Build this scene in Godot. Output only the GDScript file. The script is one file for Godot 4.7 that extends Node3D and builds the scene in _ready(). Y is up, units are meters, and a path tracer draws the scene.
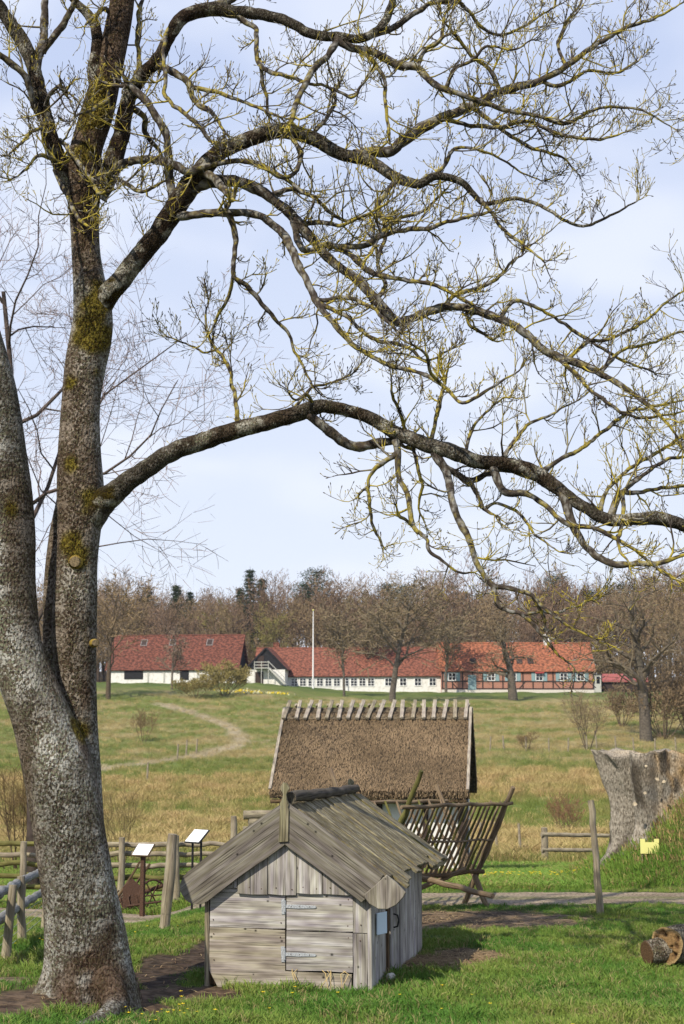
extends Node3D
# An open-air farm museum in early spring: an old lichened tree, a plank animal hut, a hay rack, a thatched shed,
# a meadow valley and a farm below a leafless wood. Units are metres, y is up, the camera looks towards -z.

var taken := {}
var M := {}
var rng := RandomNumberGenerator.new()
var n1 := FastNoiseLite.new()
var n2 := FastNoiseLite.new()
var n3 := FastNoiseLite.new()

# ---------------------------------------------------------------- mesh building
class MB:
	var v := PackedVector3Array()
	var n := PackedVector3Array()
	var c := PackedColorArray()
	var i := PackedInt32Array()
	func mesh() -> ArrayMesh:
		var a := []
		a.resize(Mesh.ARRAY_MAX)
		a[Mesh.ARRAY_VERTEX] = v
		a[Mesh.ARRAY_NORMAL] = n
		if c.size() == v.size():
			a[Mesh.ARRAY_COLOR] = c
		a[Mesh.ARRAY_INDEX] = i
		var m := ArrayMesh.new()
		m.add_surface_from_arrays(Mesh.PRIMITIVE_TRIANGLES, a)
		return m
	func poly(p: PackedVector3Array, hint: Vector3, col := Color.WHITE) -> void:
		# a flat convex polygon facing hint
		var nn := (p[1] - p[0]).cross(p[2] - p[0]).normalized()
		var flip := nn.dot(hint) < 0.0
		if flip:
			nn = -nn
		var b := v.size()
		for q in p:
			v.append(q); n.append(nn); c.append(col)
		for k in range(1, p.size() - 1):
			if flip:
				i.append(b); i.append(b + k); i.append(b + k + 1)
			else:
				i.append(b); i.append(b + k + 1); i.append(b + k)
	func box(size: Vector3, at := Vector3.ZERO, ch := 0.004, col := Color.WHITE, bs := Basis()) -> void:
		var hh := size * 0.5
		ch = minf(ch, minf(hh.x, minf(hh.y, hh.z)) * 0.6)
		for a in 3:
			var b := (a + 1) % 3
			var d := (a + 2) % 3
			for s in [-1.0, 1.0]:
				var pp := PackedVector3Array()
				for q in [[-1, -1], [1, -1], [1, 1], [-1, 1]]:
					var w := Vector3.ZERO
					w[a] = s * hh[a]; w[b] = q[0] * (hh[b] - ch); w[d] = q[1] * (hh[d] - ch)
					pp.append(at + bs * w)
				var nn := Vector3.ZERO
				nn[a] = s
				poly(pp, bs * nn, col)
			for sb in [-1.0, 1.0]:
				for sd in [-1.0, 1.0]:
					var pp := PackedVector3Array()
					for q in [[-1, 0], [1, 0], [1, 1], [-1, 1]]:
						var w := Vector3.ZERO
						w[a] = q[0] * (hh[a] - ch)
						w[b] = sb * (hh[b] - (ch if q[1] == 1 else 0.0))
						w[d] = sd * (hh[d] - (ch if q[1] == 0 else 0.0))
						pp.append(at + bs * w)
					var nn := Vector3.ZERO
					nn[b] = sb; nn[d] = sd
					poly(pp, bs * nn, col)
		for sx in [-1.0, 1.0]:
			for sy in [-1.0, 1.0]:
				for sz in [-1.0, 1.0]:
					var s := Vector3(sx, sy, sz)
					poly(PackedVector3Array([at + bs * (s * (hh - Vector3(0, ch, ch))), at + bs * (s * (hh - Vector3(ch, 0, ch))), at + bs * (s * (hh - Vector3(ch, ch, 0)))]), bs * s, col)
	func slab(outline: PackedVector2Array, thick: float, ch := 0.004, xf := Transform3D(), col := Color.WHITE) -> void:
		# an outline in x, y given a thickness along z, centred on z = 0
		if Geometry2D.is_polygon_clockwise(outline):
			outline = outline.duplicate(); outline.reverse()
		var inner := outline
		var off := Geometry2D.offset_polygon(outline, -ch)
		if off.size() == 1 and off[0].size() == outline.size():
			inner = off[0]
			if Geometry2D.is_polygon_clockwise(inner):
				inner.reverse()
			var best := 0
			for k in inner.size():
				if inner[k].distance_to(outline[0]) < inner[best].distance_to(outline[0]):
					best = k
			var turned := PackedVector2Array()
			for k in inner.size():
				turned.append(inner[(k + best) % inner.size()])
			inner = turned
		var tri := Geometry2D.triangulate_polygon(inner)
		var hz := thick * 0.5
		for s in [1.0, -1.0]:
			for k in range(0, tri.size(), 3):
				poly(PackedVector3Array([xf * Vector3(inner[tri[k]].x, inner[tri[k]].y, s * hz), xf * Vector3(inner[tri[k + 1]].x, inner[tri[k + 1]].y, s * hz), xf * Vector3(inner[tri[k + 2]].x, inner[tri[k + 2]].y, s * hz)]), xf.basis * Vector3(0, 0, s), col)
		var m := outline.size()
		for k in m:
			var a := outline[k]
			var b := outline[(k + 1) % m]
			var ai := inner[k]
			var bi := inner[(k + 1) % m]
			var o2 := Vector2(b.y - a.y, a.x - b.x)
			var o := xf.basis * Vector3(o2.x, o2.y, 0)
			var z := hz - (ch if inner != outline else 0.0)
			poly(PackedVector3Array([xf * Vector3(a.x, a.y, -z), xf * Vector3(b.x, b.y, -z), xf * Vector3(b.x, b.y, z), xf * Vector3(a.x, a.y, z)]), o, col)
			if inner != outline:
				for s in [1.0, -1.0]:
					poly(PackedVector3Array([xf * Vector3(a.x, a.y, s * z), xf * Vector3(b.x, b.y, s * z), xf * Vector3(bi.x, bi.y, s * hz), xf * Vector3(ai.x, ai.y, s * hz)]), o.normalized() + xf.basis * Vector3(0, 0, s), col)
	func tube(p: PackedVector3Array, r: PackedFloat32Array, sides: int, cols: PackedColorArray, caps := true) -> void:
		var m := p.size()
		var t := (p[1] - p[0]).normalized()
		var up := Vector3.RIGHT if absf(t.x) < 0.8 else Vector3.UP
		var a := t.cross(up).normalized()
		var b0 := v.size()
		for k in m:
			if k > 0:
				t = (p[mini(k + 1, m - 1)] - p[k - 1]).normalized()
				a = (a - t * a.dot(t)).normalized()
			var bb := t.cross(a)
			for j in sides:
				var an := TAU * j / sides
				var d := a * cos(an) + bb * sin(an)
				v.append(p[k] + d * r[k]); n.append(d); c.append(cols[k])
		for k in m - 1:
			for j in sides:
				var q0 := b0 + k * sides + j
				var q1 := b0 + k * sides + (j + 1) % sides
				i.append(q0); i.append(q1 + sides); i.append(q1)
				i.append(q0); i.append(q0 + sides); i.append(q1 + sides)
		if caps:
			for e in [0, m - 1]:
				var pp := PackedVector3Array()
				for j in sides:
					pp.append(v[b0 + e * sides + j])
				var dir := (p[e] - p[1 if e == 0 else m - 2]).normalized()
				poly(pp, dir, cols[e])
	func ribbon(a: Vector3, b: Vector3, w0: float, w1: float, side: Vector3, col: Color) -> void:
		var nn := (b - a).cross(side).normalized()
		var s := v.size()
		v.append(a - side * w0); v.append(a + side * w0); v.append(b + side * w1); v.append(b - side * w1)
		for k in 4:
			n.append(nn); c.append(col)
		i.append(s); i.append(s + 1); i.append(s + 2); i.append(s); i.append(s + 2); i.append(s + 3)
	func add(o: MB, xf: Transform3D) -> void:
		var s := v.size()
		for k in o.v.size():
			v.append(xf * o.v[k]); n.append((xf.basis * o.n[k]).normalized()); c.append(o.c[k])
		for k in o.i:
			i.append(k + s)

# ---------------------------------------------------------------- naming and placing
func numbered(called: String) -> String:
	taken[called] = taken.get(called, -1) + 1
	return called if taken[called] == 0 else "%s_%03d" % [called, taken[called]]

func tag(o: Node3D, label: String, category: String, group := "", kind := "") -> Node3D:
	if label: o.set_meta("label", label)
	if category: o.set_meta("category", category)
	if group: o.set_meta("group", group)
	if kind: o.set_meta("kind", kind)
	return o

func thing(called: String, label: String, category: String, at := Vector3.ZERO, turn := 0.0, group := "") -> Node3D:
	var o := Node3D.new()
	o.name = numbered(called)
	add_child(o)
	o.position = at
	o.rotation.y = turn
	return tag(o, label, category, group)

func part(mesh: Mesh, called: String, m: Material, parent: Node3D, xf := Transform3D()) -> MeshInstance3D:
	var o := MeshInstance3D.new()
	o.name = called if parent != self else numbered(called)
	o.mesh = mesh
	o.material_override = m
	o.transform = xf
	parent.add_child(o, true)
	return o

func setting(mesh: Mesh, called: String, m: Material) -> MeshInstance3D:
	var o := part(mesh, called, m, self)
	o.set_meta("kind", "structure")
	return o

func along(a: Vector3, b: Vector3, roll := 0.0) -> Transform3D:
	# local +y runs from a to b
	var y := (b - a).normalized()
	var x := y.cross(Vector3.FORWARD if absf(y.z) < 0.9 else Vector3.UP).normalized()
	var z := x.cross(y)
	return Transform3D(Basis(x, y, z) * Basis(Vector3.UP, roll), a)

func pole_mesh(length: float, r0: float, r1: float, crook: float, sides := 9, seed_ := 0) -> ArrayMesh:
	var mb := MB.new()
	var p := PackedVector3Array()
	var r := PackedFloat32Array()
	var c := PackedColorArray()
	var k := maxi(4, int(length / 0.12))
	for j in k + 1:
		var t := float(j) / k
		var y := t * length
		p.append(Vector3(n1.get_noise_2d(y * 90.0, seed_ * 77.0) * crook, y, n1.get_noise_2d(y * 90.0, seed_ * 77.0 + 400.0) * crook))
		r.append(lerpf(r0, r1, t) * (1.0 + 0.14 * n1.get_noise_2d(y * 260.0, seed_ * 31.0 + 900.0)))
		var w := 1.0 + 0.25 * n1.get_noise_2d(y * 120.0, seed_ * 13.0 + 50.0)
		c.append(Color(w, w, w))
	mb.tube(p, r, sides, c)
	return mb.mesh()

var pole_count := 0
func pole(called: String, a: Vector3, b: Vector3, r0: float, r1: float, m: Material, parent: Node3D, crook := 0.012) -> MeshInstance3D:
	pole_count += 1
	return part(pole_mesh(a.distance_to(b), r0, r1, crook, 9, pole_count), called, m, parent, along(a, b))

func rough_rect(w: float, l: float, amp: float, s: float, steps := 5) -> PackedVector2Array:
	# a board outline, long axis y, centred, with hand-sawn edges
	var o := PackedVector2Array()
	for k in steps + 1:
		var t := float(k) / steps
		o.append(Vector2(w * 0.5 + amp * n1.get_noise_2d(t * 180.0, s * 53.0), -l * 0.5 + l * t + (amp * 0.7 * n1.get_noise_2d(s * 91.0, t * 300.0) if k == 0 or k == steps else 0.0)))
	for k in steps + 1:
		var t := 1.0 - float(k) / steps
		o.append(Vector2(-w * 0.5 + amp * n1.get_noise_2d(t * 180.0 + 700.0, s * 53.0), -l * 0.5 + l * t + (amp * 0.7 * n1.get_noise_2d(s * 91.0 + 50.0, t * 300.0) if k == 0 or k == steps else 0.0)))
	return o

func board(w: float, l: float, th: float, s: float, amp := 0.006) -> ArrayMesh:
	var mb := MB.new()
	mb.slab(rough_rect(w, l, amp, s), th, 0.003)
	return mb.mesh()

# ---------------------------------------------------------------- textures and materials
func lin(r: float, g: float, b: float) -> Color:
	return Color(r, g, b).linear_to_srgb()

func noise(s: int, f: float, type := FastNoiseLite.TYPE_SIMPLEX, oct := 4) -> FastNoiseLite:
	var q := FastNoiseLite.new()
	q.seed = s; q.frequency = f; q.noise_type = type; q.fractal_octaves = oct
	return q

func ramp_tex(q: FastNoiseLite, size: int, stops: Array, cols: Array) -> ImageTexture:
	# a seamless noise picture put through a colour ramp (linear colours)
	var src := q.get_seamless_image(size, size, false, false, 0.12)
	var g := Gradient.new()
	g.offsets = PackedFloat32Array(stops)
	var cc := PackedColorArray()
	for k in cols:
		cc.append((k as Color).linear_to_srgb())
	g.colors = cc
	var out := Image.create(size, size, false, Image.FORMAT_RGB8)
	var lut: Array[Color] = []
	for k in 256:
		lut.append(g.sample(k / 255.0))
	var data := src.get_data()
	var bytes := PackedByteArray()
	bytes.resize(size * size * 3)
	for k in size * size:
		var col := lut[data[k]]
		bytes[k * 3] = int(col.r * 255.0); bytes[k * 3 + 1] = int(col.g * 255.0); bytes[k * 3 + 2] = int(col.b * 255.0)
	return ImageTexture.create_from_image(Image.create_from_data(size, size, false, Image.FORMAT_RGB8, bytes))

func pixel_tex(w: int, hgt: int, f: Callable) -> ImageTexture:
	var bytes := PackedByteArray()
	bytes.resize(w * hgt * 3)
	var k := 0
	for y in hgt:
		for x in w:
			var col: Color = f.call(x, y)
			bytes[k] = clampi(int(col.r * 255.0), 0, 255); bytes[k + 1] = clampi(int(col.g * 255.0), 0, 255); bytes[k + 2] = clampi(int(col.b * 255.0), 0, 255)
			k += 3
	return ImageTexture.create_from_image(Image.create_from_data(w, hgt, false, Image.FORMAT_RGB8, bytes))

func mat(called: String, albedo: Color, rough := 0.9) -> StandardMaterial3D:
	var m := StandardMaterial3D.new()
	m.resource_name = called
	m.albedo_color = albedo
	m.roughness = rough
	m.metallic_specular = 0.25
	M[called] = m
	return m

func tri(m: StandardMaterial3D, tex: Texture2D, sc: Vector3, bump: Texture2D = null, cm := 0.0, world := false, off := Vector3.ZERO) -> StandardMaterial3D:
	m.uv1_triplanar = true
	m.uv1_world_triplanar = world
	m.uv1_scale = sc
	m.uv1_offset = off
	m.albedo_texture = tex
	if bump:
		m.heightmap_enabled = true
		m.heightmap_texture = bump
		m.heightmap_scale = cm
	return m

func vcol(m: StandardMaterial3D) -> StandardMaterial3D:
	m.vertex_color_use_as_albedo = true
	return m

func make_materials() -> void:
	# grain: fine streaks along v, dark checks, knots
	var ga := noise(11, 1.0, FastNoiseLite.TYPE_SIMPLEX, 4)
	var gb := noise(12, 1.0, FastNoiseLite.TYPE_SIMPLEX, 2)
	var gc := noise(13, 1.0, FastNoiseLite.TYPE_SIMPLEX, 3)
	var knots := []
	var kr := RandomNumberGenerator.new()
	kr.seed = 4
	for k in 14:
		knots.append(Vector3(kr.randf() * 512.0, kr.randf() * 512.0, kr.randf_range(6.0, 13.0)))
	var height := Image.create(512, 512, false, Image.FORMAT_RGB8)
	var wood := pixel_tex(512, 512, func(x, y):
		var px := float(x)
		var kn := 0.0
		for q in knots:
			var dx: float = px - q.x
			var dy: float = (y - q.y) * 2.6
			var dd := dx * dx + dy * dy
			if dd < q.z * q.z * 14.0:
				var e := exp(-dd / (q.z * q.z))
				px += dx * e * 0.5
				kn = maxf(kn, exp(-dd / (q.z * q.z * 0.22)))
		var f := ga.get_noise_2d(px * 0.16, y * 0.006)
		var s := gb.get_noise_2d(px * 0.035 + 40.0, y * 0.004)
		var b := gc.get_noise_2d(px * 0.012 + 9.0, y * 0.010 + 3.0)
		var crack := clampf((gb.get_noise_2d(px * 0.12 + 300.0, y * 0.0045) - 0.52) * 8.0, 0.0, 1.0)
		var t := 0.82 + 0.085 * f + 0.09 * s + 0.17 * b
		t *= 1.0 - 0.38 * crack
		t *= 1.0 - 0.7 * kn
		height.set_pixel(x, y, Color(clampf(0.5 + 0.5 * f + 0.2 * s - 0.6 * crack, 0, 1), 0, 0))
		t = clampf(t, 0.06, 1.0)
		return Color(t, t * (0.975 + 0.02 * b), t * (0.94 + 0.05 * s)))
	var hw := ImageTexture.create_from_image(height)
	M["wood_tex"] = wood
	# old roof boards: the same grain under grey-green and ochre lichen crusts
	var wi := wood.get_image()
	var ln := noise(14, 0.06, FastNoiseLite.TYPE_SIMPLEX, 3)
	var lb := noise(15, 0.016, FastNoiseLite.TYPE_SIMPLEX, 3)
	var mossy := pixel_tex(512, 512, func(x, y):
		var c := wi.get_pixel(x, y)
		var l := ln.get_noise_2d(x, y * 1.6)
		var big := lb.get_noise_2d(x, y * 1.6)
		c = c * (0.84 + 0.3 * big)
		c = c.lerp(Color(0.92, 0.93, 0.80), 0.32 * smoothstep(0.12, 0.35, l + 0.4 * big))
		c = c.lerp(Color(0.74, 0.68, 0.36), 0.4 * smoothstep(0.22, 0.45, ln.get_noise_2d(x + 700.0, y * 1.6) + 0.5 * lb.get_noise_2d(x + 900.0, y)))
		return c)
	M["wood_height"] = hw
	for k in 4:
		var off := Vector3(0.13 + 0.31 * k, 0.2 + 0.27 * k, 0.4 + 0.19 * k)
		tri(mat("grey_board_%d" % k, lin([0.47, 0.40, 0.52, 0.36][k], [0.465, 0.39, 0.515, 0.35][k], [0.465, 0.38, 0.515, 0.34][k]), 0.85), wood, Vector3(1.25, 0.42, 1.25), hw, 0.08, false, off)
		tri(mat("roof_board_%d" % k, lin([0.285, 0.245, 0.335, 0.27][k], [0.26, 0.22, 0.31, 0.245][k], [0.195, 0.165, 0.245, 0.18][k]) * 1.12, 0.95), mossy, Vector3(1.5, 0.4, 1.5), hw, 0.3, false, off)
	tri(mat("mossy_board", lin(0.30, 0.26, 0.075), 0.95), wood, Vector3(1.5, 0.5, 1.5), hw, 0.8, false, Vector3(0.6, 0.1, 0.3))
	tri(mat("fence_wood", lin(0.42, 0.38, 0.295), 0.9), wood, Vector3(2.0, 0.5, 2.0), hw, 0.4)
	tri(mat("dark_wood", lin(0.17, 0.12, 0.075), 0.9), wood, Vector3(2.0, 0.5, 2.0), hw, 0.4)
	tri(mat("dark_pole", lin(0.15, 0.135, 0.115), 0.95), wood, Vector3(2.0, 0.5, 2.0), hw, 0.6)
	tri(mat("rack_wood", lin(0.30, 0.235, 0.165), 0.9), wood, Vector3(2.0, 0.5, 2.0), hw, 0.4)
	tri(mat("mossy_pole", lin(0.22, 0.22, 0.08), 0.95), wood, Vector3(2.0, 0.5, 2.0), hw, 0.4)
	tri(mat("blue_grey_pole", lin(0.34, 0.36, 0.37), 0.8), wood, Vector3(2.0, 0.5, 2.0), hw, 0.3)
	tri(mat("pale_wood", lin(0.78, 0.68, 0.52), 0.85), wood, Vector3(2.0, 0.5, 2.0), hw, 0.3)
	tri(mat("ridge_stick", lin(0.52, 0.48, 0.42), 0.9), wood, Vector3(2.0, 0.5, 2.0), hw, 0.3)
	# bark: a grey-brown skin under crusts of pale and greenish lichen
	var crust := noise(21, 1.0, FastNoiseLite.TYPE_SIMPLEX, 3)
	var cell := noise(22, 1.0, FastNoiseLite.TYPE_CELLULAR, 1)
	cell.cellular_return_type = FastNoiseLite.RETURN_DISTANCE2_SUB
	var fis := noise(23, 1.0, FastNoiseLite.TYPE_SIMPLEX, 3)
	var bh := Image.create(512, 512, false, Image.FORMAT_RGB8)
	var wrapn := func(q: FastNoiseLite, x: float, y: float, fx: float, fy: float) -> float:
		var u := x / 512.0
		var w := y / 512.0
		var a := q.get_noise_2d(x * fx, y * fy)
		var b := q.get_noise_2d((x - 512.0) * fx, y * fy)
		var cc := q.get_noise_2d(x * fx, (y - 512.0) * fy)
		var dd := q.get_noise_2d((x - 512.0) * fx, (y - 512.0) * fy)
		u = smoothstep(0.8, 1.0, u); w = smoothstep(0.8, 1.0, w)
		return lerpf(lerpf(a, b, u), lerpf(cc, dd, u), w)
	var bark := pixel_tex(512, 512, func(x, y):
		var f: float = wrapn.call(fis, x, y, 0.07, 0.03)
		var l: float = wrapn.call(crust, x, y, 0.045, 0.040)
		var big: float = wrapn.call(crust, x + 900.0, y, 0.007, 0.007)
		var g: float = wrapn.call(crust, x, y + 700.0, 0.05, 0.05)
		var ce: float = wrapn.call(cell, x, y, 0.045, 0.03)
		var base := Color(0.25, 0.205, 0.16).lerp(Color(0.085, 0.062, 0.047), clampf(0.5 - f * 1.5, 0, 1))
		var white := smoothstep(0.10, 0.22, l + big * 0.75)
		var green := smoothstep(0.20, 0.34, g - big * 0.3)
		base = base.lerp(Color(0.30, 0.34, 0.22), green * 0.8)
		base = base.lerp(Color(0.66, 0.66, 0.61), white * 0.9)
		base = base * (0.62 + 0.5 * clampf(ce + 0.8, 0.0, 1.0))
		base = base * (1.0 - 0.75 * smoothstep(0.30, 0.42, wrapn.call(crust, x + 300.0, y + 1300.0, 0.04, 0.03)))
		bh.set_pixel(x, y, Color(clampf(0.45 + 0.5 * f + 0.25 * white + 0.2 * ce, 0, 1), 0, 0))
		return base.linear_to_srgb())
	var bht := ImageTexture.create_from_image(bh)
	vcol(tri(mat("trunk_bark", Color.WHITE, 0.95), bark, Vector3(1.25, 1.25, 1.25), bht, 1.4))
	vcol(tri(mat("branch_bark", lin(0.95, 0.93, 0.90), 0.95), bark, Vector3(1.7, 1.7, 1.7), bht, 1.2))
	var fine := ramp_tex(noise(31, 0.03, FastNoiseLite.TYPE_SIMPLEX, 4), 256, [0.0, 0.35, 0.55, 0.75, 1.0], [Color(0.45, 0.45, 0.45), Color(0.62, 0.62, 0.62), Color(0.8, 0.8, 0.8), Color(0.95, 0.95, 0.95), Color(1, 1, 1)])
	M["fine_tex"] = fine
	vcol(tri(mat("limb_bark", Color.WHITE, 0.95), fine, Vector3(4, 4, 4), fine, 0.8))
	vcol(mat("twig_bark", Color.WHITE, 0.95))
	vcol(tri(mat("far_bark", Color.WHITE, 0.95), fine, Vector3(0.5, 0.5, 0.5)))
	vcol(mat("far_twigs", Color.WHITE, 0.95))
	tri(mat("grey_stump", Color.WHITE, 0.95), ramp_tex(noise(33, 0.035, FastNoiseLite.TYPE_SIMPLEX, 5), 512, [0.0, 0.32, 0.45, 0.6, 1.0], [Color(0.25, 0.23, 0.2), Color(0.5, 0.48, 0.45), Color(0.8, 0.78, 0.75), Color(0.95, 0.94, 0.92), Color(1, 1, 1)]), Vector3(1.6, 0.6, 1.6), bht, 2.5)
	M["grey_stump"].vertex_color_use_as_albedo = true
	tri(mat("log_bark", lin(0.62, 0.55, 0.46), 0.95), bark, Vector3(1.6, 1.6, 1.6), bht, 1.2)
	vcol(tri(mat("cut_wood", Color.WHITE, 0.9), fine, Vector3(6, 6, 6), fine, 1.0))
	# thatch, plaster, tiles, metal
	var reed := noise(41, 1.0, FastNoiseLite.TYPE_SIMPLEX, 3)
	var th := pixel_tex(512, 512, func(x, y):
		var a := reed.get_noise_2d(x * 0.35, y * 0.05)
		var b := reed.get_noise_2d(x * 0.02 + 70.0, y * 0.02)
		var c2 := reed.get_noise_2d(x * 0.12 + 300.0, y * 0.12)
		var t := clampf(0.62 + 0.4 * a + 0.30 * b + 0.25 * c2, 0.15, 1.0)
		return Color(t, t, t))
	tri(mat("thatch", lin(0.20, 0.148, 0.095), 1.0), th, Vector3(0.8, 0.8, 0.8), th, 2.0)
	vcol(mat("straw", Color.WHITE, 0.9))
	tri(mat("ridge_thatch", lin(0.36, 0.285, 0.185), 1.0), th, Vector3(0.8, 0.8, 0.8), th, 2.0)
	tri(mat("limewash", lin(0.74, 0.73, 0.70), 0.9), ramp_tex(noise(32, 0.02, FastNoiseLite.TYPE_SIMPLEX, 4), 256, [0.0, 0.4, 1.0], [Color(0.72, 0.71, 0.68), Color(0.92, 0.92, 0.91), Color(1, 1, 1)]), Vector3(0.3, 0.3, 0.3))
	var tiles := pixel_tex(256, 256, func(x, y):
		var a := reed.get_noise_2d(x * 0.06, y * 0.06)
		var b := reed.get_noise_2d(x * 0.5 + 90.0, y * 0.5)
		var t := clampf(0.70 + 0.30 * a + 0.42 * b, 0.2, 1.0)
		return Color(t, t * (0.97 - 0.05 * a), t * (0.95 - 0.08 * a)))
	tri(mat("brown_tiles", lin(0.27, 0.115, 0.085), 0.9), tiles, Vector3(0.11, 0.16, 0.11), tiles, 2.0)
	tri(mat("orange_tiles", lin(0.52, 0.215, 0.125), 0.9), tiles, Vector3(0.11, 0.16, 0.11), tiles, 2.0)
	tri(mat("red_tiles", lin(0.36, 0.155, 0.11), 0.9), tiles, Vector3(0.11, 0.16, 0.11), tiles, 2.0)
	tri(mat("brick_infill", lin(0.50, 0.25, 0.18), 0.9), fine, Vector3(1.0, 1.0, 1.0))
	mat("black_timber", lin(0.022, 0.022, 0.024), 0.8)
	mat("frame_timber", lin(0.05, 0.035, 0.03), 0.8)
	mat("shutter_blue", lin(0.22, 0.32, 0.34), 0.7)
	mat("white_paint", lin(0.80, 0.80, 0.79), 0.5)
	mat("red_cloth", lin(0.28, 0.05, 0.045), 0.8)
	mat("pink_roof", lin(0.32, 0.10, 0.09), 0.8)
	mat("grey_paint", lin(0.45, 0.45, 0.41), 0.7)
	var gl := mat("window_glass", Color(0.03, 0.035, 0.045), 0.08)
	gl.metallic_specular = 0.6
	var zinc := tri(mat("zinc", lin(0.52, 0.55, 0.58), 0.5), fine, Vector3(9, 9, 9))
	zinc.metallic = 0.35
	var iron := mat("black_iron", lin(0.03, 0.03, 0.032), 0.5)
	iron.metallic = 0.4
	tri(mat("rust", lin(0.10, 0.058, 0.04), 0.95), fine, Vector3(5, 5, 5), fine, 0.6)
	mat("blue_plate", lin(0.56, 0.66, 0.76), 0.45)
	mat("panel_white", lin(0.82, 0.84, 0.86), 0.35)
	mat("yellow_sign", lin(0.68, 0.66, 0.24), 0.5)
	mat("stone_white", lin(0.6, 0.56, 0.5), 0.9)
	# ground
	var soil := ramp_tex(noise(51, 0.02, FastNoiseLite.TYPE_SIMPLEX, 5), 512, [0.0, 0.3, 0.5, 0.7, 1.0], [Color(0.3, 0.3, 0.3), Color(0.5, 0.5, 0.5), Color(0.72, 0.72, 0.72), Color(0.92, 0.92, 0.92), Color(1, 1, 1)])
	vcol(tri(mat("ground", Color.WHITE, 1.0), soil, Vector3(0.6, 0.6, 0.6), soil, 4.0, true))
	vcol(tri(mat("gravel", Color.WHITE, 1.0), soil, Vector3(1.4, 1.4, 1.4), soil, 1.5, true))
	for q in [["grass", 0.55], ["dry_grass", 0.4], ["needles", 0.2]]:
		var m := vcol(mat(q[0], Color.WHITE, 0.85))
		m.backlight_enabled = true
		m.backlight = Color(q[1], q[1], q[1] * 0.4) * 0.35
	vcol(mat("flower", Color.WHITE, 0.7))

# ---------------------------------------------------------------- the lie of the land
const LAND = [[-20.0, 0.80], [0.0, 0.35], [6.0, 0.16], [10.0, 0.00], [14.0, 0.00], [19.0, 0.00], [22.0, -0.10], [30.0, -0.72], [45.0, -1.68], [60.0, -2.20], [80.0, -1.90], [100.0, -0.75], [120.0, 0.70], [150.0, 3.70], [190.0, 7.50], [205.0, 8.30], [230.0, 9.30], [300.0, 14.00], [450.0, 20.00], [700.0, 26.00]]

func base_height(d: float) -> float:
	if d <= LAND[0][0]: return LAND[0][1]
	for k in LAND.size() - 1:
		if d <= LAND[k + 1][0]:
			var x0: float = LAND[k][0]
			var y0: float = LAND[k][1]
			var x1: float = LAND[k + 1][0]
			var y1: float = LAND[k + 1][1]
			var m := (y1 - y0) / (x1 - x0)
			var m0: float = m if k == 0 else 0.5 * (m + (y0 - LAND[k - 1][1]) / (x0 - LAND[k - 1][0]))
			var m1: float = m if k + 2 >= LAND.size() else 0.5 * (m + (LAND[k + 2][1] - y1) / (LAND[k + 2][0] - x1))
			var hh := x1 - x0
			var t := (d - x0) / hh
			var t2 := t * t
			var t3 := t2 * t
			return y0 * (2.0 * t3 - 3.0 * t2 + 1.0) + m0 * hh * (t3 - 2.0 * t2 + t) + y1 * (3.0 * t2 - 2.0 * t3) + m1 * hh * (t3 - t2)
	return LAND[-1][1]

func ss(a: float, b: float, x: float) -> float:
	var t := clampf((x - a) / (b - a), 0.0, 1.0)
	return t * t * (3.0 - 2.0 * t)

func land(x: float, z: float) -> float:
	var d := -z
	var v := base_height(d)
	if d < 45.0:
		v += 1.75 * ss(3.2, 6.2, x - maxf(0.0, d - 22.0) * 0.08) * ss(19.7, 22.2, d) * (1.0 - ss(25.0, 32.0, d))
		v -= 0.35 * ss(-1.2, -2.6, x) * ss(14.5, 20.0, d) * (1.0 - ss(30.0, 42.0, d))
		v += 0.12 * ss(-1.2, -2.2, x) * ss(13.5, 11.0, d)
	v += 1.25 * ss(6.0, -14.0, x) * ss(150.0, 192.0, d)
	return v

func bumps(x: float, z: float) -> float:
	var d := -z
	return 0.012 * n1.get_noise_2d(x * 60.0, z * 60.0) + (0.02 + 0.25 * ss(40, 150, d)) * n1.get_noise_2d(x * 6.0 + 300.0, z * 6.0)

func ground_y(x: float, z: float) -> float:
	return land(x, z) + bumps(x, z)

func on(x: float, z: float, lift := 0.0) -> Vector3:
	return Vector3(x, ground_y(x, z) + lift, z)

func seg_dist(p: Vector2, a: Vector2, b: Vector2) -> float:
	var t := clampf((p - a).dot(b - a) / (b - a).length_squared(), 0.0, 1.0)
	return p.distance_to(a + (b - a) * t)

func path_centre(x: float) -> float:
	return 18.75 + 2.6 * ss(-0.5, -5.0, x) + 0.15 * sin(x * 0.5)

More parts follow.
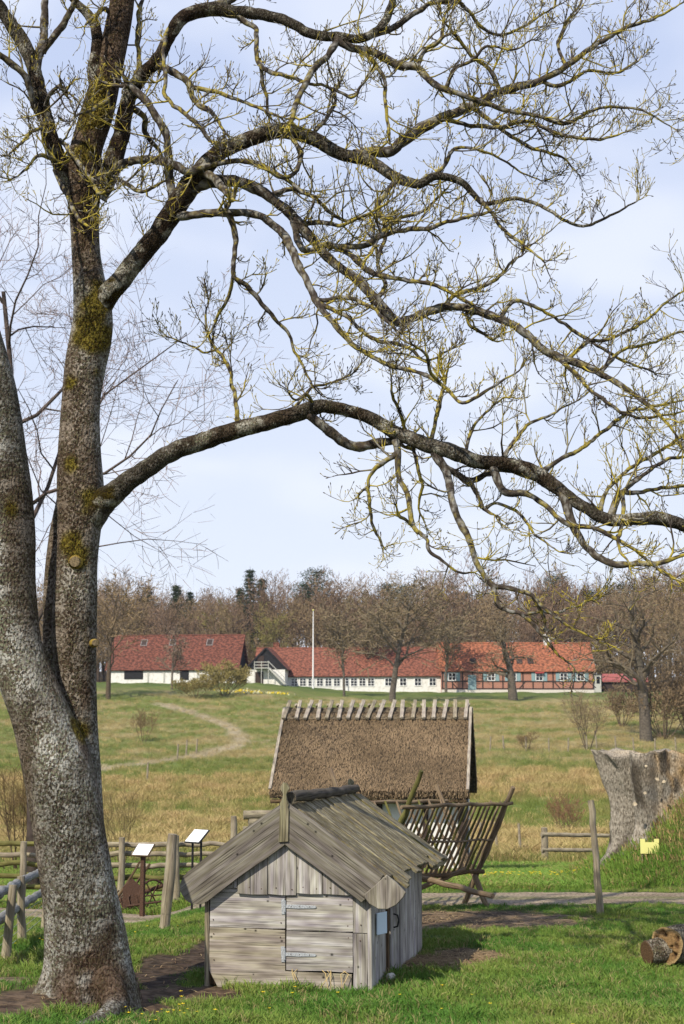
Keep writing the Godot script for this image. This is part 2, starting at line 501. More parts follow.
# bare earth (0 to 1): round the tree, the trodden trail past the hut, the hut's door and the hay rack
func bare(x: float, z: float) -> float:
	if z < -24.0: return 0.0
	var p := Vector2(x, z)
	var w := 0.22 * n1.get_noise_2d(x * 110.0, z * 110.0) + 0.28 * n1.get_noise_2d(x * 30.0 + 90.0, z * 30.0)
	var m := 0.0
	m = maxf(m, 1.0 - seg_dist(p, Vector2(-2.6, -10.6), Vector2(-1.7, -11.5)) / 0.85)
	m = maxf(m, 0.95 - seg_dist(p, Vector2(-1.6, -12.6), Vector2(-0.9, -15.6)) / 0.62)
	m = maxf(m, 0.9 - seg_dist(p, Vector2(-3.4, -11.9), Vector2(-1.6, -12.4)) / 0.6)
	m = maxf(m, 0.8 - seg_dist(p, Vector2(-1.45, -11.75), Vector2(-1.1, -11.9)) / 0.8)
	m = maxf(m, 0.95 - seg_dist(p, Vector2(0.5, -13.4), Vector2(1.15, -13.9)) / 0.75)
	m = maxf(m, 1.0 - seg_dist(p, Vector2(0.5, -16.5), Vector2(1.75, -16.7)) / 1.35)
	m = maxf(m, 0.8 - absf(-z - path_centre(x)) / 1.6)
	return ss(0.3, 0.55, m + w)

const TRACK = [[-18.9, -106.0], [-16.8, -110.0], [-13.7, -114.8], [-10.9, -120.5], [-8.3, -129.4], [-5.1, -131.9], [-8.3, -129.4], [-10.4, -143.5], [-14.7, -156.9], [-20.1, -166.9]]

func ground_colour(x: float, z: float) -> Color:
	var d := -z
	var a := n1.get_noise_2d(x * 14.0, z * 14.0)
	var b := n2.get_noise_2d(x * 3.0, z * 5.0)
	var f := n1.get_noise_2d(x * 70.0 + 40.0, z * 70.0)
	var green := Color(0.075, 0.115, 0.026).lerp(Color(0.11, 0.115, 0.035), clampf(0.5 + a, 0, 1))
	var c := green
	if d > 24.0:
		var dry := Color(0.47, 0.335, 0.155).lerp(Color(0.34, 0.28, 0.105), clampf(0.5 + 1.1 * a, 0, 1))
		var fresh := Color(0.16, 0.21, 0.045).lerp(Color(0.235, 0.235, 0.07), clampf(0.5 + b, 0, 1))
		c = green.lerp(fresh, ss(24, 40, d)).lerp(dry, dryness(x, z))
		if d > 95.0:
			var slope := Color(0.19, 0.225, 0.06).lerp(Color(0.37, 0.305, 0.14), clampf(0.36 + 0.42 * ss(6.0, 14.0, x) * (1.0 - ss(38.0, 60.0, d - 122.0)) + 1.9 * b + 0.9 * a, 0, 1))
			c = c.lerp(slope, ss(106, 120, d))
			c = c.lerp(Color(0.10, 0.15, 0.035), ss(176, 190, d) * clampf(0.75 + b, 0, 1))
			var t := 9.0
			for k in TRACK.size() - 1:
				t = minf(t, seg_dist(Vector2(x, z), Vector2(TRACK[k][0], TRACK[k][1]), Vector2(TRACK[k + 1][0], TRACK[k + 1][1])))
			c = c.lerp(Color(0.45, 0.38, 0.25), 1.0 - ss(0.35, 1.0, t + 0.5 * a))
		if d > 215.0:
			c = c.lerp(Color(0.10, 0.075, 0.045), ss(215, 225, d))
	var e := bare(x, z)
	if e > 0.0:
		var earth := Color(0.105, 0.072, 0.048).lerp(Color(0.20, 0.145, 0.095), clampf(0.5 + 1.3 * a + 0.6 * f, 0, 1))
		# wet trodden mud along the trail and litter by the hut door and rack
		var wet := 1.0 - ss(0.25, 0.75, seg_dist(Vector2(x, z), Vector2(-1.75, -12.4), Vector2(-0.8, -15.8)) + 0.2 * f)
		earth = earth.lerp(Color(0.062, 0.043, 0.030), wet * 0.85)
		var litter := 1.0 - ss(0.3, 0.6, seg_dist(Vector2(x, z), Vector2(0.75, -13.5), Vector2(1.2, -13.9)) + 0.3 * f)
		earth = earth.lerp(Color(0.27, 0.19, 0.10), litter * clampf(0.6 + f, 0, 1))
		c = c.lerp(earth, e)
	return c * (1.0 + 0.25 * f)

func dryness(x: float, z: float) -> float:
	var d := -z
	if d < 38.0: return 0.0
	var w := 7.0 * n2.get_noise_2d(x * 2.2, z * 2.2) + 3.0 * n1.get_noise_2d(x * 9.0, z * 9.0)
	var right := ss(46, 50, d + w) * (1.0 - ss(67, 72, d + w)) + ss(86, 91, d + w) * (1.0 - ss(104, 110, d + w))
	var left := ss(47, 54, d + w) * (1.0 - ss(99, 108, d + w)) * (0.8 - 0.5 * ss(76, 80, d + w) * (1.0 - ss(83, 87, d + w)))
	return clampf(lerpf(left, right, ss(1.0, 6.0, x)), 0.0, 1.0) * clampf(0.62 + 1.6 * n1.get_noise_2d(x * 14.0, z * 7.0), 0.12, 1.0)

func make_ground() -> void:
	var mb := MB.new()
	var ds := PackedFloat32Array([-12.0, -6.0, 0.0, 4.0, 6.5, 8.0])
	var d := 8.0
	while d < 760.0:
		d *= 1.0055 if d < 30.0 else (1.009 if d < 230.0 else 1.06)
		ds.append(d)
	var cols := 240
	for r in ds.size():
		var dd := ds[r]
		var half := maxf(absf(dd), 6.0) * 0.34 + 4.0 + maxf(0.0, dd - 150.0) * 0.5
		for k in cols + 1:
			var x := (2.0 * k / cols - 1.0) * half
			mb.v.append(Vector3(x, ground_y(x, -dd), -dd))
			mb.c.append(ground_colour(x, -dd))
	mb.n.resize(mb.v.size())
	var w := cols + 1
	for r in ds.size():
		for k in w:
			var q := r * w + k
			var du := mb.v[q + (1 if k < cols else 0)] - mb.v[q - (1 if k > 0 else 0)]
			var dv := mb.v[q + (w if r < ds.size() - 1 else 0)] - mb.v[q - (w if r > 0 else 0)]
			mb.n[q] = du.cross(dv).normalized()
	for r in ds.size() - 1:
		for k in cols:
			var q := r * w + k
			mb.i.append(q); mb.i.append(q + w); mb.i.append(q + 1)
			mb.i.append(q + 1); mb.i.append(q + w); mb.i.append(q + w + 1)
	setting(mb.mesh(), "ground", M.ground)

	# the gravel path that crosses behind the hut
	var pb := MB.new()
	var steps := 220
	var across := 10
	for k in steps + 1:
		var x := lerpf(-9.0, 12.0, float(k) / steps)
		for j in across + 1:
			var t := 2.0 * j / across - 1.0
			var z := -(path_centre(x) + t * (0.82 + 0.12 * n1.get_noise_2d(x * 60.0, t * 5.0)))
			pb.v.append(Vector3(x, ground_y(x, z) + 0.014 - 0.03 * absf(t) * float(j == 0 or j == across), z))
			var g := 0.5 + 0.9 * n1.get_noise_2d(x * 25.0, z * 60.0)
			var mid := 1.0 - ss(0.1, 0.3, absf(t + 0.1) + 0.25 * n1.get_noise_2d(x * 90.0, z * 90.0))
			pb.c.append(Color(0.25, 0.195, 0.135).lerp(Color(0.42, 0.34, 0.24), clampf(g, 0, 1)).lerp(Color(0.14, 0.16, 0.05), mid * 0.6))
			pb.n.append(Vector3.UP)
	for k in steps:
		for j in across:
			var q := k * (across + 1) + j
			pb.i.append(q); pb.i.append(q + 1); pb.i.append(q + across + 1)
			pb.i.append(q + 1); pb.i.append(q + across + 2); pb.i.append(q + across + 1)
	setting(pb.mesh(), "path", M.gravel)

# ---------------------------------------------------------------- grass
func tuft_mesh(s: int, blades: int, spread: float, hgt: float, wid: float, droop: float) -> ArrayMesh:
	var r := RandomNumberGenerator.new()
	r.seed = s
	var mb := MB.new()
	for k in blades:
		var an := r.randf() * TAU
		var at := Vector3(cos(an), 0, sin(an)) * spread * sqrt(r.randf())
		var lean := Vector3(cos(an + r.randf_range(-1, 1)), 0, sin(an + r.randf_range(-1, 1)))
		var hh := hgt * r.randf_range(0.5, 1.1)
		var sd := Vector3(r.randf_range(-1, 1), 0, r.randf_range(-1, 1)).normalized()
		var t := r.randf_range(0.75, 1.15)
		var col := Color(t, t, t)
		var m := at + Vector3(0, hh * 0.6, 0) + lean * hh * droop * 0.35
		var e := at + Vector3(0, hh * (1.0 - droop * 0.25), 0) + lean * hh * droop
		mb.ribbon(at - Vector3(0, 0.01, 0), m, wid, wid * 0.8, sd, col)
		mb.ribbon(m, e, wid * 0.8, wid * 0.1, sd, col)
	return mb.mesh()

func scatter(called: String, label: String, cat: String, mesh: Mesh, m: Material, xfs: Array, cols: PackedColorArray) -> void:
	var mm := MultiMesh.new()
	mm.transform_format = MultiMesh.TRANSFORM_3D
	mm.use_colors = true
	mm.mesh = mesh
	mm.instance_count = xfs.size()
	for k in xfs.size():
		mm.set_instance_transform(k, xfs[k])
		mm.set_instance_color(k, cols[k])
	var o := MultiMeshInstance3D.new()
	o.name = numbered(called)
	o.multimesh = mm
	o.material_override = m
	add_child(o)
	tag(o, label, cat, "", "stuff")

func in_hut(x: float, z: float) -> bool:
	var q := Vector2(x + 0.433, z + 12.196).rotated(-deg_to_rad(13.0))
	return absf(q.x) < 0.64 and q.y < 0.02 and q.y > -2.5

func make_grass() -> void:
	var r := RandomNumberGenerator.new()
	r.seed = 7
	var lawn := [[], []]
	var lc := [PackedColorArray(), PackedColorArray()]
	for k in 150000:
		var d := 9.4 * pow(24.0 / 9.4, pow(r.randf(), 0.85))
		var x := r.randf_range(-1, 1) * (d * 0.245 + 0.4)
		var z := -d
		if in_hut(x, z): continue
		var e := bare(x, z)
		if r.randf() < e * 1.04 - 0.03: continue
		if absf(d - path_centre(x)) < 0.78: continue
		var clump := n1.get_noise_2d(x * 55.0, z * 55.0)
		if r.randf() < 0.25 - clump * 0.9: continue
		var sc := (0.62 + 0.55 * clampf(clump + 0.3, 0, 1)) * (0.6 + 0.9 * pow(r.randf(), 1.6)) * (1.25 - 0.55 * ss(13, 18, d))
		sc *= 1.0 - 0.35 * e
		if Vector2(x - 2.83, z + 17.1).length() < 0.35: sc *= 1.9
		var bs := Basis(Vector3.UP, r.randf() * TAU).scaled(Vector3(sc, sc * r.randf_range(0.8, 1.2), sc))
		var w := n2.get_noise_2d(x * 14.0, z * 14.0)
		var col := Color(0.085, 0.195, 0.030).lerp(Color(0.205, 0.275, 0.055), clampf(0.45 + 1.5 * w + 0.5 * clump + r.randf_range(-0.35, 0.35), 0, 1))
		if r.randf() < 0.10 + 0.35 * clampf(n1.get_noise_2d(x * 24.0 + 500.0, z * 24.0), 0.0, 1.0) + 0.25 * e: col = Color(0.36, 0.29, 0.14).lerp(col, r.randf() * 0.5)
		var kind := 0 if r.randf() < 0.6 else 1
		lawn[kind].append(Transform3D(bs, on(x, z)))
		lc[kind].append(col)
	scatter("lawn_grass", "fresh green spring grass covering the ground round the hut", "grass", tuft_mesh(1, 8, 0.035, 0.062, 0.0024, 0.6), M.grass, lawn[0], lc[0])
	scatter("lawn_grass", "tangled blades of low green grass round the hut", "grass", tuft_mesh(2, 9, 0.05, 0.050, 0.0028, 0.95), M.grass, lawn[1], lc[1])
	# beyond the path, down to the meadow
	var a := []
	var ac := PackedColorArray()
	for k in 60000:
		var d := 20.2 * pow(50.0 / 20.2, r.randf())
		var x := r.randf_range(-1, 1) * (d * 0.245 + 0.5)
		var z := -d
		if absf(d - path_centre(x)) < 0.8: continue
		var sc := r.randf_range(1.3, 2.6) * (1.0 + 0.5 * ss(20, 45, d))
		var w := n2.get_noise_2d(x * 8.0, z * 8.0)
		var col := Color(0.125, 0.24, 0.035).lerp(Color(0.23, 0.29, 0.06), clampf(0.45 + w + r.randf_range(-0.3, 0.3), 0, 1))
		var dry := maxf(dryness(x, z), 0.45 * ss(3.8, 5.0, x) * ss(20, 21, d) * (1.0 - ss(26, 30, d)))
		if r.randf() < 0.08 + dry * 0.9: col = Color(0.40, 0.29, 0.13) * r.randf_range(0.75, 1.1)
		a.append(Transform3D(Basis(Vector3.UP, r.randf() * TAU).scaled(Vector3(sc, sc * r.randf_range(0.7, 1.1), sc)), on(x, z)))
		ac.append(col)
	scatter("slope_grass", "longer green grass on the slope beyond the gravel path", "grass", tuft_mesh(3, 16, 0.08, 0.045, 0.0022, 0.8), M.grass, a, ac)
	# the meadow
	var b := []
	var bc := PackedColorArray()
	for k in 90000:
		var d := 44.0 * pow(175.0 / 44.0, pow(r.randf(), 0.9))
		var x := r.randf_range(-1, 1) * (d * 0.24 + 1.0)
		var z := -d
		var dry := dryness(x, z)
		var keep := 0.25 + 0.75 * dry if d < 108.0 else 0.5
		if r.randf() > keep: continue
		var sc := r.randf_range(0.7, 1.35) * (0.6 + 0.5 * dry)
		var w := n1.get_noise_2d(x * 8.0, z * 8.0)
		var col := Color(0.58, 0.42, 0.20).lerp(Color(0.46, 0.38, 0.15), clampf(0.5 + w * 1.5, 0, 1)) * r.randf_range(0.75, 1.15)
		if r.randf() > dry * 0.8 + 0.10: col = ground_colour(x, z) * r.randf_range(0.8, 1.2)
		b.append(Transform3D(Basis(Vector3.UP, r.randf() * TAU).scaled(Vector3(sc, sc, sc)), on(x, z)))
		bc.append(col)
	scatter("meadow_grass", "tall dry straw-coloured grass of the meadow valley", "grass", tuft_mesh(4, 26, 0.38, 0.50, 0.009, 0.5), M.dry_grass, b, bc)
	# small yellow flowers
	var fl := []
	var fc := PackedColorArray()
	var fm := MB.new()
	for k in 6:
		var an := TAU * k / 6.0
		fm.poly(PackedVector3Array([Vector3(0, 0.055, 0), Vector3(cos(an - 0.4), 0, sin(an - 0.4)) * 0.008 + Vector3(0, 0.057, 0), Vector3(cos(an), 0, sin(an)) * 0.014 + Vector3(0, 0.06, 0), Vector3(cos(an + 0.4), 0, sin(an + 0.4)) * 0.008 + Vector3(0, 0.057, 0)]), Vector3.UP)
	fm.ribbon(Vector3.ZERO, Vector3(0, 0.055, 0), 0.0015, 0.0015, Vector3.RIGHT, Color(0.15, 0.3, 0.05))
	for q in [[-1.35, -10.9, 0.45, 24], [-0.9, -11.3, 0.5, 6], [-0.35, -11.75, 0.5, 5], [-3.6, -14.5, 0.9, 26], [-2.4, -15.4, 0.7, 12], [1.2, -11.0, 1.4, 6], [3.4, -24.0, 2.6, 150], [2.0, -23.0, 1.4, 50]]:
		for k in q[3]:
			var x: float = q[0] + r.randfn() * q[2] * 0.6
			var z: float = q[1] + r.randfn() * q[2] * 0.4
			if bare(x, z) > 0.6 or in_hut(x, z): continue
			var sc := r.randf_range(0.8, 1.3) * (1.6 if z < -20.0 else 1.0)
			fl.append(Transform3D(Basis(Vector3.UP, r.randf() * TAU).scaled(Vector3.ONE * sc), on(x, z, 0.01)))
			fc.append(Color(0.85, 0.62, 0.03) * r.randf_range(0.8, 1.1))
	scatter("yellow_flowers", "tiny yellow spring flowers dotted through the grass", "flowers", fm.mesh(), M.flower, fl, fc)
	# straw litter by the hut and dead leaves on the bare earth
	var li := []
	var lcx := PackedColorArray()
	var lm := MB.new()
	lm.ribbon(Vector3(-0.05, 0.004, 0), Vector3(0.02, 0.012, 0.006), 0.003, 0.003, Vector3(0, 0, 1), Color.WHITE)
	lm.ribbon(Vector3(0.02, 0.012, 0.006), Vector3(0.07, 0.004, 0), 0.003, 0.002, Vector3(0, 0, 1), Color.WHITE)
	for k in 5200:
		var x := 0.0
		var z := 0.0
		if k < 2200:
			x = 0.9 + r.randfn() * 0.33; z = -13.65 + r.randfn() * 0.35
		elif k < 3400:
			x = 1.3 + r.randfn() * 0.7; z = -16.7 + r.randfn() * 0.45
		else:
			x = r.randf_range(-3.4, 3.8); z = -r.randf_range(9.6, 17.0)
			if bare(x, z) < 0.3 and r.randf() < 0.8: continue
		if in_hut(x, z): continue
		var sc := r.randf_range(0.4, 1.2)
		li.append(Transform3D(Basis.from_euler(Vector3(r.randf_range(-0.15, 0.15), r.randf() * TAU, 0)).scaled(Vector3.ONE * sc), on(x, z, 0.004)))
		lcx.append(Color(0.36, 0.27, 0.14).lerp(Color(0.18, 0.11, 0.06), r.randf()))
	scatter("straw_litter", "loose straw and dead stalks strewn on the bare earth", "straw", lm.mesh(), M.straw, li, lcx)

# ---------------------------------------------------------------- the old tree
# each limb: kind, how twiggy it is, then x, y, z, radius along it
const LIMBS = [
	["trunk", 0.00, [-1.842,-0.030,-11.300,0.3859, -1.839,0.124,-11.300,0.3413, -1.850,0.299,-11.300,0.3117, -1.886,0.547,-11.300,0.2894, -1.929,0.796,-11.300,0.2671, -1.989,1.119,-11.300,0.2597, -2.040,1.372,-11.300,0.2597, -2.109,1.700,-11.300,0.2597, -2.207,1.994,-11.300,0.2375, -2.312,2.253,-11.300,0.2226, -2.409,2.476,-11.300,0.2152, -2.484,2.701,-11.300,0.2226, -2.540,3.041,-11.300,0.2226, -2.561,3.422,-11.300,0.2226, -2.579,3.730,-11.300,0.2152, -2.630,4.118,-11.300,0.2003, -2.682,4.511,-11.300,0.1855, -2.806,4.947,-11.300,0.1781, -2.978,5.388,-11.300,0.1558, -3.172,5.957,-11.300,0.1261, -3.345,6.700,-11.300,0.0965, -3.473,7.458,-11.300,0.0668, -3.551,8.144,-11.300,0.0371]],
	["stem", 0.00, [-2.037,1.249,-11.550,0.2275, -2.034,1.695,-11.550,0.1972, -2.027,1.995,-11.550,0.1669, -2.035,2.298,-11.550,0.1593, -2.061,2.680,-11.550,0.1744, -2.061,2.988,-11.550,0.1744, -2.054,3.299,-11.550,0.1669, -2.039,3.613,-11.550,0.1744, -2.036,3.810,-11.550,0.1896, -2.053,4.167,-11.550,0.1744, -2.055,4.528,-11.550,0.1593, -2.031,4.811,-11.550,0.1669, -1.990,5.055,-11.550,0.1744, -1.978,5.235,-11.550,0.1669, -2.008,5.465,-11.550,0.1441, -2.047,5.754,-11.550,0.1214, -2.072,6.088,-11.550,0.1214, -2.085,6.298,-11.550,0.1441, -2.083,6.509,-11.550,0.1441, -2.063,6.670,-11.550,0.1289, -1.989,6.951,-11.550,0.1289, -1.915,7.278,-11.550,0.1138, -1.857,7.598,-11.550,0.1062, -1.807,7.930,-11.550,0.0986, -1.776,8.370,-11.550,0.0834, -1.779,8.905,-11.550,0.0683, -1.734,9.538,-11.550,0.0455, -1.703,10.088,-11.550,0.0228]],
	["stem", 0.00, [-2.161,1.536,-11.850,0.1089, -2.246,2.076,-11.977,0.0944, -2.297,2.391,-11.987,0.0787, -2.319,2.708,-11.971,0.0707, -2.340,3.117,-12.060,0.0713, -2.334,3.539,-12.177,0.0720, -2.270,3.953,-12.171,0.0639, -2.220,4.377,-12.195,0.0641, -2.205,4.832,-12.327,0.0567, -2.192,5.280,-12.380,0.0488]],
	["limb", 0.35, [-2.032,3.362,-11.550,0.0910, -1.996,3.532,-11.539,0.1212, -1.924,3.669,-11.508,0.1360, -1.834,3.756,-11.463,0.1204, -1.737,3.813,-11.425,0.1050, -1.595,3.924,-11.387,0.0897, -1.367,4.088,-11.387,0.0823, -1.099,4.200,-11.396,0.0823, -0.825,4.282,-11.333,0.0781, -0.512,4.336,-11.219,0.0737, -0.244,4.412,-11.173,0.0697, -0.122,4.428,-11.176,0.0587, 0.084,4.384,-11.191,0.0551, 0.259,4.313,-11.183,0.0587, 0.454,4.200,-11.128,0.0621, 0.630,4.116,-11.054,0.0653, 0.820,4.043,-10.989,0.0649, 0.989,3.970,-10.966,0.0576, 1.182,3.949,-10.975,0.0577, 1.391,3.906,-10.985,0.0613, 1.528,3.820,-10.967,0.0612, 1.658,3.691,-10.913,0.0502, 1.786,3.599,-10.849,0.0463, 1.933,3.501,-10.787,0.0496, 2.110,3.497,-10.760,0.0495, 2.292,3.505,-10.766,0.0566, 2.482,3.463,-10.778,0.0495, 2.732,3.385,-10.742,0.0353, 2.985,3.275,-10.627,0.0209]],
	["limb", 0.10, [-0.259,4.381,-11.177,0.0440, -0.183,4.305,-11.183,0.0404, -0.076,4.232,-11.206,0.0442, 0.084,4.140,-11.251,0.0443, 0.260,4.164,-11.256,0.0370, 0.412,4.176,-11.236,0.0295]],
	["limb", 0.50, [0.408,4.163,-11.134,0.0366, 0.423,4.062,-11.128,0.0292, 0.429,3.884,-11.121,0.0248, 0.487,3.719,-11.089,0.0233, 0.526,3.488,-11.005,0.0217, 0.619,3.393,-10.964,0.0158, 0.640,3.294,-10.945,0.0158, 0.763,3.204,-10.938,0.0129, 0.858,3.138,-10.944,0.0108, 0.976,3.132,-10.954,0.0072]],
	["branch", 0.20, [0.526,3.488,-11.005,0.0159, 0.466,3.535,-10.969,0.0144, 0.420,3.554,-10.944,0.0144, 0.405,3.608,-10.910,0.0072]],
	["branch", 0.90, [0.415,4.046,-11.127,0.0256, 0.348,4.019,-11.144,0.0249, 0.257,3.953,-11.159,0.0220, 0.204,3.870,-11.168,0.0161, 0.212,3.735,-11.185,0.0147, 0.227,3.568,-11.249,0.0133, 0.282,3.440,-11.317,0.0104, 0.328,3.376,-11.355,0.0060]],
	["branch", 0.60, [0.204,3.817,-11.174,0.0132, 0.152,3.789,-11.235,0.0111, 0.122,3.751,-11.285,0.0074]],
	["branch", 0.80, [0.513,4.157,-11.101,0.0175, 0.559,4.025,-11.138,0.0161, 0.607,3.854,-11.209,0.0147, 0.602,3.728,-11.285,0.0111, 0.604,3.636,-11.339,0.0074]],
	["limb", 0.45, [0.682,4.090,-11.036,0.0435, 0.710,4.012,-11.027,0.0434, 0.789,3.877,-10.992,0.0361, 0.816,3.621,-10.898,0.0315, 0.912,3.378,-10.853,0.0285, 0.990,3.187,-10.857,0.0257, 1.097,3.041,-10.855,0.0228, 1.246,3.001,-10.826,0.0185, 1.376,2.938,-10.774,0.0163, 1.473,2.832,-10.708,0.0141, 1.596,2.726,-10.639,0.0119, 1.785,2.631,-10.594,0.0063]],
	["branch", 0.45, [1.090,3.041,-10.855,0.0214, 1.109,2.967,-10.842,0.0199, 1.141,2.863,-10.815,0.0178, 1.301,2.801,-10.775,0.0156, 1.414,2.679,-10.777,0.0142, 1.522,2.559,-10.798,0.0113, 1.657,2.438,-10.804,0.0064]],
	["branch", 0.50, [1.301,2.801,-10.775,0.0142, 1.392,2.833,-10.806,0.0142, 1.546,2.839,-10.874,0.0121, 1.707,2.890,-10.965,0.0101, 1.827,2.940,-11.025,0.0072]],
	["branch", 0.60, [1.376,2.938,-10.774,0.0141, 1.451,2.805,-10.818,0.0170, 1.483,2.707,-10.858,0.0107]],
	["limb", 0.70, [1.093,3.956,-10.971,0.0360, 1.128,3.900,-10.956,0.0360, 1.190,3.739,-10.936,0.0316, 1.360,3.710,-10.940,0.0273, 1.496,3.632,-10.920,0.0237, 1.644,3.480,-10.847,0.0214, 1.813,3.440,-10.771,0.0184, 1.941,3.375,-10.725,0.0162, 2.114,3.270,-10.702,0.0141, 2.270,3.134,-10.713,0.0127, 2.397,3.055,-10.714,0.0084]],
	["branch", 0.70, [0.775,3.924,-11.002,0.0289, 0.851,3.891,-11.032,0.0290, 0.960,3.840,-11.083,0.0291, 1.096,3.907,-11.162,0.0249, 1.242,3.946,-11.253,0.0192, 1.444,3.910,-11.352,0.0149]],
	["branch", 0.90, [0.960,3.840,-11.083,0.0218, 0.991,3.754,-11.023,0.0203, 1.059,3.585,-10.907,0.0165, 1.113,3.534,-10.865,0.0086]],
	["branch", 0.90, [1.079,3.638,-11.102,0.0160, 1.158,3.670,-11.068,0.0145, 1.300,3.587,-11.016,0.0130, 1.400,3.442,-10.948,0.0101, 1.483,3.350,-10.867,0.0078, 1.566,3.281,-10.790,0.0057]],
	["limb", 0.50, [1.577,3.794,-10.951,0.0431, 1.635,3.689,-10.903,0.0415, 1.688,3.473,-10.851,0.0328, 1.813,3.261,-10.800,0.0284, 1.956,3.171,-10.719,0.0282, 2.115,3.166,-10.613,0.0244, 2.234,3.157,-10.537,0.0208, 2.402,3.197,-10.460,0.0137, 2.543,3.250,-10.429,0.0082]],
	["branch", 0.60, [2.184,3.161,-10.569,0.0167, 2.245,3.107,-10.531,0.0138, 2.322,3.043,-10.472,0.0083]],
	["limb", 1.20, [1.947,3.501,-10.785,0.0354, 2.015,3.680,-10.850,0.0299, 2.065,3.722,-10.877,0.0243, 2.222,3.736,-10.960,0.0187, 2.409,3.784,-11.069,0.0160, 2.578,3.813,-11.147,0.0146, 2.791,3.854,-11.212,0.0088]],
	["branch", 1.32, [2.040,3.705,-10.865,0.0214, 2.170,3.810,-10.912,0.0186, 2.355,3.938,-10.998,0.0159, 2.581,4.039,-11.127,0.0117, 2.763,4.117,-11.215,0.0074]],
	["branch", 1.32, [2.057,3.714,-10.872,0.0214, 2.037,3.504,-10.757,0.0170, 1.993,3.281,-10.673,0.0126, 2.051,3.152,-10.619,0.0070]],
	["branch", 1.20, [1.478,3.859,-10.974,0.0259, 1.538,3.934,-11.018,0.0217, 1.741,4.066,-11.111,0.0190, 1.966,4.223,-11.164,0.0169, 2.175,4.389,-11.246,0.0148, 2.454,4.492,-11.391,0.0112, 2.685,4.559,-11.512,0.0076]],
	["branch", 1.32, [1.880,3.534,-10.809,0.0213, 1.965,3.746,-10.932,0.0172, 2.222,3.967,-11.154,0.0168, 2.523,4.171,-11.328,0.0141, 2.697,4.279,-11.398,0.0090]],
	["branch", 1.20, [1.175,3.964,-10.974,0.0216, 1.273,4.105,-11.032,0.0174, 1.425,4.281,-11.144,0.0146, 1.641,4.407,-11.256,0.0103, 1.796,4.512,-11.304,0.0067]],
	["branch", 0.90, [-0.809,4.265,-11.329,0.0238, -0.812,4.365,-11.356,0.0209, -0.855,4.673,-11.481,0.0181, -0.920,4.884,-11.582,0.0160, -1.038,5.038,-11.642,0.0138, -1.091,5.212,-11.674,0.0115, -1.081,5.428,-11.703,0.0085]],
	["branch", 1.20, [-0.902,4.846,-11.563,0.0137, -0.996,4.993,-11.626,0.0115, -1.094,4.984,-11.654,0.0099, -1.218,5.049,-11.680,0.0092, -1.367,5.116,-11.714,0.0069]],
	["branch", 1.20, [0.660,4.115,-11.045,0.0218, 0.696,4.277,-11.123,0.0190, 0.749,4.490,-11.208,0.0177, 0.783,4.631,-11.240,0.0148]],
	["branch", 1.32, [-0.443,4.341,-11.208,0.0177, -0.324,4.514,-11.314,0.0149, -0.225,4.632,-11.378,0.0134, -0.094,4.672,-11.445,0.0105, 0.079,4.787,-11.587,0.0076]],
	["branch", 1.20, [-0.206,4.420,-11.174,0.0147, -0.264,4.495,-11.062,0.0138, -0.344,4.433,-10.963,0.0101, -0.400,4.471,-10.863,0.0071]],
	["branch", 1.32, [0.916,4.010,-10.977,0.0159, 0.980,4.230,-11.086,0.0138, 1.094,4.383,-11.149,0.0110, 1.248,4.510,-11.227,0.0074]],
	["branch", 1.32, [0.476,4.223,-11.123,0.0161, 0.436,4.372,-11.032,0.0145, 0.374,4.476,-10.948,0.0122, 0.357,4.581,-10.878,0.0071]],
	["limb", 0.65, [-2.012,5.014,-11.550,0.0910, -1.976,5.200,-11.543,0.1213, -1.896,5.362,-11.510,0.1134, -1.754,5.513,-11.441,0.0939, -1.555,5.744,-11.394,0.0898, -1.365,6.032,-11.418,0.0937, -1.209,6.284,-11.404,0.0974, -1.005,6.490,-11.314,0.0780, -0.803,6.577,-11.244,0.0665, -0.527,6.657,-11.217,0.0663, -0.252,6.609,-11.240,0.0627, -0.024,6.490,-11.232,0.0553, 0.211,6.390,-11.167,0.0513, 0.425,6.217,-11.081,0.0437, 0.586,6.155,-11.046,0.0392, 0.701,6.209,-11.038,0.0362, 0.833,6.203,-11.045,0.0326, 0.956,6.144,-11.059,0.0290, 1.086,6.009,-11.065,0.0218, 1.335,6.025,-11.021,0.0174, 1.509,5.945,-10.955,0.0158, 1.666,5.827,-10.893,0.0143, 1.848,5.753,-10.862,0.0128, 2.072,5.867,-10.873,0.0100, 2.252,5.960,-10.888,0.0064]],
	["limb", 1.56, [0.102,6.443,-11.198,0.0515, 0.236,6.491,-11.235,0.0516, 0.370,6.509,-11.258,0.0518, 0.513,6.617,-11.261,0.0518, 0.680,6.735,-11.263,0.0481, 0.817,6.812,-11.287,0.0445, 0.956,6.881,-11.331,0.0402, 1.275,7.089,-11.456,0.0376, 1.615,7.207,-11.508,0.0317, 1.819,7.332,-11.500,0.0287, 2.027,7.490,-11.507,0.0227, 2.317,7.696,-11.590,0.0190, 2.615,7.854,-11.694,0.0138, 2.856,8.013,-11.744,0.0077]],
	["branch", 1.32, [1.063,6.041,-11.064,0.0203, 1.145,5.883,-10.983,0.0173, 1.214,5.760,-10.927,0.0158, 1.379,5.607,-10.870,0.0128, 1.519,5.455,-10.813,0.0071]],
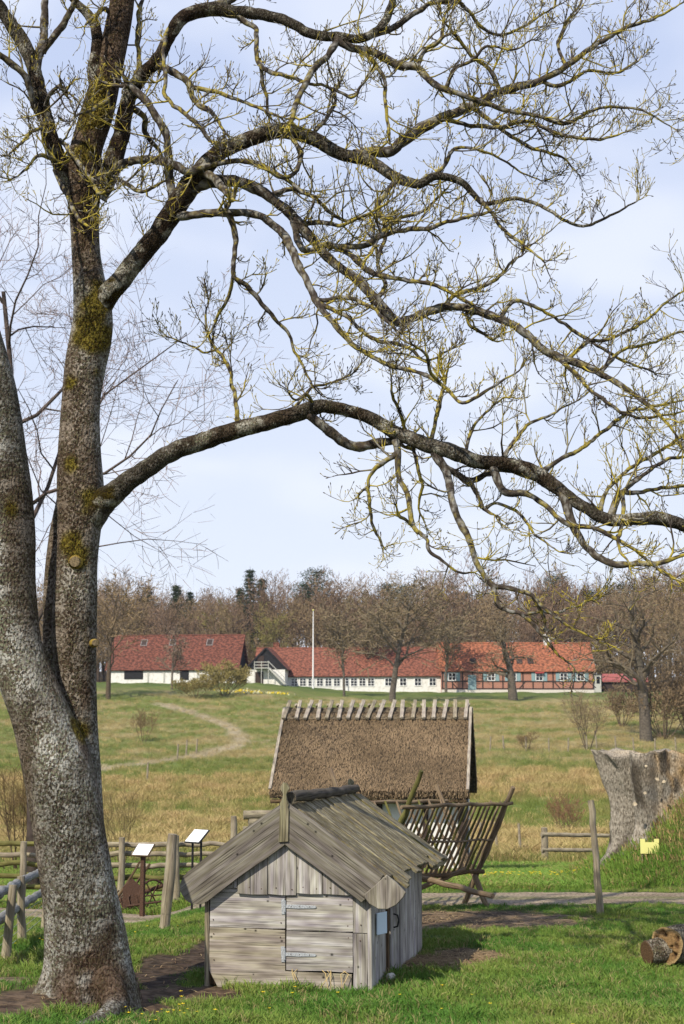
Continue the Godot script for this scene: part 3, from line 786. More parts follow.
	["limb", 0.80, [-1.349,6.040,-11.418,0.0525, -1.299,6.024,-11.396,0.0412, -1.028,6.002,-11.288,0.0371, -0.805,5.995,-11.246,0.0369, -0.647,5.961,-11.220,0.0368, -0.560,5.894,-11.193,0.0367, -0.432,5.749,-11.123,0.0365, -0.319,5.463,-10.980,0.0324, -0.179,5.145,-10.835,0.0285, -0.007,4.906,-10.776,0.0248, 0.125,4.761,-10.749,0.0212, 0.336,4.636,-10.674,0.0182, 0.562,4.528,-10.537,0.0173, 0.706,4.429,-10.436,0.0164, 0.847,4.285,-10.348,0.0149, 1.020,4.354,-10.303,0.0122, 1.249,4.487,-10.259,0.0067]],
	["branch", 1.32, [0.706,4.429,-10.436,0.0151, 0.622,4.491,-10.330,0.0142, 0.582,4.588,-10.231,0.0121, 0.488,4.634,-10.157,0.0093]],
	["limb", 1.17, [-1.208,6.243,-11.406,0.0599, -1.088,6.291,-11.379,0.0560, -0.893,6.289,-11.331,0.0521, -0.734,6.240,-11.310,0.0520, -0.576,6.163,-11.325,0.0469, -0.418,6.036,-11.338,0.0447, -0.251,5.829,-11.308,0.0446, -0.101,5.617,-11.234,0.0443, 0.108,5.431,-11.154,0.0439, 0.261,5.258,-11.134,0.0439, 0.383,5.119,-11.148,0.0461, 0.460,5.090,-11.156,0.0440, 0.584,5.139,-11.162,0.0396, 0.760,5.205,-11.144,0.0366, 0.902,5.194,-11.106,0.0365, 1.071,5.128,-11.041,0.0363, 1.312,5.005,-10.968,0.0360, 1.526,4.826,-10.966,0.0360, 1.745,4.724,-10.986,0.0310, 1.992,4.600,-10.953,0.0273, 2.214,4.424,-10.854,0.0214, 2.378,4.221,-10.788,0.0128, 2.504,4.019,-10.790,0.0071]],
	["branch", 1.20, [1.602,4.782,-10.973,0.0216, 1.707,4.666,-10.941,0.0187, 1.841,4.503,-10.871,0.0164, 1.952,4.405,-10.838,0.0157, 2.082,4.307,-10.838,0.0142, 2.275,4.279,-10.848,0.0114, 2.521,4.310,-10.821,0.0071]],
	["branch", 1.20, [0.782,5.203,-11.138,0.0219, 0.832,5.277,-11.172,0.0205, 0.897,5.336,-11.210,0.0191, 1.060,5.403,-11.296,0.0185, 1.200,5.488,-11.362,0.0164, 1.341,5.648,-11.402,0.0120, 1.439,5.711,-11.420,0.0075]],
	["branch", 1.32, [1.196,5.078,-11.005,0.0202, 1.292,5.204,-11.033,0.0174, 1.459,5.205,-11.089,0.0160, 1.722,5.082,-11.183,0.0147, 1.913,4.942,-11.195,0.0147, 2.132,4.802,-11.200,0.0118, 2.413,4.725,-11.270,0.0074]],
	["branch", 1.32, [1.700,4.746,-10.982,0.0202, 1.752,4.809,-11.016,0.0181, 1.860,4.907,-11.065,0.0167, 2.046,4.954,-11.120,0.0146, 2.305,5.093,-11.252,0.0140, 2.541,5.303,-11.421,0.0113, 2.721,5.459,-11.531,0.0076]],
	["branch", 0.60, [0.954,5.180,-11.087,0.0160, 0.970,5.053,-11.110,0.0146, 1.055,5.004,-11.131,0.0132, 1.157,4.951,-11.168,0.0110]],
	["branch", 1.44, [1.934,4.632,-10.961,0.0173, 2.126,4.853,-11.156,0.0147, 2.313,4.951,-11.315,0.0134, 2.590,5.074,-11.501,0.0113, 2.865,5.195,-11.642,0.0076]],
	["branch", 1.72, [-0.394,6.001,-11.333,0.0298, -0.304,5.698,-11.258,0.0296, -0.125,5.726,-11.244,0.0295, 0.023,5.707,-11.212,0.0295, 0.170,5.697,-11.158,0.0278, 0.353,5.765,-11.055,0.0232, 0.518,5.768,-10.972,0.0216, 0.667,5.757,-10.919,0.0201, 0.749,5.782,-10.899,0.0186, 0.968,5.837,-10.877,0.0143, 1.118,5.865,-10.866,0.0086]],
	["branch", 1.72, [-0.016,5.710,-11.221,0.0295, 0.085,5.629,-11.197,0.0294, 0.216,5.490,-11.139,0.0263, 0.397,5.406,-11.051,0.0218, 0.600,5.357,-10.994,0.0188, 0.818,5.273,-10.977,0.0159, 1.004,5.159,-10.963,0.0130]],
	["branch", 1.72, [-0.233,5.262,-10.890,0.0215, -0.180,5.177,-10.864,0.0214, -0.015,5.168,-10.810,0.0199, 0.104,5.143,-10.752,0.0177, 0.249,5.020,-10.646,0.0140, 0.405,4.855,-10.540,0.0111]],
	["branch", 1.72, [-0.179,5.145,-10.835,0.0213, 0.022,5.036,-10.778,0.0177, 0.133,4.906,-10.723,0.0162, 0.250,4.816,-10.699,0.0176, 0.463,4.772,-10.705,0.0155, 0.609,4.675,-10.707,0.0127, 0.754,4.729,-10.685,0.0084]],
	["branch", 1.32, [0.261,5.258,-11.134,0.0219, 0.333,5.401,-11.212,0.0191, 0.282,5.616,-11.305,0.0178, 0.331,5.813,-11.358,0.0172, 0.428,5.996,-11.408,0.0165, 0.624,6.093,-11.494,0.0151, 0.793,6.273,-11.618,0.0114]],
	["branch", 0.90, [-0.885,5.992,-11.261,0.0296, -0.846,5.871,-11.289,0.0267, -0.838,5.714,-11.306,0.0238, -0.843,5.515,-11.294,0.0222, -0.748,5.418,-11.293,0.0222, -0.655,5.311,-11.310,0.0223, -0.531,5.188,-11.361,0.0187, -0.423,5.083,-11.417,0.0150, -0.385,4.965,-11.458,0.0135, -0.330,4.867,-11.483,0.0128, -0.236,4.676,-11.495,0.0091]],
	["branch", 0.90, [-0.843,5.532,-11.295,0.0178, -0.898,5.379,-11.431,0.0165, -0.993,5.234,-11.548,0.0144, -1.036,5.133,-11.598,0.0091]],
	["limb", 0.40, [-1.982,6.340,-11.550,0.0607, -1.881,6.403,-11.517,0.0492, -1.736,6.485,-11.447,0.0376, -1.565,6.477,-11.364,0.0373, -1.415,6.446,-11.309,0.0371, -1.293,6.393,-11.280,0.0370, -1.196,6.338,-11.265,0.0370, -0.990,6.403,-11.241,0.0251, -0.727,6.386,-11.178,0.0220, -0.486,6.223,-11.054,0.0189, -0.243,6.006,-10.905,0.0143]],
	["limb", 0.10, [-1.168,6.335,-11.384,0.0449, -1.098,6.349,-11.315,0.0409, -1.011,6.284,-11.233,0.0384, -0.941,6.193,-11.145,0.0366, -0.841,6.008,-10.975,0.0288]],
	["limb", 0.40, [-1.342,6.065,-11.416,0.0450, -1.343,6.156,-11.416,0.0375, -1.368,6.324,-11.399,0.0374, -1.374,6.467,-11.361,0.0373, -1.388,6.656,-11.313,0.0371, -1.477,6.819,-11.304,0.0371, -1.552,6.932,-11.314,0.0334, -1.627,7.022,-11.327,0.0327, -1.694,7.086,-11.338,0.0298]],
	["limb", 0.60, [-2.108,6.247,-11.550,0.0986, -2.205,6.367,-11.532,0.0909, -2.307,6.609,-11.443,0.0751, -2.389,6.888,-11.367,0.0672, -2.464,7.236,-11.368,0.0672, -2.565,7.461,-11.357,0.0708, -2.701,7.664,-11.285,0.0593, -2.820,7.827,-11.190,0.0514, -3.033,8.122,-11.104,0.0365, -3.211,8.633,-11.099,0.0219]],
	["limb", 0.60, [-2.455,7.219,-11.368,0.0411, -2.435,7.421,-11.398,0.0389, -2.410,7.572,-11.410,0.0375, -2.422,7.887,-11.468,0.0316, -2.446,8.313,-11.607,0.0229, -2.411,8.813,-11.698,0.0154]],
	["branch", 0.60, [-2.418,7.403,-11.396,0.0337, -2.352,7.479,-11.377,0.0314, -2.270,7.587,-11.353,0.0298, -2.158,7.751,-11.288,0.0259, -2.046,7.940,-11.162,0.0183]],
	["limb", 1.20, [-2.374,6.820,-11.385,0.0374, -2.446,6.907,-11.293,0.0311, -2.478,7.046,-11.194,0.0294, -2.549,7.131,-11.144,0.0293, -2.644,7.211,-11.102,0.0292, -2.787,7.261,-11.033,0.0181]],
	["branch", 1.20, [-2.337,6.707,-11.416,0.0225, -2.374,6.709,-11.280,0.0178, -2.424,6.635,-11.147,0.0161, -2.446,6.483,-10.978,0.0144, -2.491,6.322,-10.782,0.0085]],
	["branch", 1.20, [-2.381,6.881,-11.369,0.0224, -2.301,6.945,-11.192,0.0191, -2.195,6.961,-11.045,0.0174, -2.125,6.837,-10.933,0.0215]],
	["limb", 0.40, [-1.985,7.131,-11.550,0.0758, -2.008,7.321,-11.512,0.0756, -1.994,7.473,-11.507,0.0604, -2.007,7.623,-11.513,0.0529, -2.074,7.772,-11.498,0.0468, -2.176,7.867,-11.462,0.0376, -2.273,8.005,-11.394,0.0299, -2.360,8.232,-11.303,0.0186]],
	["branch", 0.80, [-1.885,7.755,-11.550,0.0228, -1.927,7.804,-11.442,0.0195, -2.004,7.627,-11.297,0.0148, -2.036,7.518,-11.216,0.0074]],
	["branch", 1.20, [-1.929,7.192,-11.550,0.0197, -1.866,6.965,-11.330,0.0179, -1.922,6.803,-11.114,0.0175, -1.959,6.709,-10.974,0.0144, -2.014,6.558,-10.738,0.0099]],
	["branch", 1.32, [-2.178,6.467,-11.550,0.0197, -2.244,6.444,-11.387,0.0194, -2.286,6.441,-11.274,0.0192, -2.363,6.415,-11.108,0.0160, -2.414,6.211,-10.902,0.0107, -2.479,6.054,-10.700,0.0070]],
	["branch", 0.90, [-2.282,6.721,-11.550,0.0182, -2.107,6.460,-11.282,0.0207, -1.928,6.172,-10.964,0.0202, -1.835,5.978,-10.748,0.0169, -1.748,5.925,-10.627,0.0140, -1.662,5.901,-10.503,0.0083]],
	["branch", 1.20, [-1.992,6.450,-11.550,0.0228, -1.795,6.313,-11.327,0.0208, -1.567,6.089,-11.019,0.0188, -1.456,6.059,-10.878,0.0157, -1.323,6.058,-10.712,0.0084]],
	["branch", 0.80, [-2.316,6.467,-11.550,0.0228, -2.230,6.267,-11.424,0.0210, -2.114,6.039,-11.255,0.0207, -2.006,5.871,-11.104,0.0160, -1.927,5.792,-11.016,0.0087]],
	["limb", 0.50, [-1.979,6.247,-11.550,0.0986, -1.881,6.403,-11.516,0.0907, -1.786,6.744,-11.525,0.0757, -1.730,7.035,-11.487,0.0679, -1.619,7.193,-11.422,0.0615, -1.477,7.332,-11.356,0.0552, -1.396,7.471,-11.326,0.0521, -1.333,7.597,-11.321,0.0595, -1.239,7.695,-11.329,0.0595, -1.056,7.746,-11.346,0.0596, -0.813,7.708,-11.339,0.0536, -0.585,7.655,-11.284,0.0489, -0.414,7.573,-11.224,0.0457, -0.245,7.453,-11.170,0.0440, -0.008,7.399,-11.145,0.0395, 0.158,7.404,-11.156,0.0381, 0.269,7.477,-11.168,0.0367, 0.365,7.615,-11.173,0.0367, 0.405,7.728,-11.163,0.0337, 0.428,7.915,-11.115,0.0255, 0.536,8.156,-11.015,0.0145]],
	["limb", 1.72, [-0.055,7.401,-11.150,0.0366, 0.063,7.323,-11.144,0.0366, 0.237,7.288,-11.157,0.0366, 0.433,7.178,-11.156,0.0352, 0.589,7.135,-11.117,0.0321, 0.687,7.017,-11.077,0.0291, 0.809,6.926,-11.040,0.0275, 1.094,6.812,-11.024,0.0232, 1.290,6.759,-11.052,0.0203, 1.540,6.720,-11.075,0.0175, 1.738,6.660,-11.050,0.0160, 1.983,6.740,-10.972,0.0130, 2.227,6.719,-10.924,0.0108, 2.403,6.640,-10.929,0.0086, 2.520,6.576,-10.948,0.0058]],
	["branch", 1.32, [0.103,7.394,-11.152,0.0308, 0.238,7.458,-11.196,0.0309, 0.438,7.550,-11.228,0.0295, 0.559,7.640,-11.238,0.0258, 0.689,7.753,-11.276,0.0222, 0.833,7.960,-11.359,0.0179, 1.051,8.249,-11.490,0.0113]],
	["branch", 0.90, [-0.024,7.391,-11.147,0.0293, -0.102,7.247,-11.089,0.0291, -0.187,7.135,-11.028,0.0290, -0.240,7.034,-10.971,0.0288, -0.291,6.879,-10.883,0.0257, -0.349,6.670,-10.777,0.0226, -0.391,6.488,-10.704,0.0183]],
	["branch", 1.20, [0.142,7.301,-11.150,0.0220, 0.236,7.203,-11.121,0.0204, 0.297,7.104,-11.086,0.0197, 0.334,6.946,-11.030,0.0181, 0.340,6.765,-10.972,0.0166, 0.360,6.459,-10.938,0.0129]],
	["branch", 0.90, [-0.854,7.700,-11.340,0.0298, -0.772,7.626,-11.329,0.0253, -0.690,7.568,-11.315,0.0223, -0.677,7.356,-11.265,0.0222, -0.617,7.175,-11.202,0.0206, -0.456,7.091,-11.148,0.0190, -0.282,7.020,-11.120,0.0161, -0.086,6.970,-11.118,0.0146, 0.070,6.895,-11.117,0.0146, 0.141,6.965,-11.108,0.0109, 0.203,7.039,-11.089,0.0073]],
	["branch", 0.90, [-0.659,7.276,-11.238,0.0177, -0.631,7.128,-11.319,0.0164, -0.600,6.982,-11.368,0.0142, -0.592,6.810,-11.401,0.0090]],
	["limb", 0.90, [-1.544,7.262,-11.388,0.0374, -1.460,7.264,-11.356,0.0328, -1.366,7.211,-11.315,0.0327, -1.218,7.056,-11.217,0.0309, -1.159,6.891,-11.128,0.0263, -1.106,6.804,-11.079,0.0233, -1.015,6.731,-11.026,0.0203, -0.907,6.545,-10.953,0.0129]],
	["branch", 1.32, [-1.199,7.012,-11.193,0.0220, -1.078,6.978,-11.173,0.0205, -0.886,6.912,-11.137,0.0183, -0.684,6.792,-11.053,0.0152, -0.477,6.650,-10.950,0.0101]],
	["branch", 0.80, [-1.349,7.580,-11.322,0.0238, -1.393,7.540,-11.293,0.0208, -1.413,7.334,-11.218,0.0192, -1.394,7.096,-11.159,0.0183, -1.375,6.879,-11.101,0.0182, -1.230,6.716,-11.010,0.0188, -1.060,6.511,-10.871,0.0186, -0.983,6.391,-10.796,0.0142]],
	["branch", 0.80, [-1.696,7.093,-11.464,0.0301, -1.656,7.430,-11.597,0.0259, -1.692,7.743,-11.701,0.0231, -1.671,8.033,-11.748,0.0185, -1.619,8.337,-11.815,0.0116]],
	["branch", 0.90, [-1.730,6.994,-11.492,0.0302, -1.612,6.951,-11.648,0.0260, -1.615,6.849,-11.754,0.0247, -1.527,6.760,-11.854,0.0156, -1.478,6.666,-11.946,0.0094]],
	["limb", 1.72, [-1.144,7.742,-11.338,0.0372, -0.949,7.840,-11.411,0.0337, -0.710,7.987,-11.459,0.0301, -0.348,8.142,-11.618,0.0259, 0.068,8.391,-11.831,0.0194, 0.495,8.668,-11.919,0.0117]],
	["branch", 1.87, [0.689,7.753,-11.276,0.0193, 0.932,7.780,-11.294,0.0178, 1.104,7.615,-11.358,0.0164, 1.279,7.564,-11.427,0.0150, 1.490,7.675,-11.478,0.0128, 1.738,7.826,-11.484,0.0090]],
	["branch", 1.87, [1.275,7.089,-11.456,0.0211, 1.194,7.262,-11.424,0.0188, 1.030,7.371,-11.384,0.0172, 0.905,7.500,-11.299,0.0148, 0.797,7.590,-11.224,0.0103]],
	["branch", 1.87, [1.615,7.207,-11.508,0.0196, 1.773,7.180,-11.543,0.0182, 2.025,7.328,-11.565,0.0152, 2.239,7.335,-11.618,0.0137, 2.467,7.486,-11.715,0.0085]],
	["branch", 1.87, [1.022,6.926,-11.357,0.0224, 1.174,6.783,-11.299,0.0208, 1.325,6.636,-11.245,0.0177, 1.479,6.524,-11.236,0.0148, 1.713,6.465,-11.233,0.0118, 1.824,6.331,-11.206,0.0074]],
	["branch", 1.72, [1.819,7.332,-11.500,0.0181, 1.767,7.541,-11.558,0.0152, 1.845,7.741,-11.609,0.0137, 1.980,7.965,-11.703,0.0108, 2.087,8.203,-11.816,0.0078]],
	["branch", 1.87, [0.809,6.926,-11.040,0.0217, 0.875,7.047,-10.965,0.0173, 0.987,7.089,-10.913,0.0143, 1.101,7.209,-10.875,0.0129, 1.289,7.153,-10.843,0.0107, 1.436,7.208,-10.789,0.0071]],
	["branch", 1.87, [0.589,7.135,-11.117,0.0219, 0.656,7.309,-11.167,0.0205, 0.777,7.423,-11.194,0.0176, 0.820,7.626,-11.211,0.0147, 0.947,7.855,-11.275,0.0104]],
	["branch", 1.87, [0.776,6.792,-11.280,0.0237, 1.011,6.724,-11.257,0.0207, 1.244,6.683,-11.219,0.0192, 1.468,6.690,-11.120,0.0168, 1.687,6.548,-11.035,0.0145, 1.991,6.497,-11.012,0.0116, 2.186,6.563,-11.014,0.0072]],
	["branch", 1.87, [0.701,6.209,-11.038,0.0188, 0.796,6.313,-11.056,0.0167, 0.875,6.438,-11.065,0.0153, 1.032,6.462,-11.083,0.0138, 1.233,6.411,-11.158,0.0117, 1.397,6.327,-11.237,0.0089, 1.560,6.281,-11.288,0.0059]],
	["branch", 1.72, [-0.252,6.617,-11.240,0.0221, -0.135,6.800,-11.338,0.0194, -0.056,6.954,-11.401,0.0165, -0.040,7.097,-11.437,0.0105]],
	["branch", 1.72, [-0.449,6.668,-11.224,0.0221, -0.327,6.458,-11.115,0.0190, -0.346,6.274,-11.019,0.0188, -0.434,6.135,-10.909,0.0165, -0.557,6.150,-10.786,0.0113]],
	["branch", 1.87, [0.425,6.217,-11.081,0.0233, 0.330,6.053,-11.009,0.0217, 0.275,5.956,-10.964,0.0216, 0.317,5.762,-10.865,0.0200, 0.269,5.612,-10.769,0.0156]],
	["branch", 1.87, [-0.576,6.163,-11.325,0.0223, -0.413,6.239,-11.395,0.0210, -0.256,6.232,-11.486,0.0189, -0.097,6.138,-11.619,0.0168, 0.065,6.099,-11.697,0.0138, 0.229,6.159,-11.747,0.0093]],
	["branch", 1.87, [-0.330,5.924,-11.322,0.0223, -0.172,5.913,-11.222,0.0206, -0.015,5.837,-11.100,0.0175, 0.152,5.842,-10.934,0.0144, 0.322,5.885,-10.772,0.0085]],
]

# moss cushions: where, how wide
const MOSS = [[-1.92, 3.76, -11.35, 0.16], [-1.79, 3.77, -11.40, 0.10], [-2.10, 4.02, -11.38, 0.09], [-2.04, 3.39, -11.35, 0.16], [-2.01, 3.28, -11.35, 0.10], [-2.13, 4.69, -11.40, 0.07], [-1.89, 4.76, -11.40, 0.09], [-1.93, 5.09, -11.40, 0.22], [-1.86, 5.34, -11.40, 0.20], [-2.47, 3.61, -11.05, 0.10], [-1.89, 2.67, -11.35, 0.09], [-1.90, 5.22, -11.40, 0.12], [-1.98, 6.91, -11.40, 0.20], [-1.98, 7.12, -11.40, 0.12], [-2.03, 6.57, -11.40, 0.12], [-1.95, 1.99, -11.30, 0.12]]
# places where the lichen is gone and red-brown bark shows
const BARE_BARK = [[-1.56, 0.34, -11.00, 0.26], [-1.53, 0.51, -11.05, 0.20], [-1.66, 0.22, -10.90, 0.24], [-1.99, 0.21, -10.95, 0.16], [-1.58, 0.93, -11.05, 0.10], [-1.61, 0.75, -11.05, 0.10], [-1.73, 0.12, -10.90, 0.18], [-1.91, 0.08, -10.95, 0.14], [-1.70, 1.14, -11.05, 0.06], [-1.77, 1.49, -11.10, 0.09], [-1.85, 1.74, -11.10, 0.09], [-1.89, 2.29, -11.35, 0.11], [-1.88, 2.52, -11.35, 0.08], [-1.88, 1.96, -11.25, 0.10], [-2.28, 3.02, -11.05, 0.07], [-2.27, 3.24, -11.05, 0.08], [-1.86, 4.53, -11.40, 0.08], [-1.84, 4.22, -11.40, 0.06], [-1.86, 3.51, -11.40, 0.06], [-2.03, 5.75, -11.40, 0.20], [-2.04, 6.03, -11.40, 0.20], [-2.06, 6.28, -11.40, 0.22], [-2.03, 6.57, -11.40, 0.20], [-1.96, 6.89, -11.40, 0.22], [-1.89, 7.21, -11.40, 0.20], [-1.83, 7.52, -11.40, 0.20], [-1.78, 7.85, -11.40, 0.20], [-1.54, 5.71, -11.30, 0.12], [-1.35, 5.97, -11.25, 0.15], [-1.19, 6.17, -11.20, 0.15], [-0.99, 6.43, -11.15, 0.12], [-2.30, 6.59, -11.40, 0.14], [-2.37, 6.86, -11.30, 0.14], [-2.44, 7.18, -11.25, 0.14], [-1.77, 6.69, -11.40, 0.14], [-1.61, 7.16, -11.35, 0.14], [-1.33, 7.59, -11.30, 0.14]]

func catmull(a: Vector4, b: Vector4, c: Vector4, d: Vector4, t: float) -> Vector4:
	var t2 := t * t
	var t3 := t2 * t
	return 0.5 * (2.0 * b + (c - a) * t + (2.0 * a - 5.0 * b + 4.0 * c - d) * t2 + (3.0 * b - a - 3.0 * c + d) * t3)

func smooth_path(flat: Array, step: float) -> Array:
	var q: Array[Vector4] = []
	for k in range(0, flat.size(), 4):
		q.append(Vector4(flat[k], flat[k + 1], flat[k + 2], flat[k + 3]))
	var out: Array[Vector4] = []
	for k in q.size() - 1:
		var a := q[maxi(k - 1, 0)]
		var d := q[mini(k + 2, q.size() - 1)]
		var l := Vector3(q[k].x - q[k + 1].x, q[k].y - q[k + 1].y, q[k].z - q[k + 1].z).length()
		var m := maxi(1, int(ceil(l / step)))
		for j in m:
			out.append(catmull(a, q[k], q[k + 1], d, float(j) / m))
	out.append(q[-1])
	return out

func bark_colour(p: Vector3, rad: float) -> Color:
	# crusts of yellow and grey lichen over dark brown bark; thin wood carries more of the yellow
	var a := n1.get_noise_3d(p.x * 60.0, p.y * 60.0, p.z * 60.0)
	var b := n1.get_noise_3d(p.x * 560.0 + 50.0, p.y * 560.0, p.z * 560.0)
	var g := n2.get_noise_3d(p.x * 480.0, p.y * 480.0 + 90.0, p.z * 480.0)
	var c := Color(0.045, 0.036, 0.028).lerp(Color(0.11, 0.09, 0.072), clampf(0.5 + b, 0, 1))
	c = c.lerp(Color(0.31, 0.30, 0.27), ss(0.10, 0.30, g + 0.15 * a) * 0.85)
	var thin := 1.0 - ss(0.007, 0.034, rad)
	var y := ss(0.08, 0.26, 0.5 * a + 0.9 * b - 0.10 + 0.20 * thin)
	c = c.lerp(Color(0.40, 0.325, 0.05), y * (0.15 + 0.8 * thin))
	return c

func trunk_tint(p: Vector3) -> Color:
	# multiplies the lichen texture: brown streaks where the bark is bare, moss cushions
	var a := n1.get_noise_3d(p.x * 26.0, p.y * 8.0, p.z * 26.0)
	var big := n2.get_noise_3d(p.x * 70.0 + 20.0, p.y * 40.0, p.z * 70.0)
	var c := Color(0.50, 0.48, 0.45).lerp(Color(1.0, 0.99, 0.96), ss(-0.2, 0.3, big))
	c = c.lerp(Color(0.40, 0.30, 0.23), ss(0.0, 0.30, a) * 0.8)
	var w := n1.get_noise_3d(p.x * 120.0, p.y * 120.0, p.z * 120.0)
	for q in BARE_BARK:
		var f: float = 1.0 - ((p - Vector3(q[0], q[1], q[2])) * Vector3(1.0, 0.55, 1.0)).length() / q[3]
		if f > -0.6:
			c = c.lerp(Color(0.27, 0.19, 0.14), 0.85 * ss(-0.1, 0.35, f + 0.5 * a + 0.5 * w))
	for q in MOSS:
		var e: float = 1.0 - (p - Vector3(q[0], q[1], q[2])).length() / q[3]
		if e > -0.5:
			c = c.lerp(Color(0.34, 0.27, 0.05), ss(0.0, 0.35, e + 0.55 * w))
	return c

func fat_tube(mb: MB, path: Array, sides: int, rough: float, root_flare := false, dark := false) -> void:
	var m := path.size()
	var b0 := mb.v.size()
	var p0 := Vector3(path[0].x, path[0].y, path[0].z)
	var t := (Vector3(path[1].x, path[1].y, path[1].z) - p0).normalized()
	var a := t.cross(Vector3.FORWARD).normalized()
	for k in m:
		var p := Vector3(path[k].x, path[k].y, path[k].z)
		var pn: Vector4 = path[mini(k + 1, m - 1)]
		var pp: Vector4 = path[maxi(k - 1, 0)]
		t = Vector3(pn.x - pp.x, pn.y - pp.y, pn.z - pp.z).normalized()
		a = (a - t * a.dot(t)).normalized()
		var bb := t.cross(a)
		for j in sides:
			var an := TAU * j / sides
			var d := a * cos(an) + bb * sin(an)
			var r: float = path[k].w
			var q := p + d * r
			var w := n1.get_noise_3d(q.x * 16.0, q.y * 9.0, q.z * 16.0) * 0.14 + n1.get_noise_3d(q.x * 70.0, q.y * 40.0, q.z * 70.0) * 0.05
			w *= rough
			if root_flare:
				var low := 1.0 - ss(0.0, 0.55, p.y - 0.02)
				w += low * low * (0.16 * maxf(0.0, sin(an * 5.0 + 1.2)) + 0.07 * sin(an * 9.0))
			mb.v.append(p + d * r * (1.0 + w))
			var tint := trunk_tint(q)
			if dark:
				# limbs: black-brown bark with separate crusts of pale lichen
				var w2 := n1.get_noise_3d(q.x * 190.0, q.y * 190.0, q.z * 190.0) + 0.5 * n2.get_noise_3d(q.x * 50.0, q.y * 50.0, q.z * 50.0)
				tint = Color(tint.r * 0.42, tint.g * 0.40, tint.b * 0.38).lerp(Color(0.85, 0.84, 0.80), ss(0.10, 0.30, w2))
			mb.c.append(tint)
	mb.n.resize(mb.v.size())
	for k in m:
		for j in sides:
			var q := b0 + k * sides + j
			var du := mb.v[b0 + k * sides + (j + 1) % sides] - mb.v[b0 + k * sides + (j + sides - 1) % sides]
			var dv := mb.v[b0 + mini(k + 1, m - 1) * sides + j] - mb.v[b0 + maxi(k - 1, 0) * sides + j]
			mb.n[q] = du.cross(dv).normalized()
	for k in m - 1:
		for j in sides:
			var q0 := b0 + k * sides + j
			var q1 := b0 + k * sides + (j + 1) % sides
			mb.i.append(q0); mb.i.append(q1 + sides); mb.i.append(q1)
			mb.i.append(q0); mb.i.append(q0 + sides); mb.i.append(q1 + sides)

func wood_tube(mb: MB, path: Array, sides: int, knob := 0.16) -> void:
	var p := PackedVector3Array()
	var r := PackedFloat32Array()
	var c := PackedColorArray()
	for k in path.size():
		var q := Vector3(path[k].x, path[k].y, path[k].z)
		p.append(q)
		r.append(path[k].w * (1.0 + knob * 1.6 * n1.get_noise_3d(q.x * 90.0, q.y * 90.0, q.z * 90.0) + knob * 1.8 * n2.get_noise_3d(q.x * 330.0, q.y * 330.0, q.z * 330.0)))
		c.append(Color.WHITE)
	var b0 := mb.v.size()
	mb.tube(p, r, sides, c, false)
	for k in range(b0, mb.v.size()):
		mb.c[k] = bark_colour(mb.v[k], r[(k - b0) / sides])

func twig(mb: MB, at: Vector3, dir: Vector3, length: float, rad: float, level: int, r: RandomNumberGenerator) -> void:
	var segs := 6 if level == 0 else (4 if level == 1 else 3)
	var path: Array[Vector4] = []
	var d := dir
	var p := at
	path.append(Vector4(p.x, p.y, p.z, rad))
	var st := length / segs
	for k in segs:
		var kink := 0.22 if level == 0 else 0.18
		d = (d + Vector3(r.randfn(), r.randfn(), r.randfn() * 0.8) * kink + Vector3(0, 0.09 + 0.04 * level, 0)).normalized()
		p += d * st
		var t := float(k + 1) / segs
		path.append(Vector4(p.x, p.y, p.z, maxf(rad * (1.0 - 0.62 * t), 0.0019)))
		if level < 2:
			var most := 2 if level == 0 and k % 2 == 0 else 1
			for j in most:
				if r.randf() < (0.74 if level == 0 else 0.40):
					var side := Vector3(r.randfn(), r.randfn() + 0.25, r.randfn() * 0.8).normalized()
					var nd := (d * 1.0 + side * 0.9).normalized()
					var l2 := (length * r.randf_range(0.22, 0.6) * (1.15 - 0.5 * t)) if level == 0 else r.randf_range(0.03, 0.10)
					twig(mb, p, nd, l2, maxf(path[-1].w * 0.72, 0.0022), level + 1, r)
	if r.randf() < 0.6:
		# a swollen bud
		var e := p + d * 0.012
		path.append(Vector4(e.x, e.y, e.z, 0.0048))
		e += d * 0.012
		path.append(Vector4(e.x, e.y, e.z, 0.0016))
	wood_tube(mb, path, 4 if level == 0 else 3, 0.2)

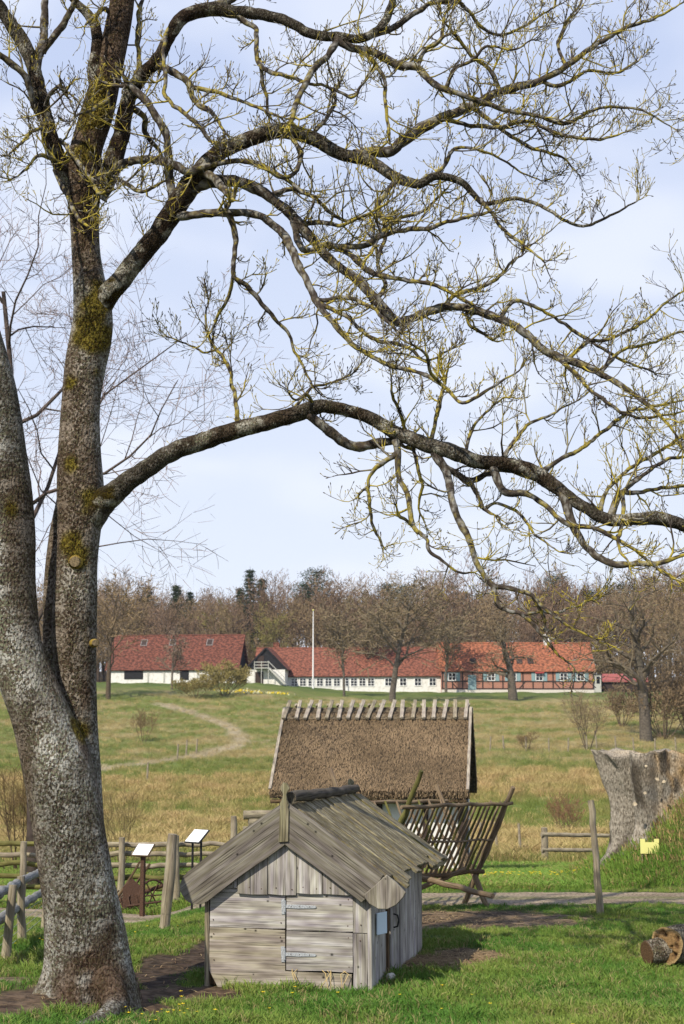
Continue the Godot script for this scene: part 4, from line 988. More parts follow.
func make_old_tree() -> void:
	var base := Vector3(-1.82, 0.05, -11.3)
	var o := thing("old_tree", "big gnarled leafless tree with forked lichen-covered stems beside the plank hut", "tree", base)
	var back := Transform3D(Basis(), -base)
	var r := RandomNumberGenerator.new()
	var number := 0
	for L in LIMBS:
		number += 1
		r.seed = 900 + number
		var mb := MB.new()
		if L[0] == "trunk" or L[0] == "stem":
			fat_tube(mb, smooth_path(L[2], 0.035), 64 if L[0] == "trunk" else 48, 1.0, L[0] == "trunk")
			if L[0] == "trunk":
				for q in [[-1.720, 0.250, -11.120, 0.120, -1.580, 0.100, -10.850, 0.090, -1.620, 0.050, -10.500, 0.065, -1.750, 0.030, -10.150, 0.050, -1.800, 0.000, -9.900, 0.030]]:
					fat_tube(mb, smooth_path(q, 0.04), 14, 1.3)
				# burr and cut scars
			part(mb.mesh(), L[0], M.trunk_bark, o, back)
			continue
		var path := smooth_path(L[2], 0.026 if L[0] == "limb" else 0.022)
		var wig := 0.016 if L[0] == "limb" else 0.022
		for k in range(2, path.size()):
			var q: Vector4 = path[k]
			var f := wig * minf(1.0, k / 14.0)
			q.w *= 0.88
			var k2 := f * 0.55
			q.x += k2 * n1.get_noise_3d(q.x * 300.0, q.y * 300.0, number * 40.0)
			q.y += k2 * n1.get_noise_3d(q.x * 300.0 + 300.0, q.y * 300.0, number * 40.0)
			q.x += f * n2.get_noise_3d(q.x * 75.0, q.y * 75.0, number * 40.0)
			q.y += f * n2.get_noise_3d(q.x * 75.0 + 300.0, q.y * 75.0, number * 40.0)
			q.z += f * n2.get_noise_3d(q.x * 75.0 + 600.0, q.y * 75.0, number * 40.0)
			path[k] = q
		var thick := false
		for q in path:
			if q.w > 0.062: thick = true
		if thick: fat_tube(mb, path, 30, 0.9, false, true)
		else: wood_tube(mb, path, 16 if L[0] == "limb" else 9, 0.12)
		var limb := part(mb.mesh(), L[0], M.branch_bark if thick else M.limb_bark, o, back)
		if L[1] <= 0.0: continue
		var tb := MB.new()
		var gap := 0.0
		for k in range(3, path.size()):
			var q := Vector3(path[k].x, path[k].y, path[k].z)
			var pv := Vector3(path[k - 1].x, path[k - 1].y, path[k - 1].z)
			var tan_ := (q - pv).normalized()
			var rad: float = path[k].w
			var t := float(k) / path.size()
			gap -= q.distance_to(pv) * (0.55 + 0.8 * t)
			if gap > 0.0 or rad > 0.085: continue
			gap = r.randf_range(0.08, 0.20) / L[1]
			var side := Vector3(r.randfn(), r.randfn() + 0.28, r.randfn() * 0.75)
			side = (side - tan_ * side.dot(tan_)).normalized()
			var dir := (tan_ * r.randf_range(0.25, 0.9) + side).normalized()
			var l := r.randf_range(0.10, 0.46) * (1.0 if rad < 0.045 else 0.6)
			if r.randf() < 0.12: l *= 1.5
			twig(tb, q, dir, l, clampf(rad * 0.5, 0.0040, 0.0085), 0, r)
		# the limb's own tip goes on as twigs
		var e := Vector3(path[-1].x, path[-1].y, path[-1].z)
		var pe := Vector3(path[-2].x, path[-2].y, path[-2].z)
		for k in 3:
			twig(tb, e, ((e - pe).normalized() + Vector3(r.randfn(), r.randfn() + 0.2, r.randfn()) * 0.45).normalized(), r.randf_range(0.12, 0.3), maxf(path[-1].w * 0.8, 0.0045), 0, r)
		if tb.v.size():
			var tw := part(tb.mesh(), "twigs", M.twig_bark, limb)
			tw.set_meta("kind", "stuff")
	# sawn-off branch scars ringed with orange lichen
	for q in [[-2.037, 3.262, -11.370, -0.05, 0, 1, 0.05], [-1.874, 2.648, -11.400, 0.35, 0, 0.9, 0.03]]:
		var sb := MB.new()
		var a := Vector3(q[0], q[1], q[2]) - base
		var out := Vector3(q[3], q[4], q[5]).normalized()
		var path := PackedVector3Array([a - out * 0.06, a - out * 0.01, a + out * 0.004, a + out * 0.010])
		sb.tube(path, PackedFloat32Array([q[6] * 1.15, q[6] * 1.1, q[6], q[6] * 0.75]), 14, PackedColorArray([Color(0.22, 0.16, 0.06), Color(0.38, 0.27, 0.05), Color(0.40, 0.28, 0.06), Color(0.22, 0.17, 0.10)]))
		part(sb.mesh(), "branch_scar", M.cut_wood, o)

# ---------------------------------------------------------------- trees further off
class Grower:
	var wood := MB.new()
	var fine := MB.new()
	var r := RandomNumberGenerator.new()
	var cb := Color(0.10, 0.08, 0.06)
	var ct := Color(0.2, 0.14, 0.09)
	var kids := [11, 7, 6, 5]
	var wander := 0.16
	var lift := 0.05
	var open := 0.9
	var twig_w := 0.02
	var twig_tubes := false
	func branch(at: Vector3, dir: Vector3, length: float, rad: float, level: int, last: int) -> void:
		var segs := [9, 7, 5, 3, 2][level] as int
		var p := at
		var d := dir
		var pts := PackedVector3Array([p])
		var rs := PackedFloat32Array([rad])
		var cs := PackedColorArray([cb])
		var dirs := [d]
		var tone := r.randf_range(0.78, 1.22)
		for k in segs:
			d = (d + Vector3(r.randfn(), r.randfn() * 0.7, r.randfn()) * wander * (0.16 if level == 0 else 1.0) + Vector3(0, lift, 0)).normalized()
			p += d * length / segs
			var t := float(k + 1) / segs
			pts.append(p)
			rs.append(maxf(rad * (1.0 - (0.72 if level == 0 else 0.8) * t), 0.004))
			cs.append(cb.lerp(ct, clampf(level * 0.3 + t * 0.2, 0, 1)) * tone)
			dirs.append(d)
		if level >= 3 and not twig_tubes:
			for k in segs:
				var side := (pts[k + 1] - pts[k]).cross(Vector3(r.randfn(), r.randfn(), r.randfn())).normalized()
				fine.ribbon(pts[k], pts[k + 1], twig_w * (1.0 - 0.35 * k / segs), twig_w * (0.7 - 0.4 * k / segs), side, ct * tone)
		elif level >= 2:
			fine.tube(pts, rs, 3, cs, false)
		else:
			wood.tube(pts, rs, 8 if level == 0 else 5, cs, false)
		if level >= last: return
		var n: int = kids[level]
		for k in n:
			var t := (lerpf(0.28, 1.0, (k + r.randf()) / n)) if level == 0 else lerpf(0.15, 1.0, (k + r.randf()) / n)
			var fi := minf(t * segs, segs - 0.001)
			var q := pts[int(fi)].lerp(pts[int(fi) + 1], fi - int(fi))
			var pd: Vector3 = dirs[int(fi) + 1]
			var az := k * 2.4 + r.randf() * 0.9
			var a := pd.cross(Vector3(0.3, 0.1, 0.9)).normalized()
			var b := pd.cross(a)
			var out := a * cos(az) + b * sin(az)
			var spread := open * r.randf_range(0.7, 1.25)
			var nd := (pd + out * spread).normalized()
			var l := length * r.randf_range(0.38, 0.62) * ((1.25 - 0.6 * t) if level == 0 else (1.15 - 0.55 * t))
			branch(q, nd, l, rs[int(fi)] * r.randf_range(0.42, 0.62), level + 1, last)

func bare_tree(s: int, hgt: float, opts := {}) -> Array:
	var g := Grower.new()
	g.r.seed = s
	for k in opts:
		if k in g: g.set(k, opts[k])
	var last: int = opts.get("last", 3)
	var stems: int = opts.get("stems", 1)
	for k in stems:
		var dir := Vector3.UP
		if stems > 1:
			var az := TAU * k / stems + g.r.randf()
			dir = (Vector3.UP + Vector3(cos(az), 0, sin(az)) * opts.get("fan", 0.45) * g.r.randf_range(0.3, 1.2)).normalized()
		g.branch(Vector3(0, -0.05, 0) + (Vector3(dir.x, 0, dir.z) * 0.4 if stems > 1 else Vector3.ZERO), dir, hgt * opts.get("bole", 0.72) * g.r.randf_range(0.85, 1.1), opts.get("rad", hgt * 0.018), 0, last)
	return [g.wood.mesh(), g.fine.mesh()]

func plant_tree(called: String, label: String, cat: String, shape: Array, at: Vector3, turn: float, sc: Vector3, group := "", mats := []) -> Node3D:
	var o := thing(called, label, cat, at, turn, group)
	o.scale = sc
	part(shape[0], "trunk", M.far_bark if mats.is_empty() else mats[0], o)
	part(shape[1], "crown", M.far_twigs if mats.is_empty() else mats[1], o)
	return o

func conifer(s: int, hgt: float, pine: bool) -> Array:
	var r := RandomNumberGenerator.new()
	r.seed = s
	var wood := MB.new()
	var leaf := MB.new()
	wood.tube(PackedVector3Array([Vector3(0, -0.1, 0), Vector3(0.1, hgt * 0.5, 0), Vector3(0, hgt, 0)]), PackedFloat32Array([hgt * 0.014, hgt * 0.010, 0.02]), 7, PackedColorArray([Color(0.12, 0.07, 0.045), Color(0.16, 0.085, 0.05), Color(0.1, 0.07, 0.04)]), false)
	var tiers := 16 if pine else 26
	for k in tiers:
		var t := lerpf(0.5 if pine else 0.12, 0.99, float(k) / tiers)
		var reach := hgt * r.randf_range(0.7, 1.2) * (0.17 * sin(PI * clampf((t - 0.42) / 0.62, 0.05, 1.0)) + 0.03 if pine else 0.27 * (1.0 - t) + 0.012)
		var n := 6
		for j in n:
			var az := j * TAU / n + k * 1.1 + r.randf() * 0.6
			var l := reach * r.randf_range(0.6, 1.2)
			var a := Vector3(0, hgt * t, 0)
			var e := a + Vector3(cos(az), 0.25 if pine else -0.25, sin(az)) * l
			wood.tube(PackedVector3Array([a, a.lerp(e, 0.5), e]), PackedFloat32Array([0.05, 0.03, 0.01]), 3, PackedColorArray([Color(0.1, 0.06, 0.04), Color(0.1, 0.06, 0.04), Color(0.08, 0.06, 0.04)]), false)
			for m in 34:
				var f := r.randf_range(0.2, 1.05)
				var p := a.lerp(e, f) + Vector3(r.randfn(), r.randfn() * 0.5, r.randfn()) * (0.45 if pine else 0.22)
				var tone := r.randf_range(0.6, 1.4)
				var dir := Vector3(r.randfn(), r.randfn() * 0.6 + (0.3 if pine else -0.2), r.randfn()).normalized()
				var sd := dir.cross(Vector3(r.randfn(), r.randfn(), r.randfn())).normalized()
				leaf.ribbon(p, p + dir * r.randf_range(0.25, 0.5), 0.05, 0.02, sd, Color(0.030, 0.052, 0.022) * tone if pine else Color(0.036, 0.050, 0.020) * tone)
	return [wood.mesh(), leaf.mesh()]

func place(x: float, row: int) -> String:
	var which := "beside the white barn" if x < -36.0 else ("behind the white barn" if x < -14.0 else ("behind the white farmhouse" if x < 15.0 else ("behind the half-timbered house" if x < 36.0 else "beyond the red lean-to")))
	return ("at the edge of the wood " if row < 2 else ("in the wood " if row < 5 else "deep in the wood ")) + which

func make_far_trees() -> void:
	var r := RandomNumberGenerator.new()
	r.seed = 77
	# the wood behind the farm
	var tan_ := {"ct": Color(0.225, 0.165, 0.092), "cb": Color(0.15, 0.115, 0.08), "twig_w": 0.055, "rad": 0.26, "kids": [15, 8, 6, 5]}
	var russet := {"ct": Color(0.205, 0.138, 0.09), "cb": Color(0.14, 0.108, 0.08), "twig_w": 0.05, "kids": [15, 8, 6, 5], "open": 0.7, "lift": 0.09, "rad": 0.26}
	var pale := {"ct": Color(0.25, 0.19, 0.15), "cb": Color(0.26, 0.23, 0.2), "twig_w": 0.03, "open": 0.6, "lift": 0.12, "rad": 0.22}
	var olive := {"ct": Color(0.19, 0.17, 0.055), "cb": Color(0.12, 0.10, 0.06), "twig_w": 0.075, "open": 0.95, "rad": 0.24}
	var kinds := []
	for q in [[tan_, "tan_tree", "leafless tan-brown broadleaf tree in the wood behind the farm", 3], [russet, "russet_tree", "leafless russet-tinged broadleaf tree in the wood behind the farm", 3], [pale, "pale_tree", "pale slender leafless tree reaching above the wood behind the farm", 1], [olive, "budding_tree", "olive-budding tree in the wood behind the farm", 1]]:
		for k in q[3]:
			kinds.append([bare_tree(200 + kinds.size() * 7, 21.0, q[0]), q[1], q[2]])
	var protos := {}
	for row in 7:
		var d := 224.0 + row * 10.0
		var n := int(d * 0.56 / 4.3)
		for k in n:
			var x := (float(k) + r.randf_range(0.15, 0.85)) / n * d * 0.56 - d * 0.28
			var dd := d + r.randf_range(-5, 5)
			var roll := r.randf()
			var right := ss(-20, 25, x)
			var kind := 0
			if roll < 0.30: kind = r.randi_range(0, 2)
			elif roll < 0.30 + 0.55 * lerpf(0.55, 1.0, right): kind = r.randi_range(3, 5)
			elif roll < 0.93: kind = r.randi_range(0, 2)
			else: kind = 6 if right < 0.4 else r.randi_range(3, 5)
			if row < 2 and right < 0.35 and r.randf() < 0.18: kind = 7
			var K: Array = kinds[kind]
			var sc := r.randf_range(0.78, 1.08) * (1.15 if kind == 6 else 1.0) * (0.72 if row == 0 else (0.86 if row == 1 else 0.98)) * lerpf(0.93, 1.06, right)
			if kind == 7: sc *= 0.8
			plant_tree(K[1], K[2].replace("in the wood behind the farm", place(x, row)).replace("above the wood behind the farm", "up " + place(x, row)), "tree", K[0], on(x, -dd, -0.1), r.randf() * TAU, Vector3(sc * 1.1, sc, sc * 1.1), K[1].replace("_", " ") + "s of the wood")
	var fir := [conifer(3, 17.0, false), conifer(4, 16.0, false), conifer(5, 18.0, true), conifer(6, 17.0, true)]
	for q in [[-34.0, -262.0, 0, 0, 0.95], [-27.5, -248.0, 0, 1, 1.02], [-25.9, -255.0, 0, 0, 0.90], [-15.4, -250.0, 0, 0, 1.12], [-13.7, -256.0, 0, 1, 1.10], [-17.9, -262.0, 0, 1, 1.00], [-4.4, -252.0, 1, 0, 1.08], [-6.3, -262.0, 1, 1, 1.00], [11.4, -270.0, 1, 1, 1.05], [8.5, -275.0, 1, 0, 1.00], [21.8, -272.0, 1, 1, 0.98], [38.5, -268.0, 1, 0, 1.08], [44.7, -272.0, 1, 1, 1.00], [53.0, -280.0, 1, 0, 1.02]]:
		var pine: bool = q[2] == 1
		var shape: Array = fir[(2 if pine else 0) + int(q[3])]
		var s: float = q[4]
		plant_tree("pine_tree" if pine else "spruce_tree", "dark green round-headed pine standing out of the bare wood" if pine else "dark pointed spruce standing out of the bare wood", "tree", shape, on(q[0], q[1], -0.1), r.randf() * TAU, Vector3.ONE * s, "evergreens in the wood", [M.far_bark, M.needles])
	# brushwood along the foot of the wood
	var brush := bare_tree(395, 6.5, {"stems": 10, "kids": [7, 6, 5, 4], "bole": 0.75, "open": 0.6, "lift": 0.08, "fan": 0.8, "ct": Color(0.22, 0.16, 0.095), "cb": Color(0.17, 0.125, 0.085), "twig_w": 0.045, "rad": 0.05})
	for k in 34:
		var x := lerpf(-66.0, 66.0, (k + r.randf_range(0.1, 0.9)) / 34.0)
		plant_tree("brushwood_bush", "low brown brushwood bush " + place(x, 0), "bush", brush, on(x, -r.randf_range(219.0, 228.0), -0.1), r.randf() * TAU, Vector3(1.3, r.randf_range(0.8, 1.2), 1.2), "brushwood at the foot of the wood")
	# oaks and bushes round the farm
	var oak := {"ct": Color(0.19, 0.15, 0.09), "cb": Color(0.15, 0.13, 0.105), "twig_w": 0.045, "wander": 0.26, "open": 1.1, "lift": 0.03, "kids": [12, 8, 7, 6], "bole": 0.62}
	var q1 := bare_tree(311, 19.0, oak.merged({"rad": 0.30, "twig_w": 0.045, "kids": [17, 9, 8, 7]}, true))
	plant_tree("oak_tree", "broad leafless oak with crooked limbs in front of the white farmhouse", "tree", q1, Vector3(5.765, 6.137, -174.284), 0.4, Vector3(1.45, 1.05, 1.3))
	var q2 := bare_tree(329, 17.0, oak.merged({"rad": 0.46, "wander": 0.34, "kids": [11, 8, 7, 6], "bole": 0.5, "twig_w": 0.035}, true))
	plant_tree("oak_tree", "thick-trunked gnarled oak in front of the half-timbered house", "tree", q2, Vector3(20.295, 6.613, -179.355), 2.2, Vector3(1.35, 1.0, 1.2))
	var q3 := bare_tree(341, 19.0, oak.merged({"rad": 0.5, "kids": [16, 9, 7, 6], "twig_w": 0.026, "bole": 0.66}, true))
	plant_tree("oak_tree", "large spreading bare oak at the foot of the pasture above the grey stump", "tree", q3, Vector3(26.419, 1.834, -131.866), 1.0, Vector3(1.2, 1.0, 1.2))
	var q4 := bare_tree(352, 8.0, oak.merged({"rad": 0.12, "ct": Color(0.19, 0.14, 0.10), "open": 0.9}, true))
	plant_tree("yard_tree", "small bare tree in front of the white-walled barn", "tree", q4, Vector3(-20.440, 7.864, -181.525), 0.3, Vector3(1.3, 1.25, 1.3))
	var q5 := bare_tree(353, 14.0, oak.merged({"rad": 0.17, "open": 0.85, "kids": [16, 8, 7, 6], "twig_w": 0.06}, true))
	plant_tree("yard_tree", "bare tree with a brown haze of twigs beside the white flagpole", "tree", q5, Vector3(0.243, 7.204, -183.501), 1.3, Vector3.ONE)
	plant_tree("yard_tree", "bare tree screening the middle of the white farmhouse roof", "tree", q5, Vector3(4.122, 8.440, -207.462), 2.9, Vector3(1.15, 0.95, 1.15))
	plant_tree("yard_tree", "bare tree screening the gap between white farmhouse and half-timbered house", "tree", q5, Vector3(13.784, 8.079, -200.161), 4.4, Vector3(1.2, 1.0, 1.2))
	var q6 := bare_tree(361, 16.0, tan_.merged({"rad": 0.3, "kids": [14, 8, 6, 5]}, true))
	plant_tree("tall_tree", "tall brown leafless tree at the left end of the barn", "tree", q6, Vector3(-26.417, 6.384, -170.607), 0.0, Vector3(1.0, 0.95, 1.0))
	plant_tree("tall_tree", "tall brown leafless tree between the old tree and the barn", "tree", kinds[1][0], Vector3(-30.363, 6.114, -168.730), 2.0, Vector3(0.9, 0.85, 0.9))
	plant_tree("tall_tree", "tall brown leafless tree rising behind the red lean-to roof", "tree", kinds[2][0], Vector3(38.691, 6.613, -179.355), 2.0, Vector3(0.95, 0.85, 0.95))
	var bush := {"stems": 13, "kids": [7, 6, 5, 4], "bole": 0.7, "open": 0.6, "lift": 0.08, "last": 3}
	var willow := bare_tree(371, 4.6, bush.merged({"fan": 1.0, "ct": Color(0.27, 0.225, 0.085), "cb": Color(0.22, 0.17, 0.08), "twig_w": 0.05, "rad": 0.03}, true))
	plant_tree("willow_bush", "wide rounded yellowish willow bush in front of the barn", "bush", willow, Vector3(-13.637, 6.947, -174.573), 0.0, Vector3(1.35, 0.95, 1.0), "willow bushes in front of the barn")
	plant_tree("willow_bush", "low yellowish willow bush spreading beside the wide rounded one", "bush", willow, Vector3(-16.673, 6.662, -172.545), 2.0, Vector3(1.2, 0.6, 1.0), "willow bushes in front of the barn")
	for q in [[Vector3(28.163, 1.920, -132.703), 1.0, "brown thicket bush growing beside the trunk of the large spreading oak"], [Vector3(30.832, 2.095, -134.397), 1.15, "tall brown thicket bush beyond the large spreading oak above the grey stump"], [Vector3(26.511, 3.043, -143.485), 0.7, "low brown thicket bush on the pasture between upright bush and large oak"]]:
		plant_tree("thicket_bush", q[2], "bush", brush, q[0], r.randf() * TAU, Vector3(1.0, 0.9, 1.0) * q[1])
	var thorn := bare_tree(381, 5.4, bush.merged({"stems": 7, "fan": 0.5, "ct": Color(0.20, 0.15, 0.09), "cb": Color(0.14, 0.11, 0.08), "twig_w": 0.014, "rad": 0.04}, true))
	plant_tree("upright_bush", "upright bare bush on the pasture left of the big spreading oak", "bush", thorn, Vector3(20.171, 1.109, -124.528), 0.0, Vector3.ONE)
	plant_tree("meadow_bush", "thin reddish bare bush in the dry meadow behind the rail fence", "bush", bare_tree(391, 2.0, bush.merged({"stems": 8, "fan": 0.55, "ct": Color(0.24, 0.13, 0.075), "cb": Color(0.16, 0.10, 0.07), "twig_w": 0.006, "rad": 0.014}, true)), Vector3(9.556, -2.213, -65.355), 0.0, Vector3.ONE)
	var small := bare_tree(392, 3.2, bush.merged({"stems": 6, "fan": 0.5, "ct": Color(0.2, 0.14, 0.07), "cb": Color(0.15, 0.11, 0.07), "twig_w": 0.012, "rad": 0.022}, true))
	plant_tree("pasture_bush", "small bare bush on the slope below the barn track", "bush", small, Vector3(-17.183, 1.749, -131.035), 1.0, Vector3.ONE)
	plant_tree("pasture_bush", "low green-brown bush beside the far fence posts", "bush", small, Vector3(15.169, 1.109, -124.528), 2.0, Vector3(1.3, 0.5, 1.0))
	# dark brambles and hazels left of the old tree
	var hazel := bare_tree(401, 3.6, bush.merged({"stems": 9, "fan": 0.55, "ct": Color(0.15, 0.105, 0.05), "cb": Color(0.11, 0.08, 0.05), "twig_w": 0.0035, "rad": 0.018, "kids": [8, 7, 6, 5]}, true))
	plant_tree("hazel_bush", "dark bare hazel thicket behind the rails left of the old tree", "bush", hazel, Vector3(-8.224, -1.393, -39.016), 0.0, Vector3(1.25, 0.85, 1.0))
	plant_tree("hazel_bush", "thin yellowish hazel stems growing between old tree and hut", "bush", bare_tree(402, 2.6, bush.merged({"stems": 7, "fan": 0.35, "ct": Color(0.26, 0.20, 0.09), "cb": Color(0.2, 0.15, 0.07), "twig_w": 0.003, "rad": 0.010, "kids": [5, 5, 4, 3]}, true)), Vector3(-6.205, -1.593, -43.326), 1.0, Vector3.ONE)
	# a slender tree some way behind the old one
	var slender := bare_tree(414, 19.0, {"ct": Color(0.20, 0.15, 0.13), "cb": Color(0.075, 0.06, 0.05), "kids": [15, 8, 7, 6, 4], "wander": 0.24, "lift": 0.04, "open": 1.0, "rad": 0.17, "twig_w": 0.0065, "bole": 0.72, "last": 4})
	plant_tree("slender_tree", "slender tree with fine drooping bare twigs behind the old lichened tree", "tree", slender, Vector3(-6.615, -1.227, -33.000), 0.6, Vector3(1.0, 1.0, 1.0))

# ---------------------------------------------------------------- the plank hut
func make_hut() -> void:
	var o := thing("animal_hut", "small weathered grey plank hut with a steep board roof and strap-hinged hatch", "hut", on(-0.433, -12.196, 0.0), deg_to_rad(-13.0))
	var W := 1.30
	var L := 2.4
	var k := 0
	var gb := [M.grey_board_0, M.grey_board_1, M.grey_board_2, M.grey_board_3]
	# front: horizontal planks lie with their long axis along local x
	var lay := func(called: String, x0: float, x1: float, y0: float, y1: float, z: float, m: Material, s: float, parent: Node3D) -> MeshInstance3D:
		return part(board(y1 - y0, x1 - x0, 0.032, s, 0.007), called, m, parent, Transform3D(Basis(Vector3(0, 0, 1), PI / 2) , Vector3((x0 + x1) * 0.5, (y0 + y1) * 0.5, z)))
	lay.call("plank", -0.635, -0.012, 0.455, 0.755, 0.0, gb[2], 1.0, o)
	# the big lower plank with its broken corner, running on under the hatch as a sill
	var lb := MB.new()
	lb.slab(PackedVector2Array([Vector2(-0.635, 0.12), Vector2(-0.56, -0.01), Vector2(-0.2, -0.025), Vector2(0.1, -0.03), Vector2(0.52, -0.025), Vector2(0.525, 0.125), Vector2(-0.01, 0.132), Vector2(-0.014, 0.443), Vector2(-0.35, 0.45), Vector2(-0.635, 0.455)]), 0.032, 0.003, Transform3D(Basis(Vector3(0, 0, 1), -PI / 2), Vector3.ZERO))
	part(lb.mesh(), "plank", M.lower_board, o, Transform3D(Basis(Vector3(0, 0, 1), PI / 2), Vector3.ZERO))
	var door := lay.call("hatch", 0.0, 0.535, 0.142, 0.438, 0.005, gb[0], 3.0, o) as MeshInstance3D
	lay.call("hatch", 0.0, 0.535, 0.445, 0.735, 0.004, gb[2], 4.0, o)
	part(board(0.112, 0.45, 0.03, 5.0), "plank", gb[1], o, Transform3D(Basis(), Vector3(0.595, 0.21, 0.002)))
	part(board(0.112, 0.29, 0.03, 6.0), "plank", gb[2], o, Transform3D(Basis(), Vector3(0.595, 0.585, 0.0)))
	# posts at the corners
	for q in [[-0.655, 0.79, M.fence_wood], [0.672, 0.80, gb[2]]]:
		var pm := MB.new()
		pm.box(Vector3(0.034, q[1] + 0.03, 0.06), Vector3(0, q[1] * 0.5 - 0.02, 0), 0.005)
		part(pm.mesh(), "corner_post", q[2], o, Transform3D(Basis(Vector3(0, 0, 1), 0.012), Vector3(q[0], 0, -0.012)))
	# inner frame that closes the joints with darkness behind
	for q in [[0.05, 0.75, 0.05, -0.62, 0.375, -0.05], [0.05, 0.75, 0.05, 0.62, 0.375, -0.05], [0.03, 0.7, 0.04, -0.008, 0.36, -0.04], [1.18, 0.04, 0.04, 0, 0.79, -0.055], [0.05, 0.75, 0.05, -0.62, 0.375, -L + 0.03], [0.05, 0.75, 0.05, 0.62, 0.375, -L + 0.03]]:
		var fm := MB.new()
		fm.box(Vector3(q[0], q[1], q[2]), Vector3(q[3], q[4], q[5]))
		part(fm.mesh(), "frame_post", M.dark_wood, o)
	# gable apron: upright boards of uneven length
	var gx := [-0.645, -0.40, -0.15, 0.085, 0.295, 0.655]
	for j in 5:
		var x0: float = gx[j] + 0.003
		var x1: float = gx[j + 1] - 0.003
		var y0: float = [0.760, 0.715, 0.715, 0.728, 0.726][j]
		var gm := MB.new()
		var top := func(x: float) -> float: return 1.36 - absf(x) * 0.70
		var pts := PackedVector2Array([Vector2(x0, y0 + 0.004), Vector2((x0 + x1) * 0.5, y0 - 0.003), Vector2(x1, y0), Vector2(x1, top.call(x1))])
		if x0 < 0.0 and x1 > 0.0: pts.append(Vector2(0, top.call(0.0)))
		pts.append(Vector2(x0, top.call(x0)))
		gm.slab(pts, 0.026, 0.003)
		part(gm.mesh(), "gable_board", gb[[1, 3, 0, 2, 1][j]], o, Transform3D(Basis(), Vector3(0, 0, 0.030 + 0.004 * (j % 2))))
	# rusted nail heads along the plank ends
	var nm0 := MB.new()
	nm0.tube(PackedVector3Array([Vector3(0, 0, 0), Vector3(0, 0, 0.004)]), PackedFloat32Array([0.0055, 0.0035]), 7, PackedColorArray([Color.WHITE, Color.WHITE]))
	var nail_mesh := nm0.mesh()
	for q in [[-0.60, 0.70], [-0.605, 0.51], [-0.05, 0.71], [-0.045, 0.50], [-0.60, 0.40], [-0.595, 0.20], [-0.05, 0.39], [-0.045, 0.06], [0.50, 0.69], [0.495, 0.49], [0.50, 0.40], [0.505, 0.18], [0.595, 0.69], [0.60, 0.50], [0.595, 0.38], [0.60, 0.06]]:
		part(nail_mesh, "nail", M.rust, o, Transform3D(Basis(), Vector3(q[0], q[1], 0.0195)))
	for q in [[-0.52, 0.80], [-0.45, 0.79], [-0.30, 0.77], [-0.20, 0.76], [-0.08, 0.77], [0.05, 0.76], [0.14, 0.78], [0.25, 0.77], [0.36, 0.78], [0.55, 0.79]]:
		part(nail_mesh, "nail", M.rust, o, Transform3D(Basis(), Vector3(q[0], q[1], 0.046)))
	# hinges on the hatch
	for y in [0.628, 0.262]:
		var hm := MB.new()
		hm.slab(PackedVector2Array([Vector2(-0.004, -0.013), Vector2(0.10, -0.015), Vector2(0.235, -0.010), Vector2(0.245, 0.0), Vector2(0.235, 0.010), Vector2(0.10, 0.015), Vector2(-0.004, 0.013)]), 0.006, 0.001, Transform3D(Basis(), Vector3(0, y, 0.026)))
		var hg := part(hm.mesh(), "hinge", M.zinc, o)
		var pm := MB.new()
		pm.slab(PackedVector2Array([Vector2(-0.052, -0.060), Vector2(-0.022, -0.060), Vector2(-0.022, 0.060), Vector2(-0.052, 0.060)]), 0.005, 0.001, Transform3D(Basis(Vector3(0, 0, 1), 0.05), Vector3(0.01, y, 0.021)))
		part(pm.mesh(), "hinge_plate", M.zinc, hg)
		var km := MB.new()
		km.tube(PackedVector3Array([Vector3(-0.012, y - 0.045, 0.028), Vector3(-0.012, y + 0.045, 0.028)]), PackedFloat32Array([0.009, 0.009]), 8, PackedColorArray([Color.WHITE, Color.WHITE]))
		part(km.mesh(), "pin", M.zinc, hg)
		for x in [0.04, 0.11, 0.19]:
			var nm := MB.new()
			nm.tube(PackedVector3Array([Vector3(x, y, 0.028), Vector3(x, y, 0.032)]), PackedFloat32Array([0.005, 0.003]), 7, PackedColorArray([Color.WHITE, Color.WHITE]))
			part(nm.mesh(), "nail", M.rust, hg)
	# right side: upright boards, a dark gap where the little door stands ajar
	var zs := [-0.035, -0.34, -0.68, -0.86, -1.02, -1.34, -1.70, -2.04, -2.37]
	for j in zs.size() - 1:
		if j == 2: continue
		var w: float = zs[j] - zs[j + 1] - 0.006
		var turn := PI / 2
		var x := 0.648
		if j == 3: turn -= 0.30; x = 0.67
		part(board(w, 0.80, 0.028, 20.0 + j, 0.005), "door_board" if j == 3 else "side_board", gb[[2, 0, 1, 1, 3, 0, 2, 1][j]], o, Transform3D(Basis(Vector3.UP, turn), Vector3(x, 0.385, (zs[j] + zs[j + 1]) * 0.5)))
	for j in 8:
		part(board(0.305, 0.80, 0.028, 40.0 + j, 0.005), "side_board", gb[j % 4], o, Transform3D(Basis(Vector3.UP, PI / 2), Vector3(-0.652, 0.385, -0.19 - j * 0.312)))
	for j in 4:
		part(board(0.318, 1.2 if j == 1 or j == 2 else 0.95, 0.028, 50.0 + j, 0.005), "back_board", gb[j % 4], o, Transform3D(Basis(), Vector3(-0.49 + j * 0.327, 0.6 if j == 1 or j == 2 else 0.47, -L)))
	var dm := MB.new()
	dm.box(Vector3(0.03, 0.85, 0.05), Vector3(0.668, 0.40, -0.685), 0.005)
	part(dm.mesh(), "door_post", M.dark_wood, o)
	var dm2 := MB.new()
	dm2.box(Vector3(0.03, 0.80, 0.045), Vector3(0.70, 0.40, -1.03), 0.005)
	part(dm2.mesh(), "door_post", gb[3], o)
	var am := MB.new()
